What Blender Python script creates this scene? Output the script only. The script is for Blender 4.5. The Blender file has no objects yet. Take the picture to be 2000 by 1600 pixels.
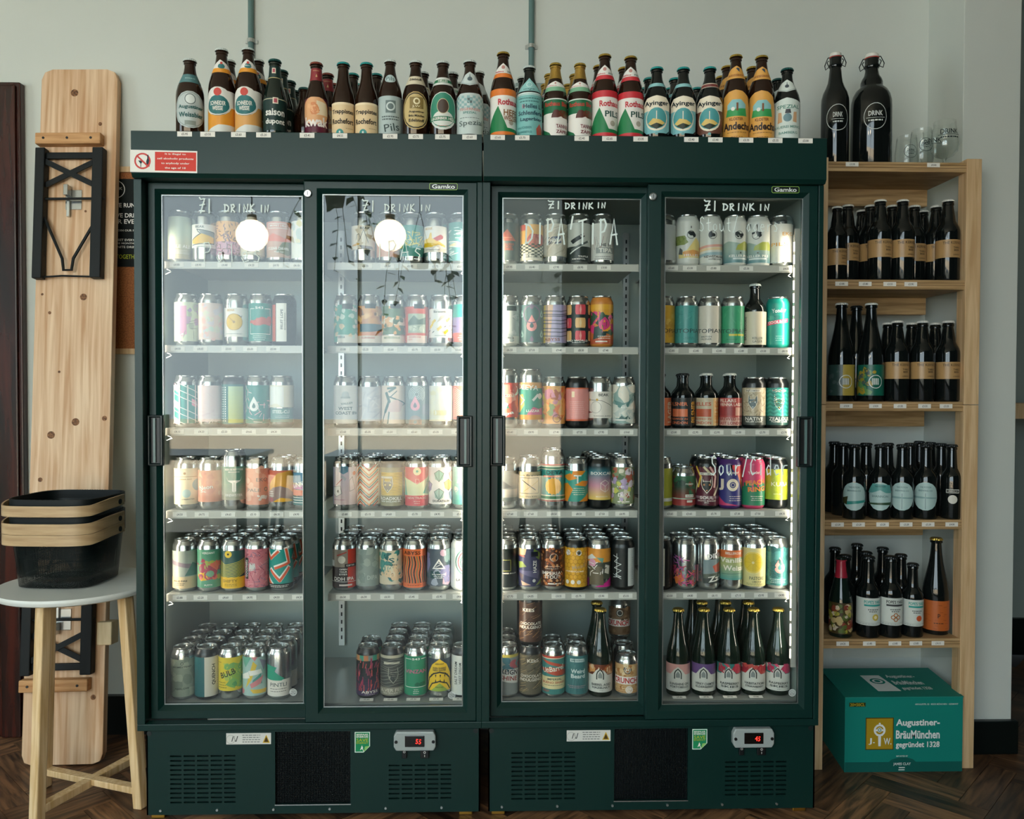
import bpy, bmesh, math, random
from mathutils import Vector, Matrix
from mathutils.geometry import tessellate_polygon

SC = bpy.context.scene
COL = SC.collection

# ------------------------------------------------------------------ camera
F_PX, VPX, VPY, ROLL = 1600.0, 957.0, 767.0, 0.00256
CAM = Vector((0, -2.18, 1.145))
_yaw = math.atan((1000 - VPX) / F_PX); _pit = math.atan((800 - VPY) / F_PX)
FW = Vector((math.sin(_yaw) * math.cos(_pit), math.cos(_yaw) * math.cos(_pit), -math.sin(_pit)))
_r = FW.cross(Vector((0, 0, 1))).normalized(); _u = _r.cross(FW)
RT = _r * math.cos(ROLL) + _u * math.sin(ROLL)
UP = _u * math.cos(ROLL) - _r * math.sin(ROLL)
cam = bpy.data.cameras.new('camera'); cam.sensor_width = 36; cam.lens = F_PX / 2000 * 36
cam.clip_start = 0.05
co = bpy.data.objects.new('camera', cam); COL.objects.link(co)
co.matrix_world = Matrix(((RT.x, UP.x, -FW.x, CAM.x), (RT.y, UP.y, -FW.y, CAM.y), (RT.z, UP.z, -FW.z, CAM.z), (0, 0, 0, 1)))
SC.camera = co

def P(px, py, Y):
    """point at depth Y seen at a pixel of the 2000x1600 photograph"""
    d = FW + RT * ((px - 1000) / F_PX) + UP * ((800 - py) / F_PX)
    return CAM + d * ((Y - CAM.y) / d.y)
def PX(px, Y, py=800): return P(px, py, Y).x
def PZ(py, Y, px=957): return P(px, py, Y).z

# ------------------------------------------------------------------ sky, window daylight, exposure
w = bpy.data.worlds.new('sky'); SC.world = w; w.use_nodes = True
bg = w.node_tree.nodes['Background']
bg.inputs[0].default_value = (0.81, 0.98, 1.06, 1); bg.inputs[1].default_value = 5.5
SC.view_settings.view_transform = 'Standard'; SC.view_settings.look = 'None'
SC.view_settings.exposure = 0.0; SC.view_settings.gamma = 1.0
SC.view_settings.use_curve_mapping = False
SC.cycles.max_bounces = 7; SC.cycles.diffuse_bounces = 4; SC.cycles.glossy_bounces = 3; SC.cycles.transparent_max_bounces = 14
SC.cycles.caustics_reflective = False; SC.cycles.caustics_refractive = False
REAR_Y = -3.55
WIN = (-3.15, 0.58, 0.07, 2.72)          # shop window opening in the rear wall: x0 x1 z0 z1
pl = bpy.data.lights.new('window_portal', 'AREA'); pl.shape = 'RECTANGLE'
pl.size = WIN[1] - WIN[0]; pl.size_y = WIN[3] - WIN[2]; pl.cycles.is_portal = True
po = bpy.data.objects.new('window_portal', pl); COL.objects.link(po)
po.location = ((WIN[0] + WIN[1]) / 2, REAR_Y - 0.1, (WIN[2] + WIN[3]) / 2); po.rotation_euler = (math.radians(90), 0, 0)

ADDED_WIN = (-2.75, -1.15, .8, 2.55)            # unseen window added in the left wall to brighten the room: y0 y1 z0 z1
pl2 = bpy.data.lights.new('added_window_portal', 'AREA'); pl2.shape = 'RECTANGLE'; pl2.size = ADDED_WIN[3] - ADDED_WIN[2]; pl2.size_y = ADDED_WIN[1] - ADDED_WIN[0]; pl2.cycles.is_portal = True
po2 = bpy.data.objects.new('added_window_portal', pl2); COL.objects.link(po2)
po2.location = (-4.26, (ADDED_WIN[0] + ADDED_WIN[1]) / 2, (ADDED_WIN[2] + ADDED_WIN[3]) / 2); po2.rotation_euler = (0, math.radians(-90), 0)
sl = bpy.data.lights.new('sun', 'SUN'); sl.energy = 20; sl.angle = .02; sl.color = (1, .95, .88)      # falls on the street from behind the shop
so_ = bpy.data.objects.new('sun', sl); COL.objects.link(so_); so_.rotation_euler = (math.radians(-48), 0, math.radians(12))
# ------------------------------------------------------------------ helpers
def lin(h):
    if isinstance(h, (tuple, list)): return tuple(h[:3])
    h = CD.get(h, h)
    v = [int(h[i:i + 2], 16) / 255 for i in (0, 2, 4)]
    return tuple(c / 12.92 if c <= .04045 else ((c + .055) / 1.055) ** 2.4 for c in v)
CD = dict(W='f2efe6', K='0c1011', cream='eadfc4', teal='2c9488', dteal='17504f', green='2f8c50', olive='6f7a2a',
          yellow='f2c230', orange='ea7a2e', coral='e4623f', red='c9302c', pink='ec9db0', mag='c92a86', purple='5b4680',
          lilac='aba0c8', navy='1c2b45', blue='3f73a8', sky='93bcc8', brown='6b3f28', tan='c39a6b', grey='8a908c',
          dgrey='3a403f', lime='b2bd30', gold='c89b38', salmon='eb9f88', mint='a2d6c0', peach='f4c7a4', plum='5a2038', lav='c9c2d8', sil='c4c8c8')

MATS = {}
def mat(name, c, rough=.5, metal=0, spec=.5, noise=None, bump=None, emit=None, es=0, coat=0, sss=0):
    if name in MATS: return MATS[name]
    m = bpy.data.materials.new(name); m.use_nodes = True; MATS[name] = m
    nt = m.node_tree; b = nt.nodes['Principled BSDF']
    c = lin(c)
    b.inputs['Base Color'].default_value = (*c, 1); b.inputs['Roughness'].default_value = rough
    b.inputs['Metallic'].default_value = metal; b.inputs['Specular IOR Level'].default_value = spec
    b.inputs['Coat Weight'].default_value = coat
    if emit is not None:
        b.inputs['Emission Color'].default_value = (*lin(emit), 1); b.inputs['Emission Strength'].default_value = es
    if noise or bump:
        tc = nt.nodes.new('ShaderNodeTexCoord')
        mp = nt.nodes.new('ShaderNodeMapping'); nt.links.new(tc.outputs['Object'], mp.inputs[0])
    if noise:                                   # (second colour, scale xyz, detail, contrast lo, hi)
        c2, scl, det, lo, hi = noise
        mp.inputs['Scale'].default_value = scl
        n = nt.nodes.new('ShaderNodeTexNoise'); n.inputs['Scale'].default_value = 1; n.inputs['Detail'].default_value = det
        nt.links.new(mp.outputs[0], n.inputs[0])
        r = nt.nodes.new('ShaderNodeValToRGB'); r.color_ramp.elements[0].position = lo; r.color_ramp.elements[1].position = hi
        r.color_ramp.elements[0].color = (*c, 1); r.color_ramp.elements[1].color = (*lin(c2), 1)
        nt.links.new(n.outputs['Fac'], r.inputs[0]); nt.links.new(r.outputs[0], b.inputs['Base Color'])
    if bump:                                    # (scale, strength)
        n2 = nt.nodes.new('ShaderNodeTexNoise'); n2.inputs['Scale'].default_value = bump[0]; n2.inputs['Detail'].default_value = 3
        nt.links.new(tc.outputs['Object'], n2.inputs[0])
        bp = nt.nodes.new('ShaderNodeBump'); bp.inputs['Strength'].default_value = bump[1]; bp.inputs['Distance'].default_value = .002
        nt.links.new(n2.outputs['Fac'], bp.inputs['Height']); nt.links.new(bp.outputs[0], b.inputs['Normal'])
    return m

def wood(name, c0, c1, c2=None, rough=.55, scale=(60, 60, 3), knots=0, rnd=0, lo=.35, hi=.65):
    m = bpy.data.materials.new(name); m.use_nodes = True; MATS[name] = m
    nt = m.node_tree; N = nt.nodes; K = nt.links; b = N['Principled BSDF']; b.inputs['Roughness'].default_value = rough
    tc = N.new('ShaderNodeTexCoord'); mp = N.new('ShaderNodeMapping'); mp.inputs['Scale'].default_value = scale
    K.new(tc.outputs['Object'], mp.inputs[0])
    vec = mp.outputs[0]
    oi = N.new('ShaderNodeObjectInfo')
    if rnd:
        ad = N.new('ShaderNodeVectorMath'); ad.operation = 'ADD'
        cx = N.new('ShaderNodeVectorMath'); cx.operation = 'SCALE'; cx.inputs[0].default_value = (37, 11, 5); K.new(oi.outputs['Random'], cx.inputs['Scale'])
        K.new(vec, ad.inputs[0]); K.new(cx.outputs[0], ad.inputs[1]); vec = ad.outputs[0]
    n = N.new('ShaderNodeTexNoise'); n.inputs['Scale'].default_value = 1; n.inputs['Detail'].default_value = 5; n.inputs['Distortion'].default_value = .4
    K.new(vec, n.inputs[0])
    r = N.new('ShaderNodeValToRGB'); r.color_ramp.elements[0].position = lo; r.color_ramp.elements[1].position = hi
    r.color_ramp.elements[0].color = (*lin(c0), 1); r.color_ramp.elements[1].color = (*lin(c1), 1)
    K.new(n.outputs['Fac'], r.inputs[0]); out = r.outputs[0]
    if rnd:
        hs = N.new('ShaderNodeMix'); hs.data_type = 'RGBA'; hs.blend_type = 'MULTIPLY'; hs.inputs['Factor'].default_value = 1
        r2 = N.new('ShaderNodeValToRGB'); r2.color_ramp.elements[0].color = (.35, .33, .32, 1); r2.color_ramp.elements[1].color = (1.25, 1.15, 1.0, 1)
        K.new(oi.outputs['Random'], r2.inputs[0]); K.new(out, hs.inputs['A']); K.new(r2.outputs[0], hs.inputs['B']); out = hs.outputs['Result']
    if knots:
        v = N.new('ShaderNodeTexVoronoi'); v.inputs['Scale'].default_value = knots
        mp2 = N.new('ShaderNodeMapping'); mp2.inputs['Scale'].default_value = (1, .02, .7); K.new(tc.outputs['Object'], mp2.inputs[0]); K.new(mp2.outputs[0], v.inputs[0])
        r3 = N.new('ShaderNodeValToRGB'); r3.color_ramp.elements[0].position = .035; r3.color_ramp.elements[1].position = .075
        r3.color_ramp.elements[0].color = (.75, .75, .75, 1); r3.color_ramp.elements[1].color = (0, 0, 0, 1)
        K.new(v.outputs['Distance'], r3.inputs[0])
        mx = N.new('ShaderNodeMix'); mx.data_type = 'RGBA'; K.new(r3.outputs[0], mx.inputs['Factor']); K.new(out, mx.inputs['A']); mx.inputs['B'].default_value = (*lin('4a2a14'), 1)
        out = mx.outputs['Result']
    K.new(out, b.inputs['Base Color'])
    return m

def glassmat(name, f0=.022, tint=(.97, .99, .98), rough=0):
    """thin clear glass: see-through with a mirror share that grows towards grazing angles"""
    m = bpy.data.materials.new(name); m.use_nodes = True; MATS[name] = m
    nt = m.node_tree; N = nt.nodes; N.remove(N['Principled BSDF'])
    t = N.new('ShaderNodeBsdfTransparent'); t.inputs[0].default_value = (*tint, 1)
    g = N.new('ShaderNodeBsdfGlossy'); g.inputs['Roughness'].default_value = rough
    lw = N.new('ShaderNodeLayerWeight'); lw.inputs[0].default_value = .5
    pw = N.new('ShaderNodeMath'); pw.operation = 'POWER'; pw.inputs[1].default_value = 5; nt.links.new(lw.outputs['Facing'], pw.inputs[0])
    ma = N.new('ShaderNodeMath'); ma.operation = 'MULTIPLY_ADD'; ma.inputs[1].default_value = 1 - f0; ma.inputs[2].default_value = f0; nt.links.new(pw.outputs[0], ma.inputs[0])
    mx = N.new('ShaderNodeMixShader'); nt.links.new(ma.outputs[0], mx.inputs[0]); nt.links.new(t.outputs[0], mx.inputs[1]); nt.links.new(g.outputs[0], mx.inputs[2])
    nt.links.new(mx.outputs[0], N['Material Output'].inputs[0])
    return m

def link(name, me, parent=None, loc=None):
    o = bpy.data.objects.new(name, me); COL.objects.link(o)
    if parent: o.parent = parent
    if loc is not None: o.location = loc
    return o
def empty(name, label, cat, loc=(0, 0, 0), rot=(0, 0, 0), group=None):
    o = bpy.data.objects.new(name, None); COL.objects.link(o); o.location = loc; o.rotation_euler = rot
    o.empty_display_size = .05
    return tag(o, label, cat, group)
def tag(o, label=None, cat=None, group=None, kind=None):
    if label: o['label'] = label
    if cat: o['category'] = cat
    if group: o['group'] = group
    if kind: o['kind'] = kind
    return o

class MB:
    """collects shapes of one part"""
    def __init__(s): s.v = []; s.f = []
    def add(s, vs, fs):
        k = len(s.v); s.v += [tuple(q) for q in vs]; s.f += [tuple(i + k for i in f) for f in fs]; return s
    def box(s, x0, x1, y0, y1, z0, z1, M=None):
        vs = [(x, y, z) for x in (x0, x1) for y in (y0, y1) for z in (z0, z1)]
        if M: vs = [M @ Vector(q) for q in vs]
        return s.add(vs, [(0, 1, 3, 2), (4, 6, 7, 5), (0, 4, 5, 1), (2, 3, 7, 6), (0, 2, 6, 4), (1, 5, 7, 3)])
    def bar(s, a, b, w, h=None, up=(0, -1, 0)):
        a = Vector(a); b = Vector(b); d = (b - a).normalized(); h = h or w
        r = d.cross(Vector(up))
        if r.length < 1e-4: r = d.cross(Vector((1, 0, 0)))
        r.normalize(); u = r.cross(d)
        vs = [p + r * (i * w / 2) + u * (j * h / 2) for p in (a, b) for i, j in ((-1, -1), (1, -1), (1, 1), (-1, 1))]
        return s.add(vs, [(3, 2, 1, 0), (4, 5, 6, 7), (0, 1, 5, 4), (1, 2, 6, 5), (2, 3, 7, 6), (3, 0, 4, 7)])
    def tube(s, pts, r, n=8, caps=True):
        pts = [Vector(p) for p in pts]; rings = []
        rr = r if isinstance(r, (list, tuple)) else [r] * len(pts)
        prev = None
        for i, p in enumerate(pts):
            d = (pts[min(i + 1, len(pts) - 1)] - pts[max(i - 1, 0)]).normalized()
            if prev is None:
                a = d.cross(Vector((0, 0, 1)));
                if a.length < .1: a = d.cross(Vector((1, 0, 0)))
            else: a = prev - d * prev.dot(d)
            a.normalize(); prev = a; b = d.cross(a)
            rings.append([p + (a * math.cos(2 * math.pi * k / n) + b * math.sin(2 * math.pi * k / n)) * rr[i] for k in range(n)])
        vs = [q for R in rings for q in R]; fs = []
        for i in range(len(pts) - 1):
            for k in range(n): fs.append((i * n + k, i * n + (k + 1) % n, (i + 1) * n + (k + 1) % n, (i + 1) * n + k))
        if caps: fs.append(tuple(range(n - 1, -1, -1))); fs.append(tuple((len(pts) - 1) * n + k for k in range(n)))
        return s.add(vs, fs)
    def lathe(s, prof, n=36, off=(0, 0, 0), closed=False):
        vs = []; fs = []; m = len(prof)
        for r, z in prof:
            for k in range(n):
                a = 2 * math.pi * k / n; vs.append((off[0] + r * math.sin(a), off[1] - r * math.cos(a), off[2] + z))
        for i in range(m - 1):
            for k in range(n):
                q = (i * n + k, i * n + (k + 1) % n, (i + 1) * n + (k + 1) % n, (i + 1) * n + k)
                if prof[i][0] < 1e-6: q = (i * n, (i + 1) * n + (k + 1) % n, (i + 1) * n + k)
                elif prof[i + 1][0] < 1e-6: q = (i * n + k, i * n + (k + 1) % n, (i + 1) * n)
                fs.append(q)
        return s.add(vs, fs)
    def disc(s, c, r, axis='y', depth=.002, n=20):
        """short cylinder whose face looks to -y"""
        c = Vector(c); vs = []
        for d in (0, depth):
            for k in range(n):
                a = 2 * math.pi * k / n; vs.append((c.x + r * math.cos(a), c.y + d, c.z + r * math.sin(a)))
        fs = [tuple(range(n)), tuple(range(2 * n - 1, n - 1, -1))] + [(k, k + n, (k + 1) % n + n, (k + 1) % n) for k in range(n)]
        return s.add(vs, fs)
    def mesh(s, name, m, smooth=False):
        me = bpy.data.meshes.new(name); me.from_pydata(s.v, [], s.f); me.materials.append(m)
        if smooth:
            me.polygons.foreach_set('use_smooth', [True] * len(me.polygons))
            me.set_sharp_from_angle(angle=math.radians(40))
        me.update(); return me
    def build(s, name, m, parent=None, smooth=False, bevel=0, loc=None):
        me = s.mesh(name, m, smooth); o = link(name, me, parent, loc)
        bm = bmesh.new(); bm.from_mesh(me); bmesh.ops.recalc_face_normals(bm, faces=bm.faces)
        bm.to_mesh(me); bm.free()
        if bevel:
            b = o.modifiers.new('bevel', 'BEVEL'); b.width = bevel; b.segments = 2; b.limit_method = 'ANGLE'
        return o
def box(name, x0, x1, y0, y1, z0, z1, m, parent=None, bevel=0):
    return MB().box(x0, x1, y0, y1, z0, z1).build(name, m, parent, bevel=bevel)
def copy_tree(o, parent=None):
    c = o.copy(); COL.objects.link(c); c.parent = parent
    for ch in o.children: copy_tree(ch, c)
    return c

# ------------------------------------------------------------------ printed art (labels, signs): flat shapes in (x, v), v = 0..1 upward
_gl = {}
def glyphs(s, b=1):
    if (s, b) in _gl: return _gl[(s, b)]
    cu = bpy.data.curves.new('t', 'FONT'); cu.body = s; cu.resolution_u = 2; cu.offset = .018 * b
    o = bpy.data.objects.new('t', cu); me = o.to_mesh()
    vs = [v.co.copy() for v in me.vertices]; tr = []
    for p in me.polygons:
        q = list(p.vertices)
        for i in range(1, len(q) - 1): tr.append((vs[q[0]], vs[q[i]], vs[q[i + 1]]))
    o.to_mesh_clear(); bpy.data.objects.remove(o); bpy.data.curves.remove(cu)
    if not tr: _gl[(s, b)] = ([], 1); return _gl[(s, b)]
    xs = [p.x for t in tr for p in t]; ys = [p.y for t in tr for p in t]
    x0, x1, y0, y1 = min(xs), max(xs), min(ys), max(ys)
    res = [[((p.x - x0) / (x1 - x0) - .5, (p.y - y0) / (y1 - y0) - .5) for p in t] for t in tr]
    _gl[(s, b)] = (res, (x1 - x0) / (y1 - y0)); return _gl[(s, b)]

def B(c, v0=0, v1=1, x0=-9, x1=9): return lambda A: [([(x0, v0), (x1, v0), (x1, v1), (x0, v1)], c)]
def G(c0, c1, v0=0, v1=1, x0=-9, x1=9):
    a, b = lin(c0), lin(c1)
    def f(A):
        n = 8; out = []
        for i in range(n):
            t = (i + .5) / n; c = tuple(a[k] + (b[k] - a[k]) * t for k in range(3))
            z0 = v0 + (v1 - v0) * i / n; z1 = v0 + (v1 - v0) * (i + 1) / n
            out.append(([(x0, z0), (x1, z0), (x1, z1), (x0, z1)], c))
        return out
    return f
def T(s, c, x, v, w, h, rot=0, b=1):
    def f(A):
        out = []; cr, sr = math.cos(math.radians(rot)), math.sin(math.radians(rot)); hw = w / A    # width in v units
        for t in glyphs(s, b)[0]:
            q = []
            for gx, gy in t:
                X, Y = gx * hw, gy * h
                q.append((x + (X * cr - Y * sr) * A, v + X * sr + Y * cr))
            out.append((q, c))
        return out
    return f
def C(c, x, v, r, sx=1, n=18): return lambda A: [([(x + r * A * sx * math.cos(2 * math.pi * k / n), v + r * math.sin(2 * math.pi * k / n)) for k in range(n)], c)]
def O(c, x, v, r, w, sx=1, n=22):
    def f(A):
        o = []
        for k in range(n):
            a, b = 2 * math.pi * k / n, 2 * math.pi * (k + 1) / n
            o.append(([(x + q * A * sx * math.cos(t), v + q * math.sin(t)) for q, t in ((r, a), (r, b), (r - w, b), (r - w, a))], c))
        return o
    return f
def PL(c, *p): return lambda A: [(list(p), c)]
def L(c, wd, *p):
    def f(A):
        o = []
        for (ax, av), (bx, bv) in zip(p, p[1:]):
            dx, dv = (bx - ax) / A, bv - av; l = math.hypot(dx, dv) or 1; nx, nv = -dv / l * wd / 2, dx / l * wd / 2
            ex, ev = dx / l * wd * .3, dv / l * wd * .3
            o.append(([(ax - ex * A + nx * A, av - ev + nv), (ax - ex * A - nx * A, av - ev - nv), (bx + ex * A - nx * A, bv + ev - nv), (bx + ex * A + nx * A, bv + ev + nv)], c))
        return o
    return f
def DR(c, x, v, s, c2=None):
    def dr(A, s, v): return [(x + A * s * a, v + s * b) for a, b in ((0, 1.25), (.28, .72), (.55, .25), (.66, -.15), (.58, -.5), (.33, -.75), (0, -.84), (-.33, -.75), (-.58, -.5), (-.66, -.15), (-.55, .25), (-.28, .72))]
    def f(A):
        o = [(dr(A, s, v), c)]
        if c2: o.append((dr(A, s * .38, v - s * .1), c2))
        return o
    return f
def BL(cs, n, seed, r0, r1, x0=-1.15, x1=1.15, v0=.03, v1=.97, k=8, jag=.35):
    def f(A):
        R = random.Random(seed); o = []
        for i in range(n):
            r = R.uniform(r0, r1); x = R.uniform(x0, x1); v = R.uniform(v0 + r * .6, v1 - r * .6); ph = R.random() * 6.3
            pts = []
            for j in range(k):
                q = r * (1 - jag + 2 * jag * R.random()); a = ph + 6.2832 * j / k
                pts.append((x + q * A * math.cos(a), min(v1, max(v0, v + q * math.sin(a)))))
            o.append((pts, R.choice(cs)))
        return o
    return f
def SL(cs, n, seed, w, ln, x0=-1.1, x1=1.1, v0=.03, v1=.97, ang=None):
    """scattered strokes"""
    def f(A):
        R = random.Random(seed); o = []
        for i in range(n):
            a = R.uniform(0, 3.14) if ang is None else math.radians(ang + R.uniform(-14, 14)); l = ln * R.uniform(.5, 1.2)
            x = R.uniform(x0, x1); v = R.uniform(v0, v1)
            dx, dv = math.cos(a) * l * A / 2, math.sin(a) * l / 2
            o += L(R.choice(cs), w, (x - dx, max(v0, min(v1, v - dv))), (x + dx, max(v0, min(v1, v + dv))))(A)
        return o
    return f
def WV(c, n, amp, freq, w, v0=.05, v1=.95, x0=-1.1, x1=1.1, ph=0):
    def f(A):
        o = []
        for i in range(n):
            v = v0 + (v1 - v0) * (i + .5) / n
            p = [(x0 + (x1 - x0) * k / 14, v + amp * math.sin(freq * (x0 + (x1 - x0) * k / 14) * 3 + ph + i * .8)) for k in range(15)]
            o += L(c if isinstance(c, str) else c[i % len(c)], w, *p)(A)
        return o
    return f
def VW(c, n, amp, freq, w, v0=.05, v1=.95, x0=-1.1, x1=1.1):
    def f(A):
        o = []
        for i in range(n):
            x = x0 + (x1 - x0) * (i + .5) / n
            p = [(x + amp * math.sin(freq * k / 10 * 6.28 + i * .25), v0 + (v1 - v0) * k / 10) for k in range(11)]
            o += L(c if isinstance(c, str) else c[i % len(c)], w, *p)(A)
        return o
    return f
def ZG(cs, n, amp, w, v0, v1, x0=-1.2, x1=1.2, per=.5, ph=0):
    def f(A):
        o = []; m = int((x1 - x0) / per)
        for i in range(n):
            v = v0 + (v1 - v0) * (i + .5) / n
            p = [(x0 + per * k, min(v1 + amp, v + (amp if (k + ph) % 2 else -amp))) for k in range(m + 1)]
            o += L(cs[i % len(cs)], w, *p)(A)
        return o
    return f
def HX(c, r, lw, v0=0, v1=1, x0=-1.2, x1=1.2):
    def f(A):
        o = []; row = 0; v = v0 + r
        while v < v1 - r * .6:
            x = x0 + (r * A * .87 if row % 2 else 0)
            while x < x1:
                p = [(x + r * A * math.cos(math.radians(60 * k + 30)), v + r * math.sin(math.radians(60 * k + 30))) for k in range(4)]
                o += L(c, lw, *p)(A); x += r * A * 1.74
            v += r * 1.5; row += 1
        return o
    return f
def CK(c, nx, nz, x0, x1, v0, v1):
    return lambda A: [([(x0 + (x1 - x0) * i / nx, v0 + (v1 - v0) * j / nz), (x0 + (x1 - x0) * (i + 1) / nx, v0 + (v1 - v0) * j / nz), (x0 + (x1 - x0) * (i + 1) / nx, v0 + (v1 - v0) * (j + 1) / nz), (x0 + (x1 - x0) * i / nx, v0 + (v1 - v0) * (j + 1) / nz)], c) for i in range(nx) for j in range(nz) if (i + j) % 2]
def DT(c, nx, nz, r, x0, x1, v0, v1):
    def f(A):
        o = []
        for i in range(nx):
            for j in range(nz): o += C(c, x0 + (x1 - x0) * (i + .5) / nx, v0 + (v1 - v0) * (j + .5) / nz, r, n=8)(A)
        return o
    return f
def TL(c, x, v, w, n=1, gap=.035, h=.012):
    """lines of print too small to read"""
    def f(A):
        R = random.Random(int(abs(x * 91 + v * 977 + w * 53)) + n); o = []
        for i in range(n):
            ww = w * R.uniform(.65, 1); y = v - i * gap; q = x - ww / 2
            while q < x + ww / 2:
                e = min(q + R.uniform(.06, .16), x + ww / 2); o += B(c, y - h / 2, y + h / 2, q, e)(A); q = e + .03
        return o
    return f
def WF(c, x, v, s, ce, line=None):
    """pointed-ear animal head emblem"""
    def f(A):
        h = [(-.5, .9), (-.28, .38), (.28, .38), (.5, .9), (.56, .05), (.42, -.35), (.0, -.85), (-.42, -.35), (-.56, .05)]
        o = []
        if line: o += PL(line, *[(x + A * s * 1.14 * a, v + s * 1.12 * b) for a, b in h])(A)
        o += PL(c, *[(x + A * s * a, v + s * b) for a, b in h])(A)
        for d in (-.3, .3): o += C(ce, x + A * s * d, v + s * .02, s * .12, n=8)(A)
        o += C(ce, x, v - s * .6, s * .08, n=8)(A)
        return o
    return f
def EK(c, x, v, s):
    """arched doorway emblem"""
    def f(A):
        p = [(-.5, -.6), (-.5, .15), (-.36, .5), (0, .85), (.36, .5), (.5, .15), (.5, -.6)]
        o = L(c, s * .16, *[(x + A * s * a, v + s * b) for a, b in p])(A)
        q = [(-.3, -.45), (-.3, .1), (0, .52), (.3, .1), (.3, -.45)]
        return o + PL('grey', *[(x + A * s * a, v + s * b) for a, b in q])(A)
    return f

def clip(poly, ax, lo, hi):
    for sgn, lim in ((1, lo), (-1, -hi)):
        out = []; n = len(poly)
        for i in range(n):
            a, b = poly[i], poly[(i + 1) % n]; da, db = sgn * a[ax] - lim, sgn * b[ax] - lim
            if da >= 0: out.append(a)
            if (da > 1e-12 and db < -1e-12) or (da < -1e-12 and db > 1e-12):
                t = da / (da - db); out.append((a[0] + (b[0] - a[0]) * t, a[1] + (b[1] - a[1]) * t))
        poly = out
        if len(poly) < 3: return []
    return poly

def printmat(name, rough=.38, spec=.4, metal=0, coat=0):
    m = mat(name, 'W', rough, metal, spec, coat=coat); nt = m.node_tree
    a = nt.nodes.new('ShaderNodeAttribute'); a.attribute_name = 'Col'
    nt.links.new(a.outputs['Color'], nt.nodes['Principled BSDF'].inputs['Base Color']); return m

def art_mesh(name, ops, m, z0, z1, prof=None, hw=None, lim=None, gap=.0003, thick=0, step=.00008):
    """prof: lathe profile -> print wraps round it (x = 1 is 75 degrees); hw: half width of a flat sheet (x = 1)"""
    H = z1 - z0; V = []; Fc = []; Cc = []; Nn = []
    if prof:
        rz = [(z, r) for r, z in prof if z0 - .1 < z]
        def rad(z):
            for (za, ra), (zb, rb) in zip(rz, rz[1:]):
                if za <= z <= zb and zb > za: return ra + (rb - ra) * (z - za) / (zb - za)
            return rz[-1][1]
        R = rad((z0 + z1) / 2); ux = 1.309; A = H / (ux * R); st = math.radians(10)
        cuts = [z for r, z in prof if z0 + .0005 < z < z1 - .0005]; cuts = [z0] + cuts + [z1]
        lim = math.pi if lim is None else lim * ux
    else:
        ux = hw; A = H / hw; lim = hw if lim is None else lim
    for li, op in enumerate(ops):
        for pi, (pts, c) in enumerate(op(A)):
            off = gap + step * li + 7e-6 * min(pi, 60); c = lin(c); q = [(p[0] * ux, z0 + p[1] * H) for p in pts]
            if len(q) == 4 and abs(q[0][1] - q[1][1]) < 1e-9 and abs(q[2][1] - q[3][1]) < 1e-9: tris = [q]
            elif len(q) == 3: tris = [q]
            else: tris = [[q[i] for i in t] for t in tessellate_polygon([[Vector((a, b, 0)) for a, b in q]])]
            for t in tris:
                t = clip(t, 0, -lim, lim)
                if t: t = clip(t, 1, z0, z1)
                if not t: continue
                if prof:
                    a0 = min(p[0] for p in t); a1 = max(p[0] for p in t); i0 = math.floor(a0 / st + 1e-6); i1 = math.ceil(a1 / st - 1e-6)
                    pcs = [t] if i1 - i0 <= 1 else [clip(t, 0, i * st, (i + 1) * st) for i in range(i0, i1)]
                    if len(cuts) > 2: pcs = [clip(p, 1, cuts[j], cuts[j + 1]) for p in pcs if p for j in range(len(cuts) - 1)]
                else: pcs = [t]
                for p in pcs:
                    if len(p) < 3: continue
                    k = len(V)
                    for a, z in p:
                        if prof:
                            r = rad(z) + off; V.append((r * math.sin(a), -r * math.cos(a), z)); Nn.append((math.sin(a), -math.cos(a), 0))
                        else: V.append((a, -off - thick, z)); Nn.append((0, -1, 0))
                        Cc.append(c)
                    ar = sum(p[i][0] * p[(i + 1) % len(p)][1] - p[(i + 1) % len(p)][0] * p[i][1] for i in range(len(p)))
                    f = tuple(range(k, len(V))); Fc.append(f if ar > 0 else f[::-1])
    if thick and hw:                            # the sheet itself
        k = len(V); c = Cc[0]
        for x in (-hw, hw):
            for y in (-thick, 0):
                for z in (z0, z1): V.append((x, y, z)); Cc.append(c); Nn.append((0, -1 if y else 1, 0))
        Fc += [tuple(i + k for i in f) for f in [(0, 1, 3, 2), (4, 6, 7, 5), (0, 4, 5, 1), (2, 3, 7, 6), (0, 2, 6, 4), (1, 5, 7, 3)]]
    me = bpy.data.meshes.new(name); me.from_pydata(V, [], Fc); me.materials.append(m)
    at = me.attributes.new('Col', 'FLOAT_COLOR', 'POINT'); at.data.foreach_set('color', [x for c in Cc for x in (*c, 1)])
    if prof:
        me.polygons.foreach_set('use_smooth', [True] * len(me.polygons)); me.normals_split_custom_set_from_vertices(Nn)
    me.update(); return me
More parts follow.
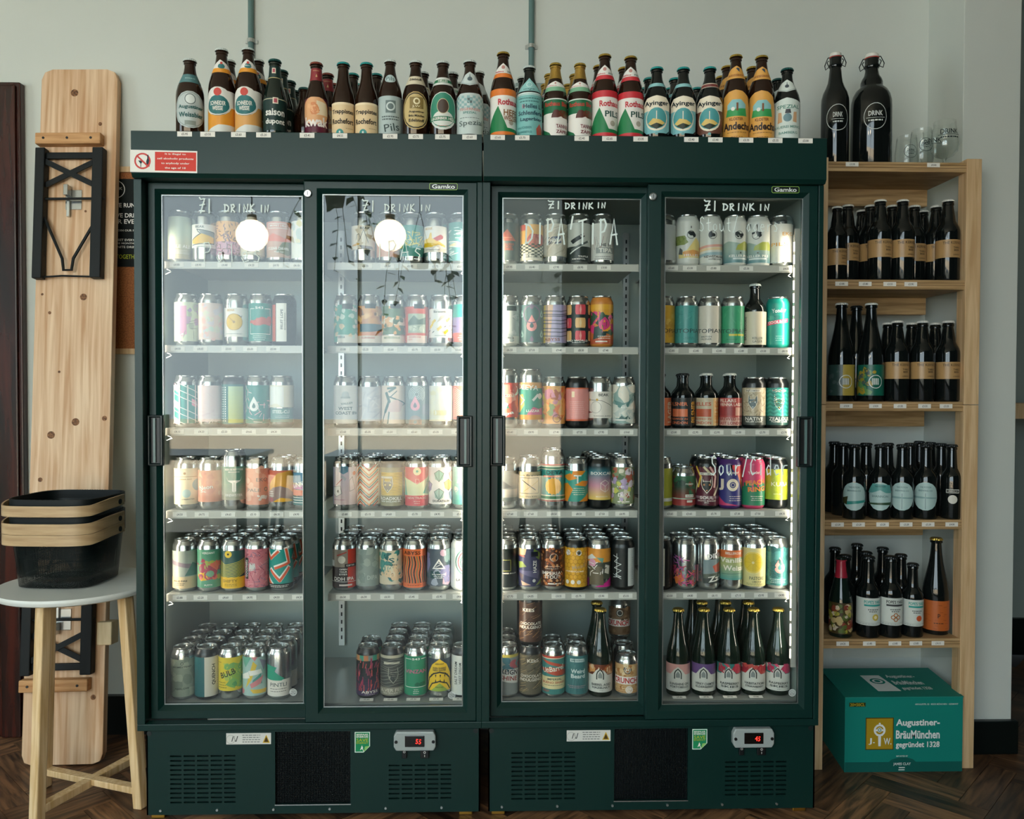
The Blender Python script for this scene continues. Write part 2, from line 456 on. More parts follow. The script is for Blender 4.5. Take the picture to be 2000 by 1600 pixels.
# ------------------------------------------------------------------ materials
M_WALL = mat('wall_paint', 'd0d5cf', .85, bump=(90, .08), noise=('c6ccc5', (1.2, 1.2, 1.2), 3, .3, .7))
M_WALLD = mat('wall_grey_and_shade', '8f9c97', .85)  # the rear wall's grey; on the far wall it stands in for shade
M_DARKWALL = mat('dark_green_wall', '1d2b2a', .7)
M_CEIL = mat('ceiling_paint', 'e2e0d6', .9)
M_PAINT = mat('fridge_paint', (.003, .024, .020), .34, spec=.34, bump=(1600, .06))
M_PAINTD = mat('fridge_black', (.006, .012, .012), .45)
M_LINER = mat('liner_steel', '9cacA6', .45, metal=.15)
M_SHELF = mat('shelf_steel', 'a5aaa5', .35, metal=.35)
M_RAIL = mat('price_rail_plastic', 'b9b8ae', .3)
M_ALU = mat('aluminium', 'c9cdcb', .28, metal=.9)
M_CHROME = mat('chrome', 'b8bab8', .25, metal=1)
M_BLACK = mat('black_plastic', '0b0f10', .4)
M_HANDLE = mat('handle_plastic', (.008, .016, .016), .28)
M_BLKSTEEL = mat('black_steel', '080f10', .55, spec=.3)
M_BRASS = mat('brass', 'b58a3a', .35, metal=.9)
M_GLASS = glassmat('pane_glass', .033, (.975, .99, .985))
M_CLEAR = glassmat('clear_glass', .03, (.985, .995, .99))
M_PRINT = printmat('label_print', .36, .45)
M_PAPER = printmat('paper_print', .7, .25)
M_CHALK = mat('chalk_pen', 'e2efe9', .7)
M_PINE = wood('pine', 'c2946a', 'e6c8a6', scale=(55, 30, 2.4), knots=5.5, rough=.6)
M_PINE2 = wood('pine_batten', 'a9733f', 'cf9f6c', scale=(6, 40, 60), rough=.6)
M_PLY = wood('birch_ply', '9a7a50', 'c3a274', scale=(6, 20, 90), rough=.55)
M_POST = wood('beech_post', 'c09c70', 'dcbe94', scale=(70, 70, 4), rough=.55)
M_BAMBOO = wood('bamboo', 'cda873', 'e9cda2', scale=(90, 90, 5), rough=.45)
M_ASH = wood('ash_veneer', 'a98a63', 'd2b58c', scale=(6, 6, 60), rough=.4)
M_MAHOG = wood('mahogany', '1a0b07', '45190f', scale=(40, 40, 3), rough=.25)
M_FLOOR = wood('oak_block', '3c2a1f', '8f6b4e', scale=(8, 70, 40), rough=.4, rnd=1)
M_SKIRT = mat('black_skirting', '07100f', .35)

# ------------------------------------------------------------------ room shell
WALL_Y = .585
def struct(o): o['kind'] = 'structure'; return o
struct(box('wall_back', -2.45, 1.52, WALL_Y, WALL_Y + .12, 0, 2.95, M_WALL))
wl = MB().box(-4.3, -4.18, REAR_Y, ADDED_WIN[0], 0, 2.95).box(-4.3, -4.18, ADDED_WIN[1], WALL_Y, 0, 2.95).box(-4.3, -4.18, ADDED_WIN[0], ADDED_WIN[1], 0, ADDED_WIN[2]).box(-4.3, -4.18, ADDED_WIN[0], ADDED_WIN[1], ADDED_WIN[3], 2.95)
struct(wl.build('wall_left', M_WALL))
w2 = struct(bpy.data.objects.new('added_window', None)); COL.objects.link(w2); w2.location = (-4.24, ADDED_WIN[0], ADDED_WIN[2])  # frame of the added, unseen window
_d, _h = ADDED_WIN[1] - ADDED_WIN[0], ADDED_WIN[3] - ADDED_WIN[2]
MB().box(-.04, .03, 0, .06, 0, _h).box(-.04, .03, _d - .06, _d, 0, _h).box(-.04, .03, 0, _d, 0, .06).box(-.04, .03, 0, _d, _h - .06, _h).box(-.03, .02, _d / 2 - .03, _d / 2 + .03, 0, _h).build('window_frame', M_CEIL, w2)
struct(box('yard', -12, -4.31, -3.6, 5, -.08, -.02, M_CEIL))
struct(box('wall_back_left', -4.3, -2.45, WALL_Y + .0, WALL_Y + .12, 0, 2.95, M_WALL))
PIL_X, PIL_Y = PX(1873, .375), .375
struct(box('wall_pillar', PIL_X, PX(1984, PIL_Y), PIL_Y, 1.35, 0, 2.95, M_WALL, bevel=.002))
struct(box('wall_far', 1.55, 4.2, 1.35, 1.47, 0, 2.95, M_WALLD))  # shade past the pillar is put into the darker wall colour
struct(box('wall_right', 4.1, 4.2, REAR_Y, 1.35, 0, 2.95, M_DARKWALL))
struct(box('ceiling', -4.3, 4.2, REAR_Y - .12, 1.47, 2.95, 3.05, M_CEIL))
# rear wall with the shop window opening
rear = MB()
rear.box(-4.3, WIN[0], REAR_Y - .12, REAR_Y, 0, 2.95).box(WIN[0], WIN[1], REAR_Y - .12, REAR_Y, 0, WIN[2]).box(WIN[0], WIN[1], REAR_Y - .12, REAR_Y, WIN[3], 2.95)
struct(rear.build('wall_rear', M_WALLD))
struct(box('wall_rear_right', WIN[1], 4.2, REAR_Y - .12, REAR_Y, 0, 2.95, M_DARKWALL))
wn = struct(bpy.data.objects.new('window_1', None)); COL.objects.link(wn); wn.location = ((WIN[0] + WIN[1]) / 2, REAR_Y, WIN[2])
fr = MB(); wx = (WIN[1] - WIN[0]) / 2; wh = WIN[3] - WIN[2]
for a in (-wx, wx - .07): fr.box(a, a + .07, -.1, -.02, 0, wh)
fr.box(-wx, wx, -.1, -.02, 0, .08).box(-wx, wx, -.1, -.02, wh - .08, wh).box(.355, .372, -.1, -.02, 0, wh)
fr.build('window_frame', M_MAHOG, wn)
struct(box('baseboard_right', PX(1898, PIL_Y - .02, 1450), PX(1989, PIL_Y - .02, 1450), PIL_Y - .022, PIL_Y, 0, PZ(1409, PIL_Y - .02, 1940), M_SKIRT, bevel=.004))
struct(box('baseboard_far', 1.6, 4.1, 1.33, 1.35, 0, .16, M_SKIRT))
struct(box('baseboard_left', -1.5, -.95, WALL_Y - .02, WALL_Y, 0, PZ(1360, WALL_Y - .02, 240), M_SKIRT))
struct(box('pavement', -9, 7, -12, REAR_Y - .12, -.08, -.02, mat('pavement', 'c4b8a6', .9)))
gw = struct(box('wall_street', -9, 7, -8.2, -8, -.02, .80, mat('street_wall', 'e6d6be', .9)))
struct(box('dimming_wall_opposite', .12, 9, -8.4, -8.25, -.02, 7, mat('render_wall', '7c8582', .9)))  # unseen building, added to dim the mirrored window and the light from the right
# dark varnished door at the far left
dr = struct(bpy.data.objects.new('door_1', None)); COL.objects.link(dr); dr.location = (PX(43, WALL_Y - .03, 600), WALL_Y, 0)
dh = PZ(160, WALL_Y - .03, 30)
MB().box(-.095, 0, -.03, 0, 0, dh).box(-.075, -.012, -.04, -.03, 0, dh - .012).build('door_frame', M_MAHOG, dr, bevel=.004)
MB().box(-.9, -.095, -.018, 0, 0, dh - .1).box(-.9, -.095, -.03, 0, dh - .1, dh).build('door_leaf', M_MAHOG, dr, bevel=.003)

# parquet blocks in herringbone
fl = struct(bpy.data.objects.new('floor', None)); COL.objects.link(fl)
box('floor_base', -4.3, 4.2, REAR_Y - .12, 1.47, -.06, -.012, mat('floor_bed', '241a14', .7), fl)
bw, bl = .078, .312
blk = MB().box(-bl / 2 + .0007, bl / 2 - .0007, -bw / 2 + .0007, bw / 2 - .0007, -.012, 0).mesh('block', M_FLOOR)
cells = []
for k in range(-90, 90):
    for m in range(-16, 16):
        ox, oy = k * bw + m * bl, k * bw - m * bl
        for (cx, cy, a) in ((ox + bl / 2, oy + bw / 2, 0), (ox + bw / 2, oy + bw + bl / 2, 90)):
            q = math.radians(45); X = cx * math.cos(q) - cy * math.sin(q) + .05; Y = cx * math.sin(q) + cy * math.cos(q) - .1
            if -4.1 < X < 4.0 and REAR_Y < Y < 1.3: cells.append((X, Y, a + 45))
def vis(X, Y): return abs(X) < 2.2 and Y > -.25 and Y < .62 and not (-.85 < X < .8 and Y > .12)
near = sorted([c for c in cells if vis(c[0], c[1])], key=lambda c: c[1])[:300]
ns = set(near)
for X, Y, a in near:
    o = link('parquet_block', blk, fl, (X, Y, 0)); o.rotation_euler = (0, 0, math.radians(a))
rest = MB()
for c in cells:
    if c in ns: continue
    X, Y, a = c; Mx = Matrix.Translation((X, Y, 0)) @ Matrix.Rotation(math.radians(a), 4, 'Z')
    rest.add([Mx @ Vector((sx * (bl / 2 - .0007), sy * (bw / 2 - .0007), 0)) for sx, sy in ((-1, -1), (1, -1), (1, 1), (-1, 1))], [(0, 1, 2, 3)])
ro = rest.build('parquet_field', wood('oak_field', '30211a', '6b4f3a', scale=(9, 9, 9), rough=.4), fl); ro['kind'] = 'stuff'

# conduit pipes and sockets on the wall
for px, lab, by in ((490, 'grey vertical conduit pipe on wall above dark amber bottles, nearer the door', 155), (1038, 'grey vertical conduit pipe on wall above the middle of the fridges', 165)):
    y = WALL_Y - .012; x = PX(px, y, 60); z0 = PZ(by, y, px)
    t = empty('conduit', lab, 'pipe', (x, y, z0), group='conduit pipes on the wall')
    MB().tube([(0, 0, -.05), (0, 0, 2.945 - z0)], .0095, 12).build('pipe', mat('conduit_grey', '5d7a78', .4), t, smooth=True)
    for zz in (.12, .42):
        MB().tube([(0, 0, zz), (0, 0, zz + .012)], .0125, 12).box(-.02, .02, .004, .012, zz, zz + .012).build('clip', M_ALU, t)
    MB().box(-.055 if px > 900 else -.075, .05, -.03, .012, -.13, -.005).build('junction_box', mat('socket_grey', '7e8f8c', .5), t, bevel=.004)

# ------------------------------------------------------------------ price tags
_tags = {}
def price_tag(parent, x, y, z, txt, w=.038, h=.0128, rx=0):
    """small white paper ticket, front face at y"""
    k = (txt, w)
    if k not in _tags:
        _tags[k] = art_mesh('price_tag', [B('e9e6dd'), T(txt, '2a2c30', .02, .5, .82, .48, b=.6)], M_PAPER, -h / 2, h / 2, hw=w / 2, thick=.0008)
    o = link('price_tag', _tags[k], parent, (x, y, z))
    if rx: o.rotation_euler = (rx, 0, 0)
    return o

# ------------------------------------------------------------------ fridges
FZ = dict(plinth=(.008, .244), rail=(.244, .262), head=(1.702, 1.821))
SHELF_Z = [1.5015, 1.2725, 1.0455, .8177, .588, .2845]     # surfaces the cans stand on
RAIL_Y = .088
def ring(mb, outer, inner, yf, yb, bev=.012, dep=.012):
    """door frame: flat face with a sloping reveal down to the glass"""
    ox0, ox1, oz0, oz1 = outer; ix0, ix1, iz0, iz1 = inner
    def rc(a, b, c, d, y): return [(a, y, c), (b, y, c), (b, y, d), (a, y, d)]
    loops = [rc(ox0, ox1, oz0, oz1, yb), rc(ox0, ox1, oz0, oz1, yf + .002), rc(ox0 + .002, ox1 - .002, oz0 + .002, oz1 - .002, yf), rc(ix0 - bev, ix1 + bev, iz0 - bev, iz1 + bev, yf), rc(ix0, ix1, iz0, iz1, yf + dep), rc(ix0, ix1, iz0, iz1, yb)]
    vs = [q for l in loops for q in l]; fs = []
    n = len(loops)
    for i in range(n):
        a, b = i * 4, ((i + 1) % n) * 4
        for k in range(4): fs.append((a + k, a + (k + 1) % 4, b + (k + 1) % 4, b + k))
    mb.add(vs, fs); return mb

def perforated(name, x0, x1, z0, z1, y, holes, m, parent, depth=.006):
    xs = sorted({x0, x1} | {h[0] for h in holes} | {h[1] for h in holes}); zs = sorted({z0, z1} | {h[2] for h in holes} | {h[3] for h in holes})
    mb = MB()
    for a, b in zip(xs, xs[1:]):
        run = None
        for c, d in list(zip(zs, zs[1:])) + [(None, None)]:
            hole = c is None or any(h[0] <= (a + b) / 2 <= h[1] and h[2] <= (c + d) / 2 <= h[3] for h in holes)
            if hole:
                if run: mb.add([(a, y, run[0]), (b, y, run[0]), (b, y, run[1]), (a, y, run[1])], [(0, 1, 2, 3)])
                run = None
            else: run = (run[0], d) if run else (c, d)
    for a, b, c, d in holes:
        mb.add([(a, y, c), (b, y, c), (b, y, d), (a, y, d), (a, y + depth, c), (b, y + depth, c), (b, y + depth, d), (a, y + depth, d)], [(0, 4, 5, 1), (1, 5, 6, 2), (2, 6, 7, 3), (3, 7, 4, 0)])
    me = mb.mesh(name, m); return link(name, me, parent)

STROKE = {'£': [[(.0, 1), (.25, .88), (.78, .92), (.95, .9), (.3, .15)], [(.12, .5), (.95, .56)], [(.2, .0), (.3, .1), (.95, .12)]],
 '1': [[(.5, .9), (.46, .0)]], 'D': [[(.12, .78), (.06, 0)], [(-.05, .78), (.55, .72), (.92, .5), (.8, .2), (.35, .02), (.0, .02)]],
 'R': [[(.1, 0), (.16, .78)], [(.0, .74), (.55, .8), (.75, .6), (.45, .42), (.15, .38), (.8, .0)]], 'I': [[(.5, .82), (.46, 0)]],
 'N': [[(.06, 0), (.12, .8), (.75, .02), (.92, .84)]], 'K': [[(.12, .8), (.08, 0)], [(.8, .85), (.12, .42), (.95, .05)]],
 'P': [[(.1, -.05), (.14, 1)], [(.0, .95), (.6, 1), (.85, .78), (.6, .52), (.14, .46)]], 'A': [[(.0, 0), (.48, 1), (.9, -.02)], [(.14, .36), (.85, .4)]],
 'T': [[(.5, 0), (.52, .95)], [(.05, .9), (1, 1)]], '/': [[(.1, -.08), (.9, 1.1)]], "'": [[(.35, .6), (.6, 1.1)]],
 'S': [[(.9, .86), (.6, 1), (.25, .85), (.3, .6), (.75, .42), (.85, .15), (.5, 0), (.05, .08)]], 's': [[(.8, .55), (.4, .6), (.25, .45), (.75, .25), (.6, .02), (.15, .05)]],
 'o': [[(.5, .5), (.2, .42), (.12, .2), (.4, .0), (.8, .15), (.8, .4), (.5, .5)]], 'u': [[(.1, .5), (.15, .12), (.45, 0), (.8, .15), (.85, .52), (.9, .0)]],
 'r': [[(.2, .5), (.25, 0)], [(.25, .3), (.5, .48), (.95, .5)]], 'C': [[(.9, .75), (.55, .9), (.15, .6), (.12, .25), (.45, .02), (.9, .12)]],
 'i': [[(.5, .5), (.5, 0)], [(.5, .68), (.52, .72)]], 'd': [[(.8, .95), (.82, 0)], [(.8, .4), (.45, .5), (.15, .3), (.3, .02), (.8, .12)]],
 'e': [[(.15, .28), (.85, .32), (.7, .5), (.35, .5), (.12, .25), (.4, .0), (.9, .08)]], 'a': [[(.8, .45), (.4, .5), (.12, .22), (.4, 0), (.8, .2), (.8, .5), (.92, 0)]],
 'l': [[(.4, .95), (.45, 0)]], 't': [[(.5, .9), (.5, .1), (.8, 0)], [(.15, .55), (.9, .6)]], 'g': [[(.8, .45), (.4, .5), (.12, .22), (.4, 0), (.8, .2), (.8, .5), (.8, -.3), (.3, -.35)]], ' ': []}
def handwriting(parent, txt, px0, px1, py0, py1, Y, ox, wd=.0034):
    """chalk pen strokes lying on the glass; px/py give the place of the words on the pane"""
    x0, x1 = PX(px0, Y, py0) - ox, PX(px1, Y, py0) - ox; zt, zb = PZ(py0, Y, (px0 + px1) / 2), PZ(py1, Y, (px0 + px1) / 2)
    n = len(txt); cw = (x1 - x0) / n; h = zt - zb; V, Fc = [], []; si = 0
    for i, ch in enumerate(txt):
        for st in STROKE.get(ch, []):
            p = [Vector((x0 + cw * (i + .12 + .74 * a), zb + h * b)) for a, b in st]; k = len(V); y = Y - .0004 - .00003 * (si % 4); si += 1
            for j, q in enumerate(p):
                d0 = (q - p[j - 1]).normalized() if j else (p[1] - q).normalized(); d1 = (p[j + 1] - q).normalized() if j < len(p) - 1 else d0
                t = (d0 + d1); t = t.normalized() if t.length > .2 else d0; nv = Vector((-t.y, t.x)) * (wd / 2 / max(.55, t.dot(d1)))
                e = -d0 * wd * .4 if j == 0 else d1 * wd * .4 if j == len(p) - 1 else Vector((0, 0))
                for s in (1, -1): V.append((q.x + e.x + s * nv.x, y, q.y + e.y + s * nv.y))
            Fc += [(k + 2 * j, k + 2 * j + 1, k + 2 * j + 3, k + 2 * j + 2) for j in range(len(p) - 1)]
    me = bpy.data.meshes.new('chalk_writing'); me.from_pydata(V, [], Fc); me.materials.append(M_CHALK)
    return link('chalk_writing', me, parent)

def stroke_sign(parent, name, W, H, ops, x, y, z, thick=.0008, m=None, rot=0):
    me = art_mesh(name, ops, m or M_PAPER, -H / 2, H / 2, hw=W / 2, thick=thick)
    o = link(name, me, parent, (x, y, z)); o.rotation_euler = (0, rot, 0); return o

def make_fridge(x0, label, idx, temp, writing, tags):
    T0 = empty('display_fridge', label, 'fridge', (x0, 0, 0), group='glass door display fridges')
    Wd = .913; D = .54
    # carcass
    for a, b in ((0, .021), (.899, Wd)): box('side_panel', a, b, 0, D, .262, 1.702, M_PAINT, T0, bevel=.0015)
    box('back_panel', .021, .899, D - .02, D, .244, 1.702, M_PAINT, T0)
    box('top_panel', .003, .911, .0, D, 1.702, 1.80, M_PAINT, T0)
    hd = MB(); prof = [(-.02, 1.712), (-.02, 1.8195), (-.0185, 1.821), (D, 1.821), (D, 1.80), (.0, 1.80), (.0, 1.702), (-.012, 1.702)]
    hv = [(x, y, z) for x in (.003, .911) for y, z in prof]; n = len(prof)
    hd.add(hv, [tuple(range(n)), tuple(range(2 * n - 1, n - 1, -1))] + [(k, k + n, (k + 1) % n + n, (k + 1) % n) for k in range(n)])
    H0 = hd.build('header', M_PAINT, T0)
    MB().box(0, .913, .0, .03, .244, .262).build('bottom_rail', M_PAINT, T0, bevel=.0015)
    # liner
    lin_ = [('liner_back', (.03, .89, .475, .48, .27, 1.70)), ('liner_side', (.024, .03, .07, .48, .27, 1.70)), ('liner_side', (.89, .896, .07, .48, .27, 1.70)), ('liner_top', (.03, .89, .07, .475, 1.69, 1.70))]
    for nm, q in lin_: box(nm, *q, M_LINER, T0)
    box('liner_floor', .03, .89, .082, .475, .262, .2845, M_SHELF, T0)
    # slotted shelf standard in the middle of the back
    st = box('shelf_standard', .449, .467, .455, .475, .33, 1.66, M_ALU, T0)
    so = MB()
    for k in range(52): so.box(.4555, .4605, .4545, .456, .35 + k * .025, .362 + k * .025)
    so.build('slots', M_BLACK, st)
    # plinth with vent slots and the condenser opening
    holes = []
    for i in range(5):
        for j in range(11): holes.append((.0805 + i * .0358, .0805 + i * .0358 + .030, .168 - j * .0125, .168 - j * .0125 + .0045))
        for j in range(8): holes.append((.663 + i * .0348, .663 + i * .0348 + .029, .1375 - j * .0128, .1375 - j * .0128 + .0045))
    gx0, gx1, gz0, gz1 = .3595, .5605, .037, .234
    holes.append((gx0, gx1, gz0, gz1))
    pp = perforated('plinth', .018, .909, .012, .244, .014, holes, M_PAINT, T0)
    MB().box(.018, .909, .034, .05, .012, .244).box(.018, .022, .014, .05, .012, .244).box(.905, .909, .014, .05, .012, .244).build('plinth_backing', M_PAINTD, T0)
    gr = MB()
    for k in range(46): gr.box(gx0 + .002 + k * .00434, gx0 + .0032 + k * .00434, .024, .032, gz0, gz1)
    for k in range(40): gr.box(gx0, gx1, .0235, .0245, gz0 + k * .005, gz0 + .0006 + k * .005)
    gr.build('condenser_grille', mat('grille_black', '10181a', .4, metal=.4), T0)
    MB().box(gx0 - .001, gx1 + .001, .0125, .016, gz0 - .0025, gz0).build('grille_sill', M_ALU, T0)
    for cx in (.026, .897): MB().disc((cx, .0132, .232), .0066, depth=.004).build('plug', M_PAINTD, T0)
    for cx in (.055, .205, .355, .505, .655, .805): MB().disc((cx, .0105, .0245), .0032, depth=.004, n=12).build('screw', M_ALU, T0)
    for cx in (.045, .87): MB().box(cx - .018, cx + .018, .02, .05, .0, .013).build('foot', M_BRASS, T0, bevel=.002)
    # controller with red display
    ct = MB(); cx, cz = .7345, .212
    pts = [(-.056, -.014), (-.05, -.025), (.05, -.025), (.056, -.014), (.056, .014), (.05, .0265), (-.05, .0265), (-.056, .014)]
    ct.add([(cx + a, y, cz + b) for y in (-.006, .014) for a, b in pts], [tuple(range(7, -1, -1)), tuple(range(8, 16))] + [(k, (k + 1) % 8, (k + 1) % 8 + 8, k + 8) for k in range(8)])
    c0 = ct.build('controller', mat('milky_plastic', '9fa7a4', .35), T0, bevel=.003)
    MB().box(cx - .026, cx + .026, -.0075, -.004, cz - .0135, cz + .0165).build('display', mat('display_black', '14110f', .15), c0, bevel=.001)
    m7 = mat('led_digits', 'ff3a30', .5, emit='ff2a20', es=2.6)
    dg = art_mesh('digits', [T(temp, 'red', 0, .5, 1.7, .86, b=.3)], m7, -.0075, .0075, hw=.0085)
    d0 = link('digits', dg, c0, (cx + .010, -.0072, cz + .001)); d0.rotation_euler = (0, math.radians(8), 0)
    for s in (-1, 1): MB().disc((cx + s * .0495, -.008, cz), .0042, depth=.006, n=12).build('screw', M_BLACK, c0)
    for sx, sw in ((-.029, .0065), (.0255, .0115)):
        MB().box(cx + sx - sw, cx + sx + sw, .006, .016, cz - .0505, cz - .0275).build('switch', M_BLACK, T0, bevel=.0015)
        w_ = 'W'; link('switch_mark', art_mesh('switch_mark', [O(w_, 0, .72, .14, .05), L(w_, .05, (0, .2), (0, .42))] if sx > 0 else [O(w_, 0, .8, .13, .04)], M_PRINT, -.0115, .0115, hw=.008), T0, (cx + sx, .0058, cz - .039))
    # stickers
    stroke_sign(T0, 'warning_sticker', .119, .030, [B('d9d8d0'), PL('c9a32a', (.62, -.0 + .12), (.95, .12), (.785, .85)), PL('4a3a20', (.68, .2), (.89, .2), (.785, .68)), T('/\\/', '3a3f3e', -.62, .5, .3, .5), O('b9b9b0', -.8, .45, .4, .05), TL('5d605c', .12, .82, .85, 4, .2, .06)], .2895, .0138, .2165)
    if True:
        sg = [PL('1d8a58', (-1, 0), (.15, 0), (1, .3), (1, 1), (-1, 1)), L('e8efe6', .035, (-.93, .03), (.12, .03), (.93, .32), (.93, .97), (-.93, .97), (-.93, .03)), T('BESPAAR', 'W', 0, .86, 1.5, .085), T('ENERGIE', 'W', 0, .76, 1.5, .085), T('SAVE', 'lime', 0, .6, 1.5, .15, b=.4), T('ENERGY', 'lime', 0, .47, 1.5, .085, b=.3), PL('8fc46a', (.15, .03), (.93, .32), (.35, .3)), PL('W', (-.3, .12), (-.05, .36), (.1, .22)), L('W', .03, (0, .2), (.2, .06))]
        me = art_mesh('energy_sticker', sg, M_PAPER, -.0285, .0285, hw=.0208, gap=.0002); link('energy_sticker', me, T0, (.5925, .0138, .204))
    # shelves
    for si in range(5):
        zs = SHELF_Z[si]
        for hi, (a, b) in enumerate(((.045, .432), (.487, .868))):
            s = box('shelf', a, b, RAIL_Y + .004, .45, zs - .004, zs, M_SHELF, T0)
            rl = MB().box(a, b, RAIL_Y, RAIL_Y + .003, zs - .0195, zs - .0005).box(a, b, RAIL_Y - .0015, RAIL_Y, zs - .0205, zs - .0185).build('price_rail', M_RAIL, s)
            e = a if hi == 0 else b; d = 1 if hi == 0 else -1
            MB().tube([(e + d * .004, RAIL_Y + .006, zs - .021), (e + d * .012, RAIL_Y + .006, zs - .024), (e + d * .016, RAIL_Y + .006, zs - .028), (e - d * .001, RAIL_Y + .01, zs - .034)], .0011, 6).build('shelf_clip', M_CHROME, s)
            for px, t in tags.get((hi, si), []):
                price_tag(s, PX(px, RAIL_Y) - x0, RAIL_Y - .0002, zs - .0098, t)
    for hi in (0, 1):
        for px, t in tags.get((hi, 5), []):
            o = price_tag(T0, PX(px, .095) - x0, .098, .2868, t); o.rotation_euler = (math.radians(-78), 0, 0)
    # doors
    for di in (0, 1):
        if di == 0: outer, inner, yf = (.0225, .462, .2625, 1.7015), (.053, .43, .297, 1.6725), .034
        else: outer, inner, yf = (.442, .8985, .2625, 1.7015), (.488, .8625, .298, 1.6705), .003
        dl = ring(MB(), outer, inner, yf, yf + .028).build('door', M_PAINT, T0)
        gi = (inner[0] - .004, inner[1] + .004, inner[2] - .004, inner[3] + .004); gy = yf + .014
        MB().box(gi[0], gi[1], gy, gy + .006, gi[2], gi[3]).build('glass_pane', M_GLASS, dl)
        ring(MB(), (inner[0], inner[1], inner[2], inner[3]), (inner[0] + .0028, inner[1] - .0028, inner[2] + .0028, inner[3] - .0028), gy - .0012, gy, bev=0, dep=.001).build('spacer_bar', M_ALU, dl)
        hx = .0415 if di == 0 else .8665; hz0, hz1 = .947, 1.083; s = 1 if di == 0 else -1
        hm = ring(MB(), (hx - .021, hx + .021, hz0, hz1), (hx - .012, hx + .012, hz0 + .007, hz1 - .007), yf - .011, yf + .001, bev=.003, dep=.004)
        ho = hm.build('handle', M_HANDLE, dl, bevel=.002)
        MB().box(hx - .012, hx + .012, yf - .004, yf + .0005, hz0 + .007, hz1 - .007).build('handle_recess', M_BLACK, dl)
        MB().box(hx - s * .002 - .003, hx - s * .002 + .003, yf - .009, yf - .003, hz0 + .009, hz1 - .009).build('finger_bar', mat('grip_grey', '5f7774', .3), dl)
        for (txt, a, b, c, d, wd) in writing[di]: handwriting(dl, txt, a, b, c, d, gy - .0008, x0, wd)
        lg = [O('e6ece8', 0, .5, .47, .06), O('e6ece8', 0, .5, .34, .04), T('NOW', 'e6ece8', 0, .5, 1.1, .25), TL('e6ece8', 0, .7, .8, 1, .1, .08), TL('e6ece8', 0, .3, .8, 1, .1, .08)]
        link('round_sticker', art_mesh('round_sticker', lg, M_PRINT, -.0105, .0105, hw=.0105), dl, ({(0, 0): .4, (0, 1): .832, (1, 1): .846, (1, 0): .405}[(idx, di)], gy - .0006, .3285))
        if di == 1:
            lk = MB().disc((.4535, -.003, 1.6675), .0105, depth=.008).build('lock', M_CHROME, dl, bevel=.002)
            MB().disc((.4535, -.0045, 1.6675), .0068, depth=.003).build('cylinder', M_ALU, lk)
            MB().box(.4528, .4542, -.0053, -.003, 1.6625, 1.6725).build('keyhole', M_BLACK, lk)
            bd = [PL('0e1a18', (-.98, .2), (-.9, .04), (.9, .04), (.98, .2), (.98, .8), (.9, .96), (-.9, .96), (-.98, .8)), L('9bc25a', .07, (-.97, .2), (-.9, .05), (.9, .05), (.97, .2), (.97, .8), (.9, .95), (-.9, .95), (-.97, .8), (-.97, .2)), T('Gamko', 'eef2ee', 0, .5, 1.6, .62)]
            me = art_mesh('badge', bd, M_PRINT, -.0093, .0093, hw=.0378); link('badge', me, dl, (.8095, .0025, 1.6895))
    # LED light strips in the front corners
    for li, (lx, sgn) in enumerate(((.0335, 1), (.8665, -1))):
        ls = MB().box(lx - .004, lx + .004, .074, .084, .40, 1.585).box(lx - .0045 - .004 * (sgn > 0), lx + .0045 + .004 * (sgn < 0), .07, .076, .38, 1.6).build('led_strip', M_RAIL, T0)
        n = 33; seg = MB().box(-.0022, .0022, -.0012, .0012, 0, .0255).mesh('led_segment', MATS['led_%d' % idx])
        for k in range(n): link('led_segment', seg, ls, (lx + sgn * .0055, .0725, .405 + k * .0354))
        la = bpy.data.lights.new('led_light', 'AREA'); la.shape = 'RECTANGLE'; la.size = 1.15; la.size_y = .006; la.energy = (.85, 1.4)[idx]; la.color = (1, .88, .72)
        lo = bpy.data.objects.new('led_light', la); COL.objects.link(lo); lo.parent = ls
        d = Vector((sgn * .8, .5, 0)).normalized(); zax = -d; xax = Vector((0, 0, 1)); yax = zax.cross(xax)
        lo.matrix_local = Matrix(((xax.x, yax.x, zax.x, lx + sgn * .0065), (xax.y, yax.y, zax.y, .088), (xax.z, yax.z, zax.z, 1.0), (0, 0, 0, 1)))
    return T0, H0
mat('led_0', 'fff4e0', .5, emit='fff0d8', es=1.2); mat('led_1', 'fff4e0', .5, emit='fff0d8', es=4.5)

def _t(door, s):
    """'x:price ...' in the zoom of one door -> [(pixel x, text)]"""
    return [(float(q.split(':')[0]), '£' + q.split(':')[1]) for q in s.split()]
TA = {(0, 0): _t(0, '347:4.80 389:4.90 440:4.40 492:4.25 540:4.70 580:4.10'), (0, 1): _t(0, '348:4.50 392:4.65 447:5.05 489:5.35 534:5.50'),
 (0, 2): _t(0, '346:4.10 393:4.20 438:5.50 486:4.65 535:4.30'), (0, 3): _t(0, '350:4.50 393:4.75 445:4.65 494:5.10 540:4.30 578:4.95'),
 (0, 4): _t(0, '349:3.80 390:3.20 439:4.60 486:4.95 539:4.50 583:4.20'),
 (1, 0): _t(1, '714:6.55 757:5.50 801:5.95 850:5.75 898:5.05'), (1, 1): _t(1, '670:5.80 714:5.25 763:5.60 810:5.75 854:5.50 895:5.65'),
 (1, 2): _t(1, '670:5.60 718:5.35 761:5.50 809:5.60 851:5.25 895:5.60'), (1, 3): _t(1, '673:5.80 718:5.15 759:4.60 810:5.70 854:4.95 898:5.55'),
 (1, 4): _t(1, '669:6.50 710:6.30 756:6.50 804:5.45 858:5.95 898:4.65'), (1, 5): _t(1, '715:5.60 762:5.60 807:5.30 852:5.20 898:5.10')}
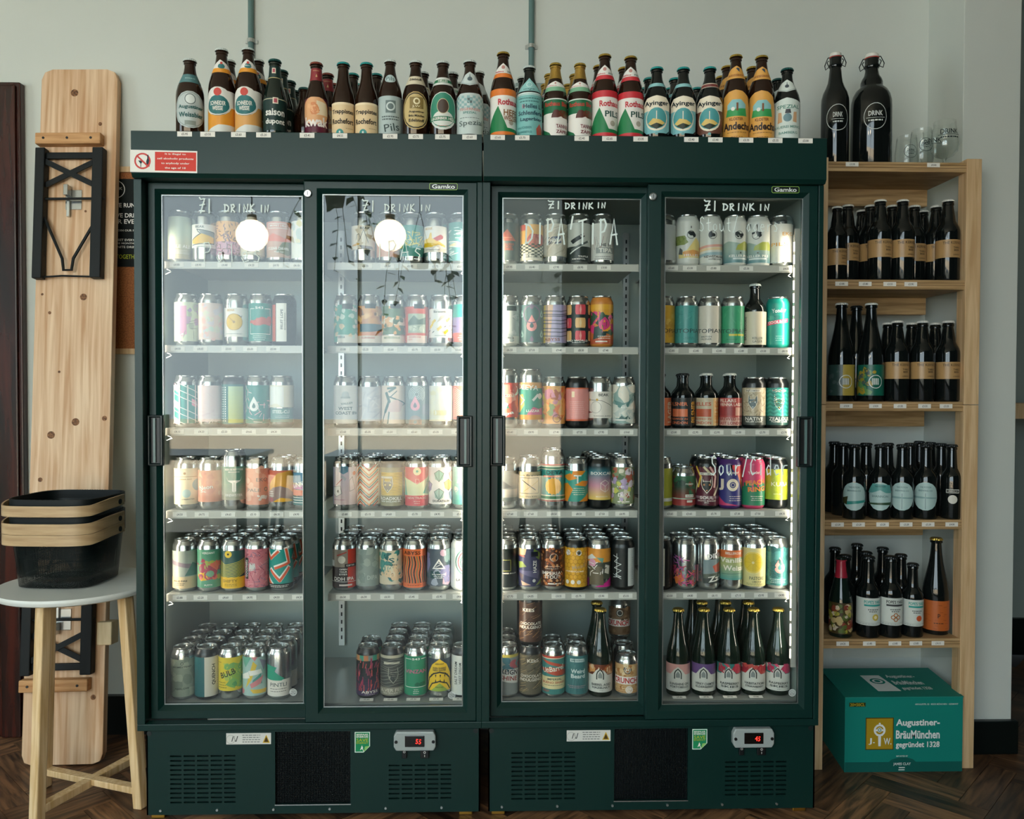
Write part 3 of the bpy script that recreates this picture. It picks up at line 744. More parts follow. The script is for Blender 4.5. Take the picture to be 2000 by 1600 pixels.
TB = {(0, 0): _t(0, '994:9.95 1038:6.40 1085:7.95 1132:8.95 1178:10.00'), (0, 1): _t(0, '995:6.50 1038:7.10 1091:9.40 1134:8.50 1182:7.40'),
 (0, 2): _t(0, '996:5.60 1037:8.95 1086:7.40 1132:7.25 1174:7.95 1224:10.65'), (0, 3): _t(0, '997:7.60 1037:7.60 1082:8.50 1131:8.50 1176:7.50 1216:6.95'),
 (0, 4): _t(0, '997:7.70 1037:4.05 1092:10.55 1131:5.75 1176:5.90 1224:5.55'),
 (1, 0): _t(1, '1309:3.60 1345:3.30 1391:3.80 1455:3.30 1532:4.05'), (1, 1): _t(1, '1311:2.85 1358:2.85 1403:2.85 1446:2.80 1489:3.50 1531:4.10'),
 (1, 2): _t(1, '1316:3.00 1358:2.95 1400:2.95 1442:3.00 1489:3.70 1531:3.70'), (1, 3): _t(1, '1310:3.65 1347:3.65 1395:5.70 1441:7.30 1481:7.50 1529:4.30'),
 (1, 4): _t(1, '1310:3.50 1350:4.80 1398:6.15 1444:7.15 1489:5.95 1529:4.95'), (1, 5): _t(1, '1331:9.80 1384:9.80 1431:9.50 1482:9.80')}
WA = [[('£1', 388, 416, 386, 416, .0035), ('DRINK', 437, 499, 396, 414, .0035), ('IN', 506, 526, 398, 414, .0035), ('Pales', 394, 514, 474, 512, .0022)],
      [('£1', 706, 736, 390, 413, .003), ('DRINK', 750, 812, 396, 413, .0028), ('IN', 818, 842, 398, 412, .0028), ('IPAs', 730, 828, 470, 507, .0024)]]
WB = [[('£1', 1069, 1098, 392, 408, .0034), ('DRINK', 1103, 1160, 394, 408, .0034), ('IN', 1164, 1184, 394, 406, .0034), ("DIPA'TIPA", 1024, 1210, 428, 476, .0046)],
      [('£1', 1374, 1404, 391, 412, .0036), ('DRINK', 1411, 1475, 395, 411, .0036), ('IN', 1480, 1504, 397, 411, .0036), ('Stout/Lagers', 1364, 1522, 424, 452, .0018), ('Sour/Cider', 1386, 1540, 890, 928, .003)]]
FRA, HDA = make_fridge(-.9337, 'dark green glass door display fridge with red age warning sticker on header', 0, '55', WA, TA)
FRB, HDB = make_fridge(-.0207, 'dark green glass door display fridge standing beside the wooden shelf unit', 1, '45', WB, TB)
stroke_sign(HDA, 'age_sticker', .172, .057, [B('e9e7e0'), B('d2483f', .08, .93, -.26, .97), O('c94a48', -.63, .5, .37, .075), PL('2a3a44', (-.52, .25), (-.42, .25), (-.42, .5), (-.45, .62), (-.45, .78), (-.49, .78), (-.49, .62), (-.52, .5)), PL('2a3a44', (-.76, .52), (-.6, .52), (-.68, .36)), L('2a3a44', .03, (-.68, .38), (-.68, .24)), L('c94a48', .075, (-.8, .74), (-.46, .26)), T('It is illegal to', 'W', .35, .83, .62, .1), T('sell alcoholic products', 'W', .35, .62, 1.08, .11), T('to anybody under', 'W', .35, .41, .84, .11), T('the age of 18', 'W', .35, .2, .62, .11)], .0875, -.0202, 1.7415, thick=.0012, rot=math.radians(.6))
for hd, x0, lst in ((HDA, -.9337, '361:5.95 406:3.55 466:3.60 515:5.20 600:3.45 664:4.55 762:2.95 812:3.75 864:3.75 917:3.60'), (HDB, -.0207, '972:3.65 1020:3.70 1136:2.45 1190:2.65 1251:3.05 1350:3.40 1397:3.40 1457:3.35 1514:3.35 1573:3.00')):
    for px, t in _t(0, lst): price_tag(hd, PX(px, -.02, 268) - x0, -.0205, 1.8128, t)
# ------------------------------------------------------------------ folded beer bench leaning on the wall
BL_, BW_, BT_ = 2.205, .245, .028
bb = empty('folding_bench', 'folded pine beer bench with black steel legs leaning against the wall', 'bench', (-1.305, .335, .004))
_th = -math.atan((WALL_Y - .001 - .335 - BT_) / BL_); _ph = -.0165
bb.rotation_euler = (_th, _ph, 0)
_c = [(-BW_ / 2 + .03, 0), (BW_ / 2 - .03, 0), (BW_ / 2 - .008, .008), (BW_ / 2, .03), (BW_ / 2, BL_ - .035), (BW_ / 2 - .01, BL_ - .01), (BW_ / 2 - .035, BL_), (-BW_ / 2 + .035, BL_), (-BW_ / 2 + .01, BL_ - .01), (-BW_ / 2, BL_ - .035), (-BW_ / 2, .03), (-BW_ / 2 + .008, .008)]
n = len(_c)
MB().add([(a, y, b) for y in (0, BT_) for a, b in _c], [tuple(range(n)), tuple(range(2 * n - 1, n - 1, -1))] + [(k, k + n, (k + 1) % n + n, (k + 1) % n) for k in range(n)]).build('plank', M_PINE, bb, bevel=.002)
m_kn = mat('pine_knot', '5c3a20', .7, noise=('9a6a42', (160, 160, 160), 3, .4, .65))
for u, v, r in ((-.015, 2.125, .012), (.07, 2.02, .006), (-.098, 1.97, .006), (.03, 1.45, .011), (-.1, 1.46, .004), (.015, 1.05, .012), (-.06, 1.01, .012), (-.09, .87, .007), (-.075, 1.4, .005), (-.04, 1.21, .004), (.105, 1.06, .008), (.09, .2, .008), (-.08, .17, .005), (-.07, .11, .006), (.03, 1.73, .004)):
    MB().disc((u, -.0006, v), r, depth=.002, n=14).build('knot', m_kn, bb)
for end in (0, 1):
    def q(u, v, y): return (u, y, BL_ - v if end else v)     # v = distance from the end of the plank
    def bx(name, u0, u1, y0, y1, v0, v1, m, bevel=0, par=None):
        a, b = sorted((q(0, v0, 0)[2], q(0, v1, 0)[2])); return box(name, u0, u1, y0, y1, a, b, m, par or bb, bevel)
    bt = bx('batten', -.122, .085, -.03, 0, .225, .262, M_PINE2, .003)
    for u in (-.095, -.02, .055): MB().disc((u, -.0315, q(0, .243, 0)[2]), .004, depth=.003, n=12).build('screw', M_BLACK, bt)
    fr = MB()
    for u0, u1 in ((-.118, -.088), (.062, .096)):
        z0, z1 = sorted((q(0, .275, 0)[2], q(0, .70, 0)[2])); fr.box(u0, u1, -.034, -.004, z0, z1)
    z0, z1 = sorted((q(0, .287, 0)[2], q(0, .308, 0)[2])); fr.box(-.09, .064, -.022, -.01, z0, z1)
    lf = fr.build('leg_frame', M_BLKSTEEL, bb, bevel=.003)
    MB().bar(q(-.09, .318, -.024), q(.064, .395, -.024), .017, .004).bar(q(-.09, .395, -.019), q(.064, .318, -.019), .017, .004).build('cross_brace', M_BLKSTEEL, lf)
    MB().tube([q(-.12, .44, -.02), q(.1, .44, -.02)], .0042, 8).build('pivot_rod', M_BLKSTEEL, lf)
    MB().tube([q(-.09, .50, -.02), q(-.03, .635, -.02), q(-.025, .672, -.02), q(.0, .672, -.02), q(.005, .635, -.02), q(.062, .53, -.02)], .0048, 8).build('brace_wire', M_BLKSTEEL, lf)
    MB().tube([q(-.118, .695, -.018), q(-.03, .690, -.018), q(.094, .695, -.018)], .003, 8).build('foot_bar', M_BLKSTEEL, lf)
    la = bx('latch_plate', -.034, .018, -.003, 0, .405, .47, M_CHROME, .003)
    bx('latch_lever', -.028, -.014, -.03, -.003, .395, .43, M_CHROME, .002, la); bx('latch_tongue', -.026, -.016, -.012, -.003, .44, .495, M_ALU, .002, la)
    if not end: MB().box(.105, .15, -.02, .03, .36, .43).build('end_block', wood('pale_block', 'b9a077', 'd8c49c', scale=(30, 30, 5)), bb, bevel=.003)

# ------------------------------------------------------------------ cork board with poster
cb = empty('cork_board', 'wood framed cork board on wall behind the leaning bench', 'board', (-1.19, WALL_Y, PZ(692, WALL_Y, 240)))
ch = PZ(328, WALL_Y, 240) - PZ(692, WALL_Y, 240)
MB().box(-.17, .42, -.012, 0, .01, ch - .01).build('cork', mat('cork', 'a8693c', .9, noise=('7d4926', (260, 260, 260), 4, .35, .65)), cb)
MB().box(-.19, .43, -.018, 0, 0, .018).box(-.19, .43, -.018, 0, ch - .018, ch).box(-.19, -.172, -.018, 0, 0, ch).box(.412, .43, -.018, 0, 0, ch).build('frame', M_POST, cb)
pw, ph_ = .17, PZ(352, WALL_Y, 240) - PZ(523, WALL_Y, 240)
ops = [B('0d1413'), O('e8e8e2', -.43, .88, .1, .008), T('DRINK', 'e8e8e2', -.43, .89, .27, .03), T('WE LOVE RUNNING', 'f2f0ea', -.27, .70, 1.13, .05), T('WE LOVE DRINKING', 'f2f0ea', -.235, .585, 1.23, .05), T('BEER EVERY', 'f2f0ea', -.235, .515, .77, .05), T('SO JOIN OUR RUN', 'd8d8d0', -.23, .41, .6, .03), T('WE MEET EVERY 2ND', 'd8d8d0', -.23, .305, .75, .026), T('OF THE MONTH @ 6.45', 'd8d8d0', -.2, .265, .8, .026), T('IGNITE DRINK', 'd8d8d0', -.22, .225, .55, .026), T('RUN TOGETHER', 'a9b52c', -.3, .115, .75, .05, b=.4)]
p = stroke_sign(None, 'poster', .30, ph_, ops, -1.17, WALL_Y - .0125, PZ(437, WALL_Y, 240)); tag(p, 'black running club poster with white lettering pinned on cork board', 'poster')

# ------------------------------------------------------------------ round side table with three stacked baskets
TBX, TBY, TBZ = -1.157, .15, .606
tb = empty('side_table', 'round white topped side table on slanted bamboo legs beside fridge', 'table', (TBX, TBY, 0))
MB().lathe([(0, TBZ - .02), (.196, TBZ - .02), (.206, TBZ - .016), (.2095, TBZ - .009), (.2095, TBZ - .004), (.207, TBZ), (0, TBZ)], 64).build('table_top', mat('white_lacquer', 'd9dcd6', .35), tb, smooth=True)
cx, cy = .033, -.005
offs = [(-.063, -.165), (.065, .165), (.165, -.065), (-.165, .063)]
for ox, oy in offs:
    MB().bar((cx + ox, cy + oy, 0), (cx - .01 + ox * .78, cy + oy * .78, TBZ - .02), .029, .029, up=(ox, oy, 0)).build('leg', M_BAMBOO, tb, bevel=.003)
MB().bar((cx + offs[0][0] * .96, cy + offs[0][1] * .96, .045), (cx + offs[1][0] * .96, cy + offs[1][1] * .96, .045), .027, .022, up=(0, 0, 1)).build('stretcher', M_BAMBOO, tb, bevel=.002)
MB().bar((cx + offs[2][0] * .96, cy + offs[2][1] * .96, .048), (cx + offs[3][0] * .96, cy + offs[3][1] * .96, .048), .027, .018, up=(0, 0, 1)).build('stretcher', M_BAMBOO, tb, bevel=.002)

m = bpy.data.materials.new('wire_mesh'); m.use_nodes = True; MATS['wire_mesh'] = m     # fine expanded-metal mesh
nt = m.node_tree; N = nt.nodes; K = nt.links; pb = N['Principled BSDF']; pb.inputs['Base Color'].default_value = (*lin('0f1a1a'), 1); pb.inputs['Roughness'].default_value = .35; pb.inputs['Metallic'].default_value = .3
uv = N.new('ShaderNodeUVMap'); uv.uv_map = 'UV'; sp = N.new('ShaderNodeSeparateXYZ'); K.new(uv.outputs[0], sp.inputs[0])
def mth(op, a, b=None):
    n_ = N.new('ShaderNodeMath'); n_.operation = op
    for i, s_ in enumerate((a, b)):
        if s_ is None: continue
        if isinstance(s_, (int, float)): n_.inputs[i].default_value = s_
        else: K.new(s_, n_.inputs[i])
    return n_.outputs[0]
u_, v_ = mth('MULTIPLY', sp.outputs[0], 210), mth('MULTIPLY', sp.outputs[1], 260)
da = mth('ABSOLUTE', mth('SUBTRACT', mth('FRACT', mth('ADD', u_, v_)), .5)); db = mth('ABSOLUTE', mth('SUBTRACT', mth('FRACT', mth('SUBTRACT', u_, v_)), .5))
hole = mth('MULTIPLY', mth('LESS_THAN', da, .33), mth('LESS_THAN', db, .33))
tr = N.new('ShaderNodeBsdfTransparent'); mx = N.new('ShaderNodeMixShader'); K.new(hole, mx.inputs[0]); K.new(pb.outputs[0], mx.inputs[1]); K.new(tr.outputs[0], mx.inputs[2]); K.new(mx.outputs[0], N['Material Output'].inputs[0])

def rr(a, b, e=4.2, n=56, s=1):
    o = []
    for k in range(n):
        t = 2 * math.pi * k / n; c, d = math.cos(t), math.sin(t)
        o.append((s * a * abs(c) ** (2 / e) * (1 if c > 0 else -1), s * b * abs(d) ** (2 / e) * (1 if d > 0 else -1)))
    return o
BH = .168
def make_basket(z, label):
    b = empty('wire_basket', label, 'basket', (-1.193, .172, z), (0, 0, math.radians(-3)), 'stacked wire baskets')
    lv = [(.0, .60, .018), (.0, .80, .004), (.02, .87, 0), (.5, .93, 0), (1, 1, 0)]
    rings = []
    for f, s, dz in lv: rings.append([(x, y, .012 * (f == 0 and s < .7) + BH * f + .001) for x, y in rr(.124, .118, s=s)])
    n = 56; vs = [q for r in rings for q in r]; fs = []; us = []
    for i in range(len(rings) - 1):
        for k in range(n): fs.append((i * n + k, i * n + (k + 1) % n, (i + 1) * n + (k + 1) % n, (i + 1) * n + k))
    fs.append(tuple(range(n)))
    me = bpy.data.meshes.new('mesh_body'); me.from_pydata(vs, [], fs); me.materials.append(m)
    ul = me.uv_layers.new(name='UV')
    for p in me.polygons:
        for li, vi in zip(p.loop_indices, p.vertices):
            i, k = divmod(vi, n); kk = k
            if len(p.vertices) == 4 and k == 0 and any(w % n == n - 1 for w in p.vertices): kk = n
            ul.data[li].uv = (kk / n * .78, (0, .03, .05, .13, .215)[i]) if len(p.vertices) == 4 else (vs[vi][0], vs[vi][1])
    me.polygons.foreach_set('use_smooth', [True] * len(me.polygons)); link('mesh_body', me, b)
    rim = MB(); o1 = rr(.1255, .1195, n=56); o2 = rr(.1215, .1155, n=56); loops = [[(x, y, BH - .03) for x, y in o1], [(x, y, BH) for x, y in o1], [(x, y, BH) for x, y in o2], [(x, y, BH - .03) for x, y in o2]]
    vs = [q for l in loops for q in l]; fs = [(i * n + k, i * n + (k + 1) % n, ((i + 1) % 4) * n + (k + 1) % n, ((i + 1) % 4) * n + k) for i in range(4) for k in range(n)]
    rim.add(vs, fs).build('rim', M_BLKSTEEL, b, smooth=True)
    # bentwood handle folded down round the front
    a_, b_ = rr(.139, .142, e=4, n=80), rr(.135, .138, e=4, n=80); idx_ = [k for k in range(80) if 38 <= k <= 80] + []
    pa = [a_[k % 80] for k in range(39, 82)]; pbk = [b_[k % 80] for k in range(39, 82)]; hv = []; nn = len(pa)
    for i in range(nn):
        t = i / (nn - 1); lift = .012 * max(0, abs(t - .5) * 2 - .55) / .45; hh = .029
        for (x, y) in (pa[i], pbk[i]):
            for s in (0, 1): hv.append((x, y, BH - .043 + lift + s * hh))
    hf = [(0, 1, 3, 2), tuple(4 * (nn - 1) + k for k in (0, 2, 3, 1))]
    for i in range(nn - 1):
        a = 4 * i; c = a + 4; hf += [(a, c, c + 1, a + 1), (a + 2, a + 3, c + 3, c + 2), (a + 1, c + 1, c + 3, a + 3), (a, a + 2, c + 2, c)]
    hd = MB().add(hv, hf).build('handle', M_ASH, b, smooth=True)
    for s in (-1, 1):
        x = s * .1385; MB().tube([(x - s * .016, .012, BH - .02), (x + s * .003, .012, BH - .02)], .0075, 14).build('rivet', M_BLKSTEEL, hd, smooth=True)
    return b
make_basket(TBZ, 'bottom wire mesh basket with wooden handle standing on the side table')
make_basket(TBZ + .03, 'middle wire mesh basket of the stack of three with wooden handles')
make_basket(TBZ + .078, 'topmost wire mesh basket of the stack with wooden handle')

# ------------------------------------------------------------------ wooden shelf unit on the right
SY = .262
BKX0, BKX1 = PX(1583, SY, 900), PX(1910, SY, 900)
bk = empty('shelf_unit', 'open wooden shelf unit full of bottles standing right of the fridges', 'shelf unit', (BKX0, SY, 0))
BW2 = BKX1 - BKX0; bz_top = PZ(310, SY, 1895)
for x in (0, BW2 - .046):
    for y0 in (0,):
        mid = PZ(791, SY, 1895)
        p_ = MB().box(x, x + .046, y0, y0 + (.046 if not y0 else .02), 0, mid - .0008).box(x, x + .046, y0, y0 + (.046 if not y0 else .02), mid + .0008, bz_top).build('post', M_POST, bk, bevel=.0015)
BSH = []
btags = ['1665:10.00 1824:4.00', '1644:3.80 1690:3.80 1738:3.55 1779:3.90', '1653:10.50 1710:10.50 1758:3.55 1806:3.55 1848:3.55', '1636:3.20 1677:3.20 1724:3.20 1770:3.20 1813:3.20 1859:4.00', '1646:4.25 1698:3.85 1748:3.85 1789:3.85 1832:10.15']
for i, py in enumerate((326, 556, 794, 1025, 1257)):
    zc = PZ(py, SY + .004, 1750); top = zc + .0145; BSH.append(top)
    s = MB().box(.046, BW2 - .046, .004, .245, zc - .0145, top).build('shelf', M_PLY, bk, bevel=.001)
    MB().box(.046, BW2 - .046, .0032, .0045, zc - .003, zc - .0015).box(.046, BW2 - .046, .0032, .0045, zc + .0055, zc + .007).build('ply_layer', mat('ply_dark', '7b5c3a', .6), s)
    MB().box(.046, BW2 - .05, .215, .245, zc - .0145 - .055, zc - .0145).build('cleat', M_PLY, s, bevel=.002) if i < 4 else None
    if 0 < i < 5: MB().box(.075, BW2 - .055, .0015, .0035, zc - .042, zc - .012).build('price_holder', M_CLEAR, s)
    for px, t in _t(0, btags[i]): price_tag(s, PX(px, SY, py) - BKX0, .0012 if i else .003, zc + (.001 if i else .006), t, w=.0385)

# ------------------------------------------------------------------ beer carton
CX0, CX1, CY0, CY1 = PX(1650, .245, 1430), PX(1880, .245, 1430), .245, .485
czt = PZ(1361, .245, 1760); sk = .03
ct = empty('beer_carton', 'teal beer carton with white lettering on floor under the shelves', 'box', ((CX0 + CX1) / 2, CY0, 0))
hw = (CX1 - CX0) / 2; dp = CY1 - CY0
MB().add([(-hw, 0, 0), (hw, 0, 0), (hw + sk * .6, dp, 0), (-hw + sk, dp, 0), (-hw, 0, czt), (hw, 0, czt), (hw + sk * .6, dp, czt - .012), (-hw + sk, dp, czt - .012)], [(0, 1, 5, 4), (1, 2, 6, 5), (2, 3, 7, 6), (3, 0, 4, 7), (3, 2, 1, 0)]).build('carton_body', mat('carton_teal', '0b8073', .6), ct)
MB().add([(-hw - .001, -.001, czt), (hw + .001, -.001, czt), (hw - .012 + sk, dp * .97, czt + .008), (-hw - .012 + sk, dp * .97, czt + .008), (-hw - .001, -.001, czt - .003), (hw + .001, -.001, czt - .003), (hw - .012 + sk, dp * .97, czt + .005), (-hw - .012 + sk, dp * .97, czt + .005)], [(0, 1, 2, 3), (7, 6, 5, 4), (0, 4, 5, 1), (1, 5, 6, 2), (2, 6, 7, 3), (3, 7, 4, 0)]).build('flap', MATS['carton_teal'], ct)
def crest(x, v, s, fg):
    return [O(fg, x, v + s * .18, s * .42, s * .13), C(fg, x - .0, v + s * .2, s * .17), O('0b8073' if fg != 'navy' else 'W', x, v + s * .2, s * .12, s * .05), PL(fg, (x - .025, v - s * .2), (x + .025, v - s * .2), (x + .02, v - s * .95), (x - .02, v - s * .95)), *[C(fg, x + math.cos(k * .785) * s * .46 * .62, v + s * .18 + math.sin(k * .785) * s * .46, s * .08, n=8) for k in range(8)]]
A_ = [B('0b8073'), B('0b5a52', 0, .135), PL('0b5a52', (-.26, .13), (-.2, .17), (-.08, .195), (.05, .195), (.16, .17), (.22, .13)),
      B('4c420e', .30, .735, -.655, -.175), B('b08f1c', .312, .722, -.64, -.19), *crest(-.415, .53, .19, 'e9ecea'), T('J.', 'e9ecea', -.55, .415, .11, .09), T('W.', 'e9ecea', -.28, .415, .13, .09),
      T('Augustiner-', 'e9ecea', .235, .655, .75, .115, b=1.6), T('BräuMünchen', 'e9ecea', .235, .505, .75, .115, b=1.6), T('gegründet 1328', 'e9ecea', .235, .36, .75, .10, b=1.4),
      B('2b3a14', .885, .94, -.94, -.66), T('20×50CL', 'b09a2a', -.8, .912, .25, .042), T('ARNULFSTR. 52 · 80335 MÜNCHEN · GERMANY', 'cfe0da', .55, .915, .74, .025, b=.5),
      T('IMPORTED BY', 'cfe0da', -.03, .215, .2, .022, b=.5), T('JAMES CLAY', 'dfe8e4', -.03, .105, .3, .045), TL('cfe0da', -.03, .06, .16, 2, .03, .014)]
link('front_print', art_mesh('front_print', A_, M_PAPER, 0, czt - .003, hw=hw - .001, gap=.0008, step=.00004), ct)
Af = [PL('e2e8e4', (-.36, .1), (.04 - .0, .1), (-.02, .75), (-.36, .75)), *crest(-.17, .45, .28, '0b8073')[:3], T('Augustiner-', 'dfe8e4', .33, .68, .52, .16, b=1.5), T('BräuMünchen', 'dfe8e4', .33, .43, .52, .16, b=1.5), T('gegründet 1328', 'dfe8e4', .36, .19, .52, .14, b=1.3)]
ft = link('flap_print', art_mesh('flap_print', Af, M_PAPER, .02, dp * .9, hw=hw, gap=.0006, step=.00004), ct, (.005, 0, czt + .0005)); ft.rotation_euler = (math.radians(-88), 0, 0)

# far wall ledge glimpsed past the pillar
lg = box('wall_ledge', PX(1974, 1.0, 800), 3.2, 1.05, 1.349, PZ(818, 1.05, 1985), PZ(788, 1.05, 1985), M_POST); tag(lg, 'narrow wooden ledge on the far wall at the right edge', 'ledge')

# ------------------------------------------------------------------ the room behind the camera, seen mirrored in the fridge glass
m_globe = mat('opal_globe', 'fff3dc', .4, emit=(1.0, .85, .64), es=30)
for px, gy, lab in ((492, .05, 'lit opal globe pendant lamp mirrored in the leftmost glass door'), (762, .02, 'lit opal globe pendant lamp mirrored in the second glass door')):
    v = P(px, 460, 3.0 + 2 * gy)
    g = empty('globe_pendant', lab, 'lamp', (v.x, -3.0, v.z), group='globe pendants behind the photographer')
    MB().lathe([(.1 * math.sin(math.pi * k / 16), -.1 * math.cos(math.pi * k / 16)) for k in range(17)], 32).build('globe', m_globe, g, smooth=True)
    MB().tube([(0, 0, .095), (0, 0, .13)], .03, 16).build('cap', M_BRASS, g); MB().tube([(0, 0, .13), (0, 0, 2.95 - v.z)], .004, 6).build('cord', M_BLACK, g)
m_leaf = mat('pothos_leaf', '2c5a2e', .45)
for i, (px, py, lab) in enumerate(((655, 440, 'trailing green plant in hanging pot mirrored beside the second globe lamp'), (820, 560, 'low trailing green plant mirrored below the second globe lamp'), (1140, 500, 'trailing green plant in hanging pot mirrored in the third glass door'))):
    v = P(px, py, 3.25); R = random.Random(40 + i)
    g = empty('hanging_plant', lab, 'plant', (v.x, -3.2, v.z), group='hanging plants behind the photographer')
    MB().lathe([(0, .12), (.055, .12), (.075, .24), (.068, .24), (.05, .13), (0, .13)], 20).build('pot', mat('pot_grey', '4c5552', .6), g, smooth=True)
    MB().tube([(-.06, 0, .24), (0, 0, .5)], .002, 5).tube([(.06, 0, .24), (0, 0, .5)], .002, 5).tube([(0, 0, .5), (0, 0, 2.95 - v.z)], .002, 5).build('hanger', M_BLACK, g)
    lf = MB(); vn = MB()
    for s in range(9):
        a = R.uniform(0, 6.28); p = Vector((.06 * math.cos(a), .06 * math.sin(a), .25)); pts = [p.copy()]; d = Vector((math.cos(a) * .05, math.sin(a) * .05, .02))
        for k in range(R.randint(5, 10)):
            p = p + d; d = d * .75 + Vector((R.uniform(-.012, .012), R.uniform(-.012, .012), -.028)); pts.append(p.copy())
            b = R.uniform(0, 6.28); e1 = Vector((math.cos(b), math.sin(b), R.uniform(-.8, .1))).normalized(); e2 = e1.cross(Vector((0, 0, 1))).normalized(); l = R.uniform(.05, .085)
            lf.add([p, p + e1 * l * .35 + e2 * l * .38, p + e1 * l - Vector((0, 0, .01)), p + e1 * l * .35 - e2 * l * .38], [(0, 1, 2), (0, 2, 3)])
        vn.tube(pts, .002, 5)
    lf.build('leaves', m_leaf, g); vn.build('stems', m_leaf, g)
for i, (x, y, lab) in enumerate(((-2.0, -3.15, 'dark cafe table by the shop window mirrored low in the leftmost door'), (-.55, -3.15, 'dark cafe table by the shop window mirrored low in the second door'))):
    g = empty('cafe_table', lab, 'table', (x, y, 0), group='cafe tables by the window')
    box('table_top', -.5, .5, -.3, .3, .72, .75, M_MAHOG, g, .004)
    for sx in (-.44, .44):
        for sy in (-.25, .25): box('leg', sx - .025, sx + .025, sy - .025, sy + .025, 0, .72, M_BLACK, g)
for i, (x, y, lab) in enumerate(((-2.85, -2.7, 'dark stool before the window mirrored at the left of leftmost door'), (-1.27, -3.05, 'dark stool before the window mirrored between the two left doors'), (.32, -3.05, 'dark stool before the window mirrored in the second door'))):
    g = empty('stool', lab, 'stool', (x, y, 0), group='stools by the window')
    MB().lathe([(0, .62), (.16, .62), (.17, .635), (.165, .65), (0, .65)], 28).build('seat', M_BLACK, g, smooth=True)
    for k in range(4):
        a = math.radians(45 + 90 * k); MB().bar((.19 * math.cos(a), .19 * math.sin(a), 0), (.11 * math.cos(a), .11 * math.sin(a), .62), .028).build('leg', M_BLACK, g)
    MB().bar((.16 * math.cos(.785), .16 * math.sin(.785), .22), (-.16 * math.cos(.785), -.16 * math.sin(.785), .22), .02).build('stretcher', M_BLACK, g)
# ------------------------------------------------------------------ cans
CR = .0328
ORD = ['top', 'second', 'third', 'fourth', 'fifth']
M_CAN = mat('can_aluminium', 'ccd0cf', .22, metal=.95); M_CANK = mat('can_black', '0d1213', .3, spec=.6)
M_LID = mat('lid_aluminium', 'c6cac8', .25, metal=.95)
_cb = {}
def can_prof(H): return [(0, .004), (.021, .002), (.0245, 0), (.0265, .0008), (.0310, .006), (CR, .011), (CR, H - .019), (.0318, H - .0155), (.0296, H - .011), (.0278, H - .0075), (.0268, H - .005)]
def can_parts(kind, H):
    k = (kind, round(H, 4))
    if k not in _cb:
        m = M_CAN if kind == 's' else M_CANK if kind == 'k' else mat('can_' + kind, kind, .3, spec=.5)
        body = MB().lathe(can_prof(H), 36).mesh('body', m, True)
        ml = M_LID
        lid = MB().lathe([(.0268, H - .005), (.0277, H - .0035), (.0277, H - .0008), (.0268, H), (.0258, H - .0008), (.0252, H - .0062), (.0235, H - .0065), (.0225, H - .0048), (0, H - .0045)], 36)
        lid.add([(sx * w_, y, H - .0032 + dz) for dz in (0, .0012) for sx, y, w_ in ((-1, -.008, .006), (1, -.008, .006), (1, .012, .0075), (-1, .012, .0075))], [(0, 1, 2, 3)[::-1], (4, 5, 6, 7), (0, 1, 5, 4), (1, 2, 6, 5), (2, 3, 7, 6), (3, 0, 4, 7)])
        _cb[k] = (body, lid.mesh('lid', ml, True))
    return _cb[k]
def face(x, y): return math.atan2(-x, y - CAM.y)     # labels are turned to the front of the shop, where customers stand
STAND = []
def place_can(x, y, z, kind, H, label, group, lab_me=None, rot=0):
    rot += face(x, y)
    t = empty('beer_can', label, 'can', (x, y, z), (0, 0, rot), group); STAND.append((t, CR, H))
    b, l = can_parts(kind, H); link('body', b, t); link('lid', l, t)
    if lab_me: link('label', lab_me, t)
    return t
ROWH = {'': .145, 't': .166, 'h': .118}
RN = random.Random(5)
def cans(door, row, items):
    side = 'left' if door < 2 else 'right'; half = 'left' if door % 2 == 0 else 'right'
    where = '%s, %s fridge %s half' % (ORD[row] + ' shelf' if row < 5 else 'bottom', side, half)
    grp = 'cans on ' + where
    for it in items:
        px, kind, desc, rear, ops = it[:5]; ex = it[5] if len(it) > 5 else {}
        hk = ''
        if kind[-1:] in ('t', 'h') and kind[:-1] in ('s', 'k'): hk = kind[-1]; kind = kind[:-1]
        H = ex.get('H', ROWH[hk]); y = ex.get('y', .14); z = SHELF_Z[row] + ex.get('dz', 0)
        x = PX(px, y, 600 + row * 150)
        prof = can_prof(H); me = art_mesh('label', ops, M_PRINT, .010, H - .0185, prof) if ops else None
        place_can(x, y, z, kind, H, ex.get('lab') or '%s, %s' % (desc, where), grp, me, RN.uniform(-.03, .03))
        for k in range(1, rear + 1):
            o_ = ('', 'second', 'third', 'fourth', 'fifth')[k]
            place_can(x + RN.uniform(-.002, .002), y + .0685 * k, z, kind, H, '%s can back in line behind the %s' % (o_, desc), grp, me if k == 1 or row == 4 else None, RN.uniform(-.4, .4))
t_ = 'dgrey'
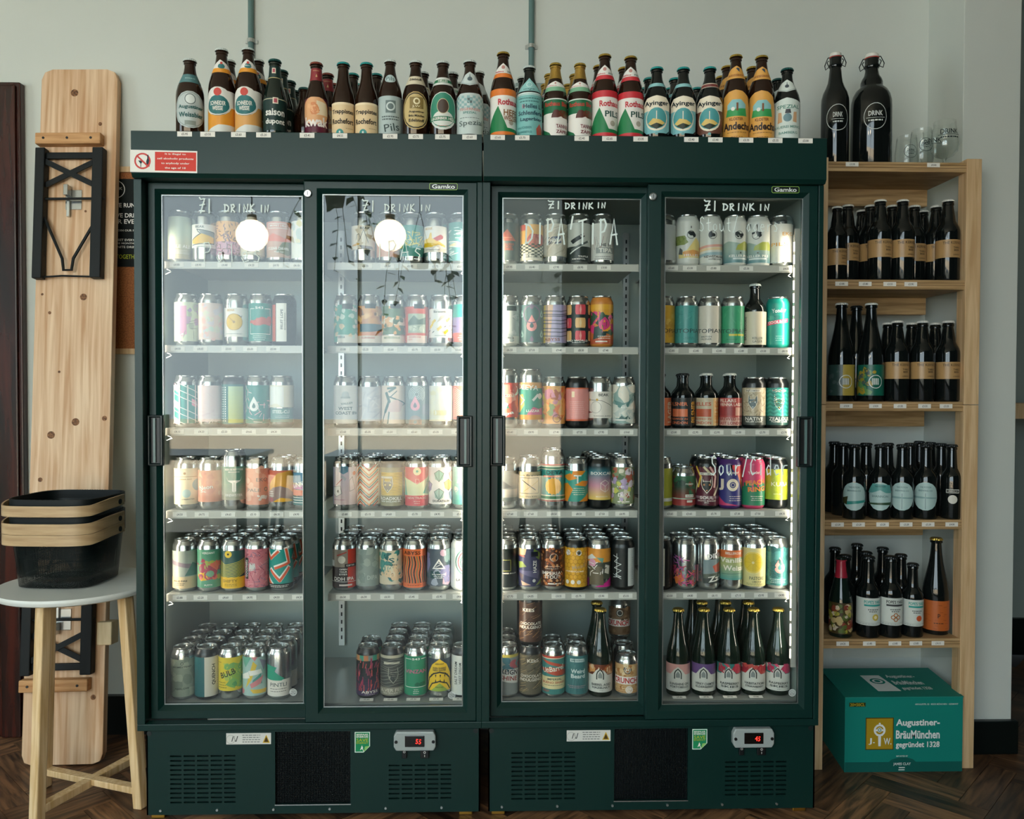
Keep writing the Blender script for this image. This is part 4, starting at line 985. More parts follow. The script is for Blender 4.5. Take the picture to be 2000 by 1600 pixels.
cans(0, 0, [
 (353, 's', 'pale green silver can', 0, [B('b9c7b4'), G('cdbf9f', 'b9c7b4', 0, .6), T('PALE ALE', 'W', 0, .3, 1.3, .08), TL('W', 0, .2, 1.1, 3)]),
 (401, 's', 'white label can with yellow boot shape', 0, [B('W', .27, .82), T('BEAK', t_, -.3, .76, .6, .055), PL('yellow', (-.95, .37), (-.95, .46), (-.55, .52), (-.25, .6), (.1, .58), (.65, .5), (.65, .38), (.1, .36), (-.4, .34)), L(t_, .02, (-.95, .45), (-.25, .6), (-.4, .64), (-.5, .7), (.65, .64), (.62, .37), (-.2, .36), (-.9, .33)), PL('grey', (-.2, .6), (.6, .52), (.62, .63), (-.4, .68)), TL('grey', -.1, .29, 1.2)]),
 (446, 's', 'orange and lilac maze pattern can', 0, [B('f0b878', .42, .9), B('d9a3b4', .1, .42), SL(['7a4a70', '8d5a3a'], 130, 3, .016, .075, -1.2, 1.2, .1, .9)]),
 (494, 's', 'cream can half hidden by mirrored lamp', 0, [B('cream', .1, .9), T('LONDON', t_, 0, .2, .7, .06), TL(t_, 0, .12, .5, 2)]),
 (545, 's', 'pink and green sunset can', 0, [G('c9a890', 'e6a498', .05, .9), PL('6b6f3a', (-.2, .18), (.2, .4), (.7, .46), (1.3, .4), (1.3, .2), (.6, .1)), PL('e98068', (-1.2, .45), (-.4, .62), (.4, .5), (1.2, .56), (1.2, .45), (.3, .42)), L('W', .012, (-.75, .74), (.6, .74), (.6, .85), (-.75, .85), (-.75, .74)), T('MONT HILL', 'W', -.05, .8, 1.1, .05), T('CLEAR DAWN', 'W', -.05, .26, 1.4, .07), T('PALE ALE', 'W', 0, .18, .6, .035)]),
 (593, 's', 'white can with pale yellow swirl', 0, [B('W', .04, .92), BL(['e9d9a0', 'cfd8d4', 'f0e6c8'], 16, 8, .05, .12)])])
cans(0, 1, [
 (366, 's', 'pale green botanical can with pink tube', 0, [B('d3dbc0', .02, .95), BL(['b3bda6', 'c8a9c0', 'a998b8'], 14, 2, .05, .1), B('d696b4', .18, .86, -.5, .0), C('d696b4', -.25, .18, .05), C('eadfd8', -.25, .18, .028), SL(['7f8f78'], 12, 4, .01, .2)]),
 (412, 's', 'pale pink mottled can', 0, [B('e6cfc6', .06, .93), BL(['dcd8c4', 'cfd9cb', 'e8bdb4', 'd9cfd4'], 60, 5, .03, .08)]),
 (463, 's', 'white can with half lemon print', 0, [B('ece6de', .13, .82), T('BEAK', 'gold', -.4, .76, .55, .05), C('e8bf3c', -.2, .48, .2), O('b98a28', -.2, .48, .2, .012), L('b98a28', .014, (-.2, .48), (-.55, .6)), C('b98a28', -.2, .48, .03), L(t_, .014, (.1, .64), (.25, .6), (.3, .63)), TL('grey', -.25, .2, 1.1)]),
 (510, 's', 'teal can with white frame and red brushstroke', 0, [B('1f8d80', .03, .93), L('W', .014, (-.75, .2), (.65, .2), (.65, .8), (.25, .8)), L('W', .014, (-.75, .2), (-.75, .8), (-.45, .8)), T('543', 'W', -.1, .82, .5, .06), BL(['c85a48'], 12, 6, .05, .1, -1, .6, .4, .62), TL('W', -.1, .15, .9, 3, .045)]),
 (556, 'k', 'black can with tall white panel', 0, [B('e3dfd5', .02, .93, -.6, .1), B('d0604a', .03, .9, -1.3, -.65), T('FRUIT LOPE', 'K', -.2, .55, 1.3, .06, 90), TL('grey', .45, .6, .1, 6, .05), T('MODERN BREWING', t_, .0, .5, 1.1, .03, 90, .4)])])
cans(0, 2, [
 (366, 's', 'teal and pink lattice can', 0, [B('2f8f86', .02, .93), *[PL('e8a8b4', (x, v), (x + .38, v - .07), (x + .38, v + .09), (x, v + .16)) for x, v in ((-.85, .82), (-.85, .42), (-.85, .02), (.35, .45))], *[L('W', .016, (-1.2, v), (1.2, v - .42)) for v in (1.1, .95, .8, .55, .4, .2, .05)], *[L('W', .03, (x, .03), (x, .92)) for x in (-.9, -.4, .1, .6)]]),
 (410, 's', 'plain pale pink can', 0, [B('e9d0cc', .06, .92), SL(['dcc0c0', 'efdcd6'], 30, 9, .02, .2)]),
 (458, 'k', 'dark teal can with white dots and green panel', 0, [B('1b6a66', .0, .95), DT('W', 3, 15, .018, -1.1, -.45, .05, .9), G('c9c84a', 'b8cfa4', .03, .9, -.35, .65)]),
 (503, 's', 'teal marbled can with white drop', 0, [B('2b8378', .02, .93), SL(['e6b8b8', 'd9c9c4'], 26, 12, .018, .16), DR('W', -.25, .45, .17, '2b5f58')]),
 (551, 's', 'silver can with cream panel and script name', 0, [B('e9dec8', .4, .93), PL('W', (-.9, .45), (-.4, .5), (.1, .4), (.1, .9), (-.9, .9)), T('STEEL-CUT', 'W', .0, .3, 1.3, .08), TL('W', 0, .2, 1.2, 2), B('69928a', .05, .38, -.9, .9)])])
cans(0, 3, [
 (367, 's', 'cream can with pale blue circles', 0, [B('ead9b4', .04, .9), C('9cc0c2', .75, .5, .14), C('b4cdc6', .0, .3, .1), L('b08a5a', .01, (-1, .7), (.7, .7)), C('b08a5a', -.1, .78, .03), T('GAMMA RAY', 'b08a5a', -.1, .64, .9, .03), T('OBJECTS', t_, .1, .16, .8, .03)]),
 (412, 's', 'salmon can with white script', 0, [B('e79a80', .1, .85), BL(['edb090', 'e0907c'], 18, 21, .05, .12, v0=.12, v1=.83), T('Neon', 'W', -.3, .45, .9, .1, 8), T('Sc', 'W', -.45, .36, .4, .07)]),
 (458, 'st', 'taller pale green can with white bull horns', 0, [B('6d9a86', .5, .8), G('b9b29c', '6d9a86', .12, .5), T('BEER DE ROTTONE', 'W', 0, .74, 1.2, .04), T('MAGAZINE', 'W', 0, .69, .7, .03), PL('W', (-.5, .6), (-.42, .52), (.42, .52), (.5, .6), (.36, .5), (.12, .46), (.12, .3), (.02, .28), (.02, .48), (-.02, .48), (-.02, .28), (-.12, .3), (-.12, .46), (-.36, .5)), T('BREWSTER', 'W', 0, .22, 1.1, .05)]),
 (503, 's', 'salmon can with grey block lettering', 0, [B('ea9c82', .03, .9), BL(['f0b49a', 'e28d74'], 14, 31, .06, .12), T('EKO', '8a7f78', .25, .63, .75, .085, 0, .3), T('PALE', '8a7f78', -.3, .38, .9, .075, 0, .3), O('8a7f78', .5, .4, .05, .02), BL(['f2e2d4'], 5, 33, .03, .06, .0, .5, .12, .26)]),
 (550, 's', 'orange sunset can with grey hill', 1, [B('e2765c', .18, .85), PL('eaa84a', (-1.2, .42), (-.3, .78), (.6, .85), (1.3, .6), (1.3, .3), (-1.2, .3)), PL('9a7f78', (-1.2, .3), (-.6, .44), (-.1, .48), (.4, .42), (1.2, .22), (1.2, .1), (-1.2, .1)), PL('f0b030', (-.6, .1), (-.1, .2), (.5, .17), (1.0, .1)), B('a64a58', .1, .2, -1.3, -.6), TL('W', -.8, .34, .6, 3, .05)]),
 (596, 's', 'blue and pink striped can', 1, [B('6a9ab4', .55, .8), B('d78ab4', .4, .5), B('e2785a', .25, .38), B('2f6f72', .02, .22), *[L('W', .015, (-1.2, v), (1.2, v)) for v in (.85, .82, .2, .14, .08)], T('UNITY', 'W', -.3, .52, 1.2, .12, 10)])])
cans(0, 4, [
 (362, 's', 'grey green landscape can with beige band', 3, [B('a2aa9e', .0, .9), PL('8c7f86', (-1.2, .7), (0, .6), (1.2, .55), (1.2, .4), (-1.2, .6)), PL('4f7a70', (0, .3), (.5, .62), (1.2, .5), (1.2, .3)), B('d3bc93', .0, .28), T('PALE FIRE', t_, -.3, .18, .9, .04), TL(t_, -.3, .12, .8, 2)]),
 (410, 's', 'green can with yellow and red face profile', 3, [B('5a9a7a', .02, .93), BL(['e2705a', 'f0c23a', 'b04a5c', 'a8b050', '7fb08c'], 30, 44, .05, .14, -1, 1, .2, .72), PL('f0b82e', (-.9, .3), (-.8, .55), (-.4, .6), (-.5, .45), (-.2, .3), (.1, .22), (-.6, .18)), PL('b24a5a', (-.2, .4), (.1, .52), (.5, .4), (.3, .25), (.0, .3)), T('VERDANT', 'W', -.1, .85, .8, .05), T('PUTTY', 'W', -.1, .08, .5, .04)]),
 (457, 's', 'dark green can with yellow lines and yellow band', 3, [B('39605c', .02, .9), *[L('d8d04a', .013, (-1.2, .68 - .035 * i), (-.55, .56 - .035 * i), (.2, .62 - .035 * i), (1.2, .74 - .03 * i)) for i in range(11)], B('f0bf2c', .0, .27), C('f2cf4a', -.35, .82, .085), C(t_, -.35, .82, .025), T('SHIFTY', 'a07a10', -.25, .18, .95, .07), TL('a07a10', -.2, .1, .9, 2)]),
 (502, 's', 'pink engraved can with black upright strip', 3, [B('d67f88', .02, .94), SL(['9a3a50', 'b25566', 'e8a8a8', '7a6f88'], 110, 51, .012, .12), PL('d5d2cc', (-.55, .4), (-.1, .45), (-.15, .6), (-.5, .62)), B('2a2a2c', .22, .73, -.95, -.6), T('GOODNESS', 'W', -.77, .47, 1.1, .07, 90)]),
 (550, 's', 'teal can with orange and white zigzags', 3, [B('1e9488', .0, .93), *[L('W', .1, *p) for p in ([(-1.2, .9), (-.75, .72), (-.2, .9)], [(-.4, .5), (.5, .62), (.3, .95)], [(-.75, .45), (-.1, .2), (.5, .5)], [(.9, .7), (1.2, .85)], [(-1.2, .3), (-.6, .08)])], *[L('e0603c', .06, *p) for p in ([(-1.2, .88), (-.75, .7), (-.2, .88)], [(-.4, .48), (.5, .6), (.3, .93)], [(-.75, .43), (-.1, .18), (.5, .48)], [(.9, .68), (1.2, .83)], [(-1.2, .28), (-.6, .06)])], B('101a1a', .0, .11), TL('W', -.2, .07, 1.6, 2, .035)])])
cans(0, 5, [
 (359, 's', 'grey green can with small centred emblem', 3, [B('8f9a88', .0, .9), BL(['a3aa96', '7f8b7c'], 18, 61, .06, .14), O(t_, -.1, .8, .035, .01), T('HOMESTEAD', t_, -.1, .72, 1.2, .04), T('HARLOW', t_, -.1, .2, .9, .04)]),
 (404, 'k', 'teal can with white panel and upright word', 3, [B('2a6668', 0, .95), B('d8d2c2', .0, .95, -.15, .85), T('QUENCH', 'K', .45, .52, 1.35, .1, 90), TL('grey', .75, .6, .06, 8, .05)]),
 (451, 's', 'yellow and green blotched can', 3, [B('e0c83c', .14, .94), BL(['8fb04a', '5a9a5c', '7fb060', 'b8c458'], 26, 71, .05, .13, -.3, 1.2, .2, .85), T('BULB', '1c2420', -.2, .56, 1.0, .14, 20), TL('1c2420', -.6, .34, .7, 3, .06), TL('1c2420', -.8, .82, .4)]),
 (498, 's', 'pastel geometric patchwork can', 3, [B('a9c4bc', .02, .94), *[PL(c, *p) for c, p in (('d98a8c', [(-.2, .95), (.2, .95), (0, .85)]), ('e0c04a', [(-.1, .85), (.15, .75), (-.2, .4), (-.6, .2)]), ('e8c04a', [(-.3, .18), (1, .14), (.8, .05), (-.1, .08)]), ('5a9a90', [(-.1, .4), (.4, .55), (.5, .3), (-.2, .25)]), ('d98a8c', [(-.3, .3), (.6, .5), (.4, .3), (-.2, .2)]), ('W', [(-1, .5), (-.4, .6), (-.3, .45), (-1, .4)]), ('d98a8c', [(-1.1, .2), (-.7, .15), (-.8, .05), (-1.1, .05)]), ('6fae98', [(-1, .95), (-.2, .95), (-.6, .7)]), ('8f8a9c', [(.3, .9), (.9, .8), (.6, .6)]), ('W', [(-.4, .62), (.4, .65), (.5, .55), (-.3, .5)]))]]),
 (546, 's', 'silver can with green swoosh and white base', 3, [B('e4ddd2', .0, .4), PL('2f9a7c', (-1.2, .4), (-1.2, .75), (-.7, .74), (-.2, .7), (-.35, .6), (.0, .5), (.3, .42), (.1, .38)), T('PINTLI', '4a5c5a', -.1, .28, 1.1, .09, 0, .3), TL(t_, -.1, .18, 1.3, 2, .06)])])
cans(1, 0, [
 (710, 's', 'cream label can with thin sail drawing', 0, [B('e4d8c4', .25, .82), T('BEAK', t_, .1, .76, .65, .055), L(t_, .01, (-.3, .45), (.0, .72), (.3, .42)), L(t_, .01, (-.5, .48), (-.45, .6), (-.3, .62), (-.2, .5)), PL('d9a83c', (-.9, .36), (-.4, .4), (-.2, .38), (-.5, .34), (-.85, .33)), PL('9a8f90', (-.3, .35), (.6, .33), (.7, .28), (-.1, .27)), TL(t_, 0, .2 + .07, .9)]),
 (760, 's', 'pink and green can half hidden by mirrored lamp', 0, [B('e0a890', .08, .6), B('5a7a50', .6, .93), PL('c8605a', (-1.1, .7), (-.4, .8), (-.6, .5))]),
 (804, 's', 'teal poster can with yellow leaf scribbles', 0, [B('3f9488', .1, .84), B('b9b048', .3, .84, -1.2, -.7), SL(['d9c840', 'e0d060', '2a6a60'], 26, 81, .018, .14, -.5, .9, .35, .7), T('YONDER', 'd9c840', .3, .66, .6, .04)]),
 (850, 's', 'white label can with reclining banana cartoon fruit', 0, [B('ece2d6', .2, .82), T('BEAK', 'gold', -.45, .76, .6, .06), PL('f0c426', (-1, .32), (-1, .5), (-.3, .54), (.2, .46), (.75, .36), (.7, .32), (.2, .38), (-.2, .32)), PL('f0c426', (-.5, .5), (-.35, .66), (-.25, .66), (-.2, .5)), PL('c94a44', (-.15, .52), (.35, .62), (.55, .58), (.5, .52), (.1, .46)), TL(t_, -.2, .26, 1.2)]),
 (899, 's', 'teal can with white palm island drawing', 0, [B('5a9a92', .0, .92), SL(['W', 'cfe2da'], 46, 91, .018, .16, -1.1, 1.1, .05, .8, ang=4), L('W', .02, (0, .5), (.1, .7), (-.4, .72)), L('W', .02, (.1, .7), (.5, .74)), PL('e8d8a8', (-1, .38), (-.2, .44), (.6, .36), (.2, .32), (-.8, .33))])])
cans(1, 1, [
 (676, 's', 'teal can with white blossom pattern', 0, [B('4fae98', .02, .9), BL(['W', 'cfe6d8', 'e6d2a8'], 30, 101, .03, .07), B('e9e2d4', .0, .19, -.6, 1.0), T('DEYA', t_, -.3, .13, .5, .05), B('1c2c2c', .8, .93, -.25, .45)]),
 (722, 's', 'orange sunrise photo can with blue car window', 0, [B('c98a58', .2, .88), BL(['8a5a3c', 'e8b878', '6a4a3a', 'd9a060'], 34, 111, .04, .1, v0=.45, v1=.88), B('2f5f6a', .26, .45, -.7, 1.1), PL('d98a60', (-1.1, .2), (.9, .3), (1.2, .26), (1.2, .18), (-1.1, .16)), B('e9d8c8', .0, .17), T('SUNRISE', 'c0604a', -.1, .12, .9, .05), B('1c2c2c', .82, .93, -.3, .4)]),
 (769, 's', 'green and orange foliage can with cream band', 0, [B('5f7f5c', .2, .88), BL(['e0a060', '4a6a48', '8a9a60', 'e8b070'], 46, 121, .04, .09, v0=.2, v1=.88), B('e6dcc4', .42, .6), B('e9dcc8', .0, .18), T('METROPOLIS', '7a8a5a', -.1, .12, 1.1, .05), B('1c2c2c', .82, .93, -.2, .5)]),
 (814, 's', 'red can with framed mountain picture', 0, [B('d4573f', .02, .87), B('a9b49c', .24, .7, -.65, .6), PL('4f6a58', (-.65, .5), (-.2, .66), (.1, .55), (.6, .62), (.6, .45), (-.65, .42)), BL(['c9cdb8', '8fa088'], 10, 131, .03, .07, -.5, .5, .26, .42), B('e9d0c0', .0, .18, -.75, .75), T('ESCAPE THE', 'c94a3a', -.15, .14, .8, .04), T('CITY', 'c94a3a', -.45, .08, .3, .04), B('1c2c2c', .82, .93, -.2, .5)]),
 (861, 's', 'white label can with scattered bananas', 0, [B('ebe6de', .13, .82), T('Brewery', '1d2422', .05, .74, 1.1, .075, 0, .6), *[PL('eac83e', (x, v), (x + .28, v + .08), (x + .36, v + .03), (x + .1, v - .06)) for x, v in ((-.7, .5), (.3, .55), (-.3, .34), (.15, .26), (-.9, .4))], *[L('2a2c2c', .018, (x, v), (x + .12, v + .03)) for x, v in ((.6, .66), (-.95, .58), (.55, .4), (-.6, .25), (.2, .38), (.7, .3), (-.95, .28))], TL('grey', 0, .18, 1.0)]),
 (907, 's', 'teal can with red disc and coral base', 0, [B('1f9084', .62, .93), B('8a7aa4', .25, .62), B('e0604a', .03, .25), C('e04a3c', .1, .8, .09), C('f0b848', .1, .8, .04), B('c96a8a', .3, .6, -.2, .6), TL('W', -.1, .18, .7, 3, .05)])])
cans(1, 2, [
 (675, 's', 'white can with grey half sun and bold lettering', 0, [B('ece7de', .02, .93), C('c9ccc8', 0, .7, .09), B('b0b5b0', .62, .66, -.3, .3), T('VALLEY', '5a6a68', .1, .5, .8, .05, 6), T('WEST', '4a5a58', .0, .38, .95, .075), T('COAST IPA', '4a5a58', .1, .27, 1.6, .075), B('W', .06, .1, -.4, .4)]),
 (722, 's', 'plain silver lilac can', 0, [B('d6d4d6', .08, .9), SL(['c6c6cc', 'e6e2e2'], 24, 141, .03, .3, v0=.1, v1=.88)]),
 (769, 's', 'cream can with grey ink brush figure strokes', 0, [B('ecd8c8', .02, .93), *[L('5f7a78', w_, *p) for w_, p in ((.05, [(-.4, .86), (.1, .88), (-.3, .78)]), (.07, [(-.5, .75), (-.3, .55), (-.6, .3)]), (.03, [(-.3, .66), (.9, .5), (.3, .42)]), (.02, [(-.2, .66), (.2, .8)]), (.03, [(-.6, .3), (-.9, .02)]), (.03, [(-.3, .3), (-.4, .02)]))], PL('e4c4bc', (-.3, .5), (.2, .6), (.7, .5), (.4, .3), (-.4, .3))]),
 (814, 's', 'grey purple can with pink drop and ripple rings', 0, [B('7a8c8e', .02, .93), *[O('cdd6d2', .0, .72, .06 + .035 * i, .012) for i in range(5)], *[O('a8a0b4', .7, .35, .05 + .03 * i, .01) for i in range(4)], *[O('d89a7c', -.1, .06, .06 + .03 * i, .01) for i in range(4)], B('7a8c8e', .3, .6, -.45, .35), DR('e8a0ac', -.1, .47, .17, '6a6a78')]),
 (861, 's', 'cream can fading to pale yellow', 0, [G('e4d8b8', 'ece4d4', .08, .93), BL(['e8dcb4', 'efe6c8'], 16, 151, .05, .1, v0=.1, v1=.9), B('e4d08a', .22, .34, -.5, .4)]),
 (907, 's', 'coral can with woven line pattern', 0, [B('e4785c', .1, .93), *[L('f4d8c4', .012, (-1.2, v), (-.7, v + .12), (-.2, v), (.3, v + .12), (.8, v), (1.2, v + .1)) for v in [.1 + .045 * i for i in range(16)]], B('dgrey', .02, .12), T('RAINFOREST', 'W', -.1, .07, 1.2, .035)])])
cans(1, 3, [
 (675, 's', 'pale pink can with hammer and playing card doodles', 2, [G('e8c8c4', 'dfd0dc', .03, .93), B('9ab0d0', .03, .9, -1.3, -.95), PL('5f8aa0', (-.4, .95), (.2, .95), (.2, .82), (-.1, .76), (-.4, .82)), L('b05a5c', .02, (-.6, .5), (-.2, .64)), PL('c9c4c8', (-.3, .7), (0, .6), (.1, .66), (-.15, .74)), C('e2703c', .65, .78, .05), L('7a6a6c', .01, (.3, .35), (.7, .4), (.5, .7), (.3, .62), (.3, .35)), PL('ece6e0', (-.9, .45), (-.3, .48), (-.2, .3), (-.6, .22), (-.9, .3)), L('5a5456', .01, (-.9, .45), (-.3, .48), (-.2, .3), (-.6, .22), (-.9, .3), (-.9, .45)), PL('2a2a2c', (-.55, .35), (-.45, .4), (-.38, .35), (-.46, .3)), TL('b05a7a', -.4, .15, .9, 1)]),
 (722, 's', 'red orange and grey chevron striped can', 2, [B('e6d2b4', .04, .92), ZG(['c9503c', '5a7a7c', 'e08a50', 'ece0cc'], 17, .1, .028, -.02, .98, per=.62)]),
 (764, 'k', 'gold striped black can with grey wolf head', 1, [B('8f8a6c', .0, .92), B('d8b23c', .25, .8, -.9, .75), *[B('3c3a30', v, v + .006, -1.2, 1.2) for v in [.26 + .03 * i for i in range(18)]], B('cfc8b4', .66, .71, -.8, .0), WF('6a6658', -.3, .5, .2, 'e0d08a', 'd9d2b8'), T('ROADKILL', 'W', -.1, .18, 1.5, .075), T('NEW ENGLAND IPA', 'W', -.1, .11, 1.3, .04)]),
 (814, 's', 'red and teal can with pale round badge', 1, [B('d2404e', .0, .93), PL('cbd0a4', (-1.2, .7), (-.5, .62), (0, .52), (.5, .62), (1.2, .75), (1.2, .25), (-1.2, .25)), PL('2a9a84', (.4, .3), (.9, .7), (1.3, .75), (1.3, .25)), PL('5aa894', (-1.3, .68), (-.9, .6), (-.7, .25), (-1.3, .25)), C('ecd8a8', .0, .83, .095), C('4a9a80', 0, .83, .03), L('f0b0a8', .01, (-.1, .64), (.1, .64), (.15, .56), (-.1, .54), (-.1, .64)), T('NEW TRACKS', 'f6c0b8', 0, .19, 1.3, .055), TL('f6c0b8', 0, .11, .5, 2, .05)]),
 (860, 's', 'white can with cut crystal drawings', 1, [G('e4dcd2', 'dcd0cc', .04, .93), *[f for x, v, c in ((-.1, .72, '7fae98'), (.55, .5, 'd9c060'), (-.9, .46, 'a08ab4'), (-.1, .28, '8fb0a0'), (.9, .25, '7f9ab0'), (.9, .72, 'd8a8a0')) for f in (PL(c, (x - .32, v + .06), (x, v + .14), (x + .32, v + .06), (x + .25, v - .08), (x, v - .14), (x - .25, v - .08)), L('3a4a48', .01, (x - .32, v + .06), (x, v + .14), (x + .32, v + .06), (x, v - .14), (x - .32, v + .06)), L('3a4a48', .01, (x, v + .14), (x, v - .14)))], T('DURATION', '2a2c2c', .05, .12, 1.1, .05)]),
 (906, 's', 'pale teal can with pink flower and fins', 1, [G('4f9a8c', '9cc4b8', .03, .93), PL('ece0cc', (-.5, .55), (-.3, .72), (-.1, .55)), C('e0a090', .1, .35, .08), BL(['dcd0c0', '7fb0a4'], 8, 161, .04, .08, -.6, .8, .2, .5)])])
cans(1, 4, [
 (674, 's', 'red and black split can with white lettering', 3, [B('332a2a', .0, .5), B('8f8578', .5, .92, -1.3, .2), B('cf4030', .0, .93, .2, 1.4), C('d8d2c4', -.2, .68, .09), B('e8e4dc', .52, .66, -1.1, -.75), L('b04438', .03, (-.5, .78), (.1, .86)), B('1b1b1b', .5, .58, .0, .9), T('COP THIS', 'W', .4, .54, .6, .04), T('OPEN', 'W', -.1, .45, .5, .04), T('YOUR', 'W', -.1, .39, .5, .04), T('EYES', 'W', -.1, .33, .5, .04), T('DDH IPA', 'W', -.05, .22, 1.35, .085), L('W', .01, (-1.1, .16), (1.1, .14)), B('e8d8d0', .05, .09, -.35, .5)]),
 (720, 's', 'plain grey green can', 2, [B('8f9c94', .04, .93), BL(['a4aea4', '84928a'], 14, 171, .06, .12), T('DIPA', 'c0c8c0', .3, .25, .7, .1, 0, .2)]),
 (762, 's', 'teal and cream can with dark teal drop panel', 2, [B('d9cbb0', .08, .9), BL(['3f8a84', '5a9a90', '2f6a68', 'e6d8b8', 'e8c8a0'], 36, 181, .05, .13, v0=.08, v1=.9), C('2f6a6c', .1, .34, .16), DR('ece0c8', .05, .33, .1, '3a4a48'), T('S', '2f6a6c', 0, .66, .4, .12), T('SIREN', '4a5a58', 0, .55, .7, .035)]),
 (810, 's', 'orange can with black wavy upright stripes', 3, [B('e4703c', .02, .93), VW(['2c2622', '6a5a3c', '2c2622', '8a7a50'], 13, .05, 1.4, .034, .12, .75, -1.2, 1.2), B('e4703c', .0, .1), T('ABYSS', '3a2418', -.2, .84, 1.2, .085), TL('7a3018', 0, .06, 1.5)]),
 (857, 's', 'grey purple can with white triangle emblem', 3, [B('55606a', .04, .93), BL(['a8aebc', 'c8a8b8', '7f9a98', '8a8ab0', '3f5a60'], 14, 191, .08, .18, v0=.05, v1=.92), B('1f4a4c', .22, .4, -.6, .4), PL('W', (-.45, .45), (.45, .45), (0, .7)), PL('55606a', (-.3, .48), (.3, .48), (0, .64)), L('W', .014, (-.2, .5), (.2, .58), (-.1, .6)), T('BLACKBOARD', 'W', 0, .32, .9, .03), TL('W', 0, .27, .7, 2, .035)]),
 (903, 'W', 'white can with red and green concentric curves', 2, [B('e6e6e0', .02, .95), *[O(c, .5, .62, .12 + .06 * i, .022) for i, c in enumerate(('2a3230', 'c04a44', '3a7a68', 'c04a44', '3a7a68'))], B('e6e6e0', .0, .25), T('LA SIRENA', '1c1e1e', .2, .19, 1.2, .06), TL('1c1e1e', .2, .1, .6, 2)])])
cans(1, 5, [
 (719, 'k', 'black can with red thorn branches', 1, [G('4a3a5c', '16201f', .0, .55), B('16201f', .55, .96), *[B(c, .84, .97, -1.2 + .3 * i, -.9 + .3 * i) for i, c in enumerate(('8a9a78', 'c88a58', '4a9a80', 'c07a50', '7f8a84', '3f9a7c', 'b0905c', '4a9a80'))], SL(['c04a48', 'd8605a', '9a3a58'], 62, 201, .02, .16, -1.1, 1.1, .12, .9, ang=80), T('ABYSS', 'e4dcd0', .1, .09, 1.1, .065), TL('b0a0a8', .1, .03, .8)]),
 (766, 'k', 'grey black can with wolf head and cream bands', 3, [B('8d8878', .0, .97), B('4a4c48', .2, .92), WV('8a8a7c', 10, .03, 1.2, .012, .22, .88), B('c0b8a0', .9, .97), B('cfc8b4', .76, .81, -.6, .5), WF('3c4240', .05, .48, .2, '2a2c2c', 'a8a898'), T('SILVER FERN', 'd8d0bc', 0, .13, 1.9, .08), T('NEW ZEALAND IPA', 'd8d0bc', 0, .06, 1.3, .035)]),
 (812, 's', 'green can with thin white frame and pink title', 3, [B('2a8a64', .0, .95), L('W', .012, (-.8, .2), (.8, .2), (.8, .88), (.35, .88)), L('W', .012, (-.8, .2), (-.8, .88), (-.3, .88)), T('543', 'W', .0, .88, .5, .05), BL(['1d6a4c'], 6, 211, .03, .07, -.2, .6, .22, .32), T('VINZAN', 'c86a8a', 0, .58, 1.5, .09), TL('W', 0, .14, .4, 3, .045)]),
 (858, 's', 'yellow shark mouth can', 3, [B('3a444c', .1, .88), PL('f0c42c', (0, .88), (-.5, .74), (-.85, .5), (-.95, .25), (-.9, .1), (.9, .1), (.95, .25), (.85, .5), (.5, .74)), L('2e2c26', .035, (-.95, .18), (-.75, .4), (-.4, .52), (0, .56), (.4, .52), (.75, .4), (.95, .18)), L('2e2c26', .03, (-.8, .12), (-.5, .28), (0, .34), (.5, .28), (.8, .12)), *[PL('2e2c26', (x, .5), (x + .1, .5), (x + .05, .42)) for x in (-.6, -.3, 0, .3, .5)], *[PL('2e2c26', (x, .32), (x + .1, .32), (x + .05, .4)) for x in (-.3, 0, .25)], PL('9ab04a', (-.6, .1), (0, .3), (.6, .1)), T('VERDANT', '4a4420', 0, .76, .6, .035), T('EVEN SHARKS', '2a2a26', 0, .66, .85, .045), T('NEED WATER', '2a2a26', 0, .61, .85, .045), T('PALE ALE', '4a4420', 0, .2, .5, .03)]),
 (904, 'k', 'black topped white can with upright words', 0, [B('d5d6ce', .0, .95), T('SALT DREAM', '1c2422', -.5, .52, 1.5, .075, 90, .4), T('WEST DREAM', '1c2422', -.2, .52, 1.4, .06, 90, .3), TL('grey', .1, .6, .06, 6, .05)])])
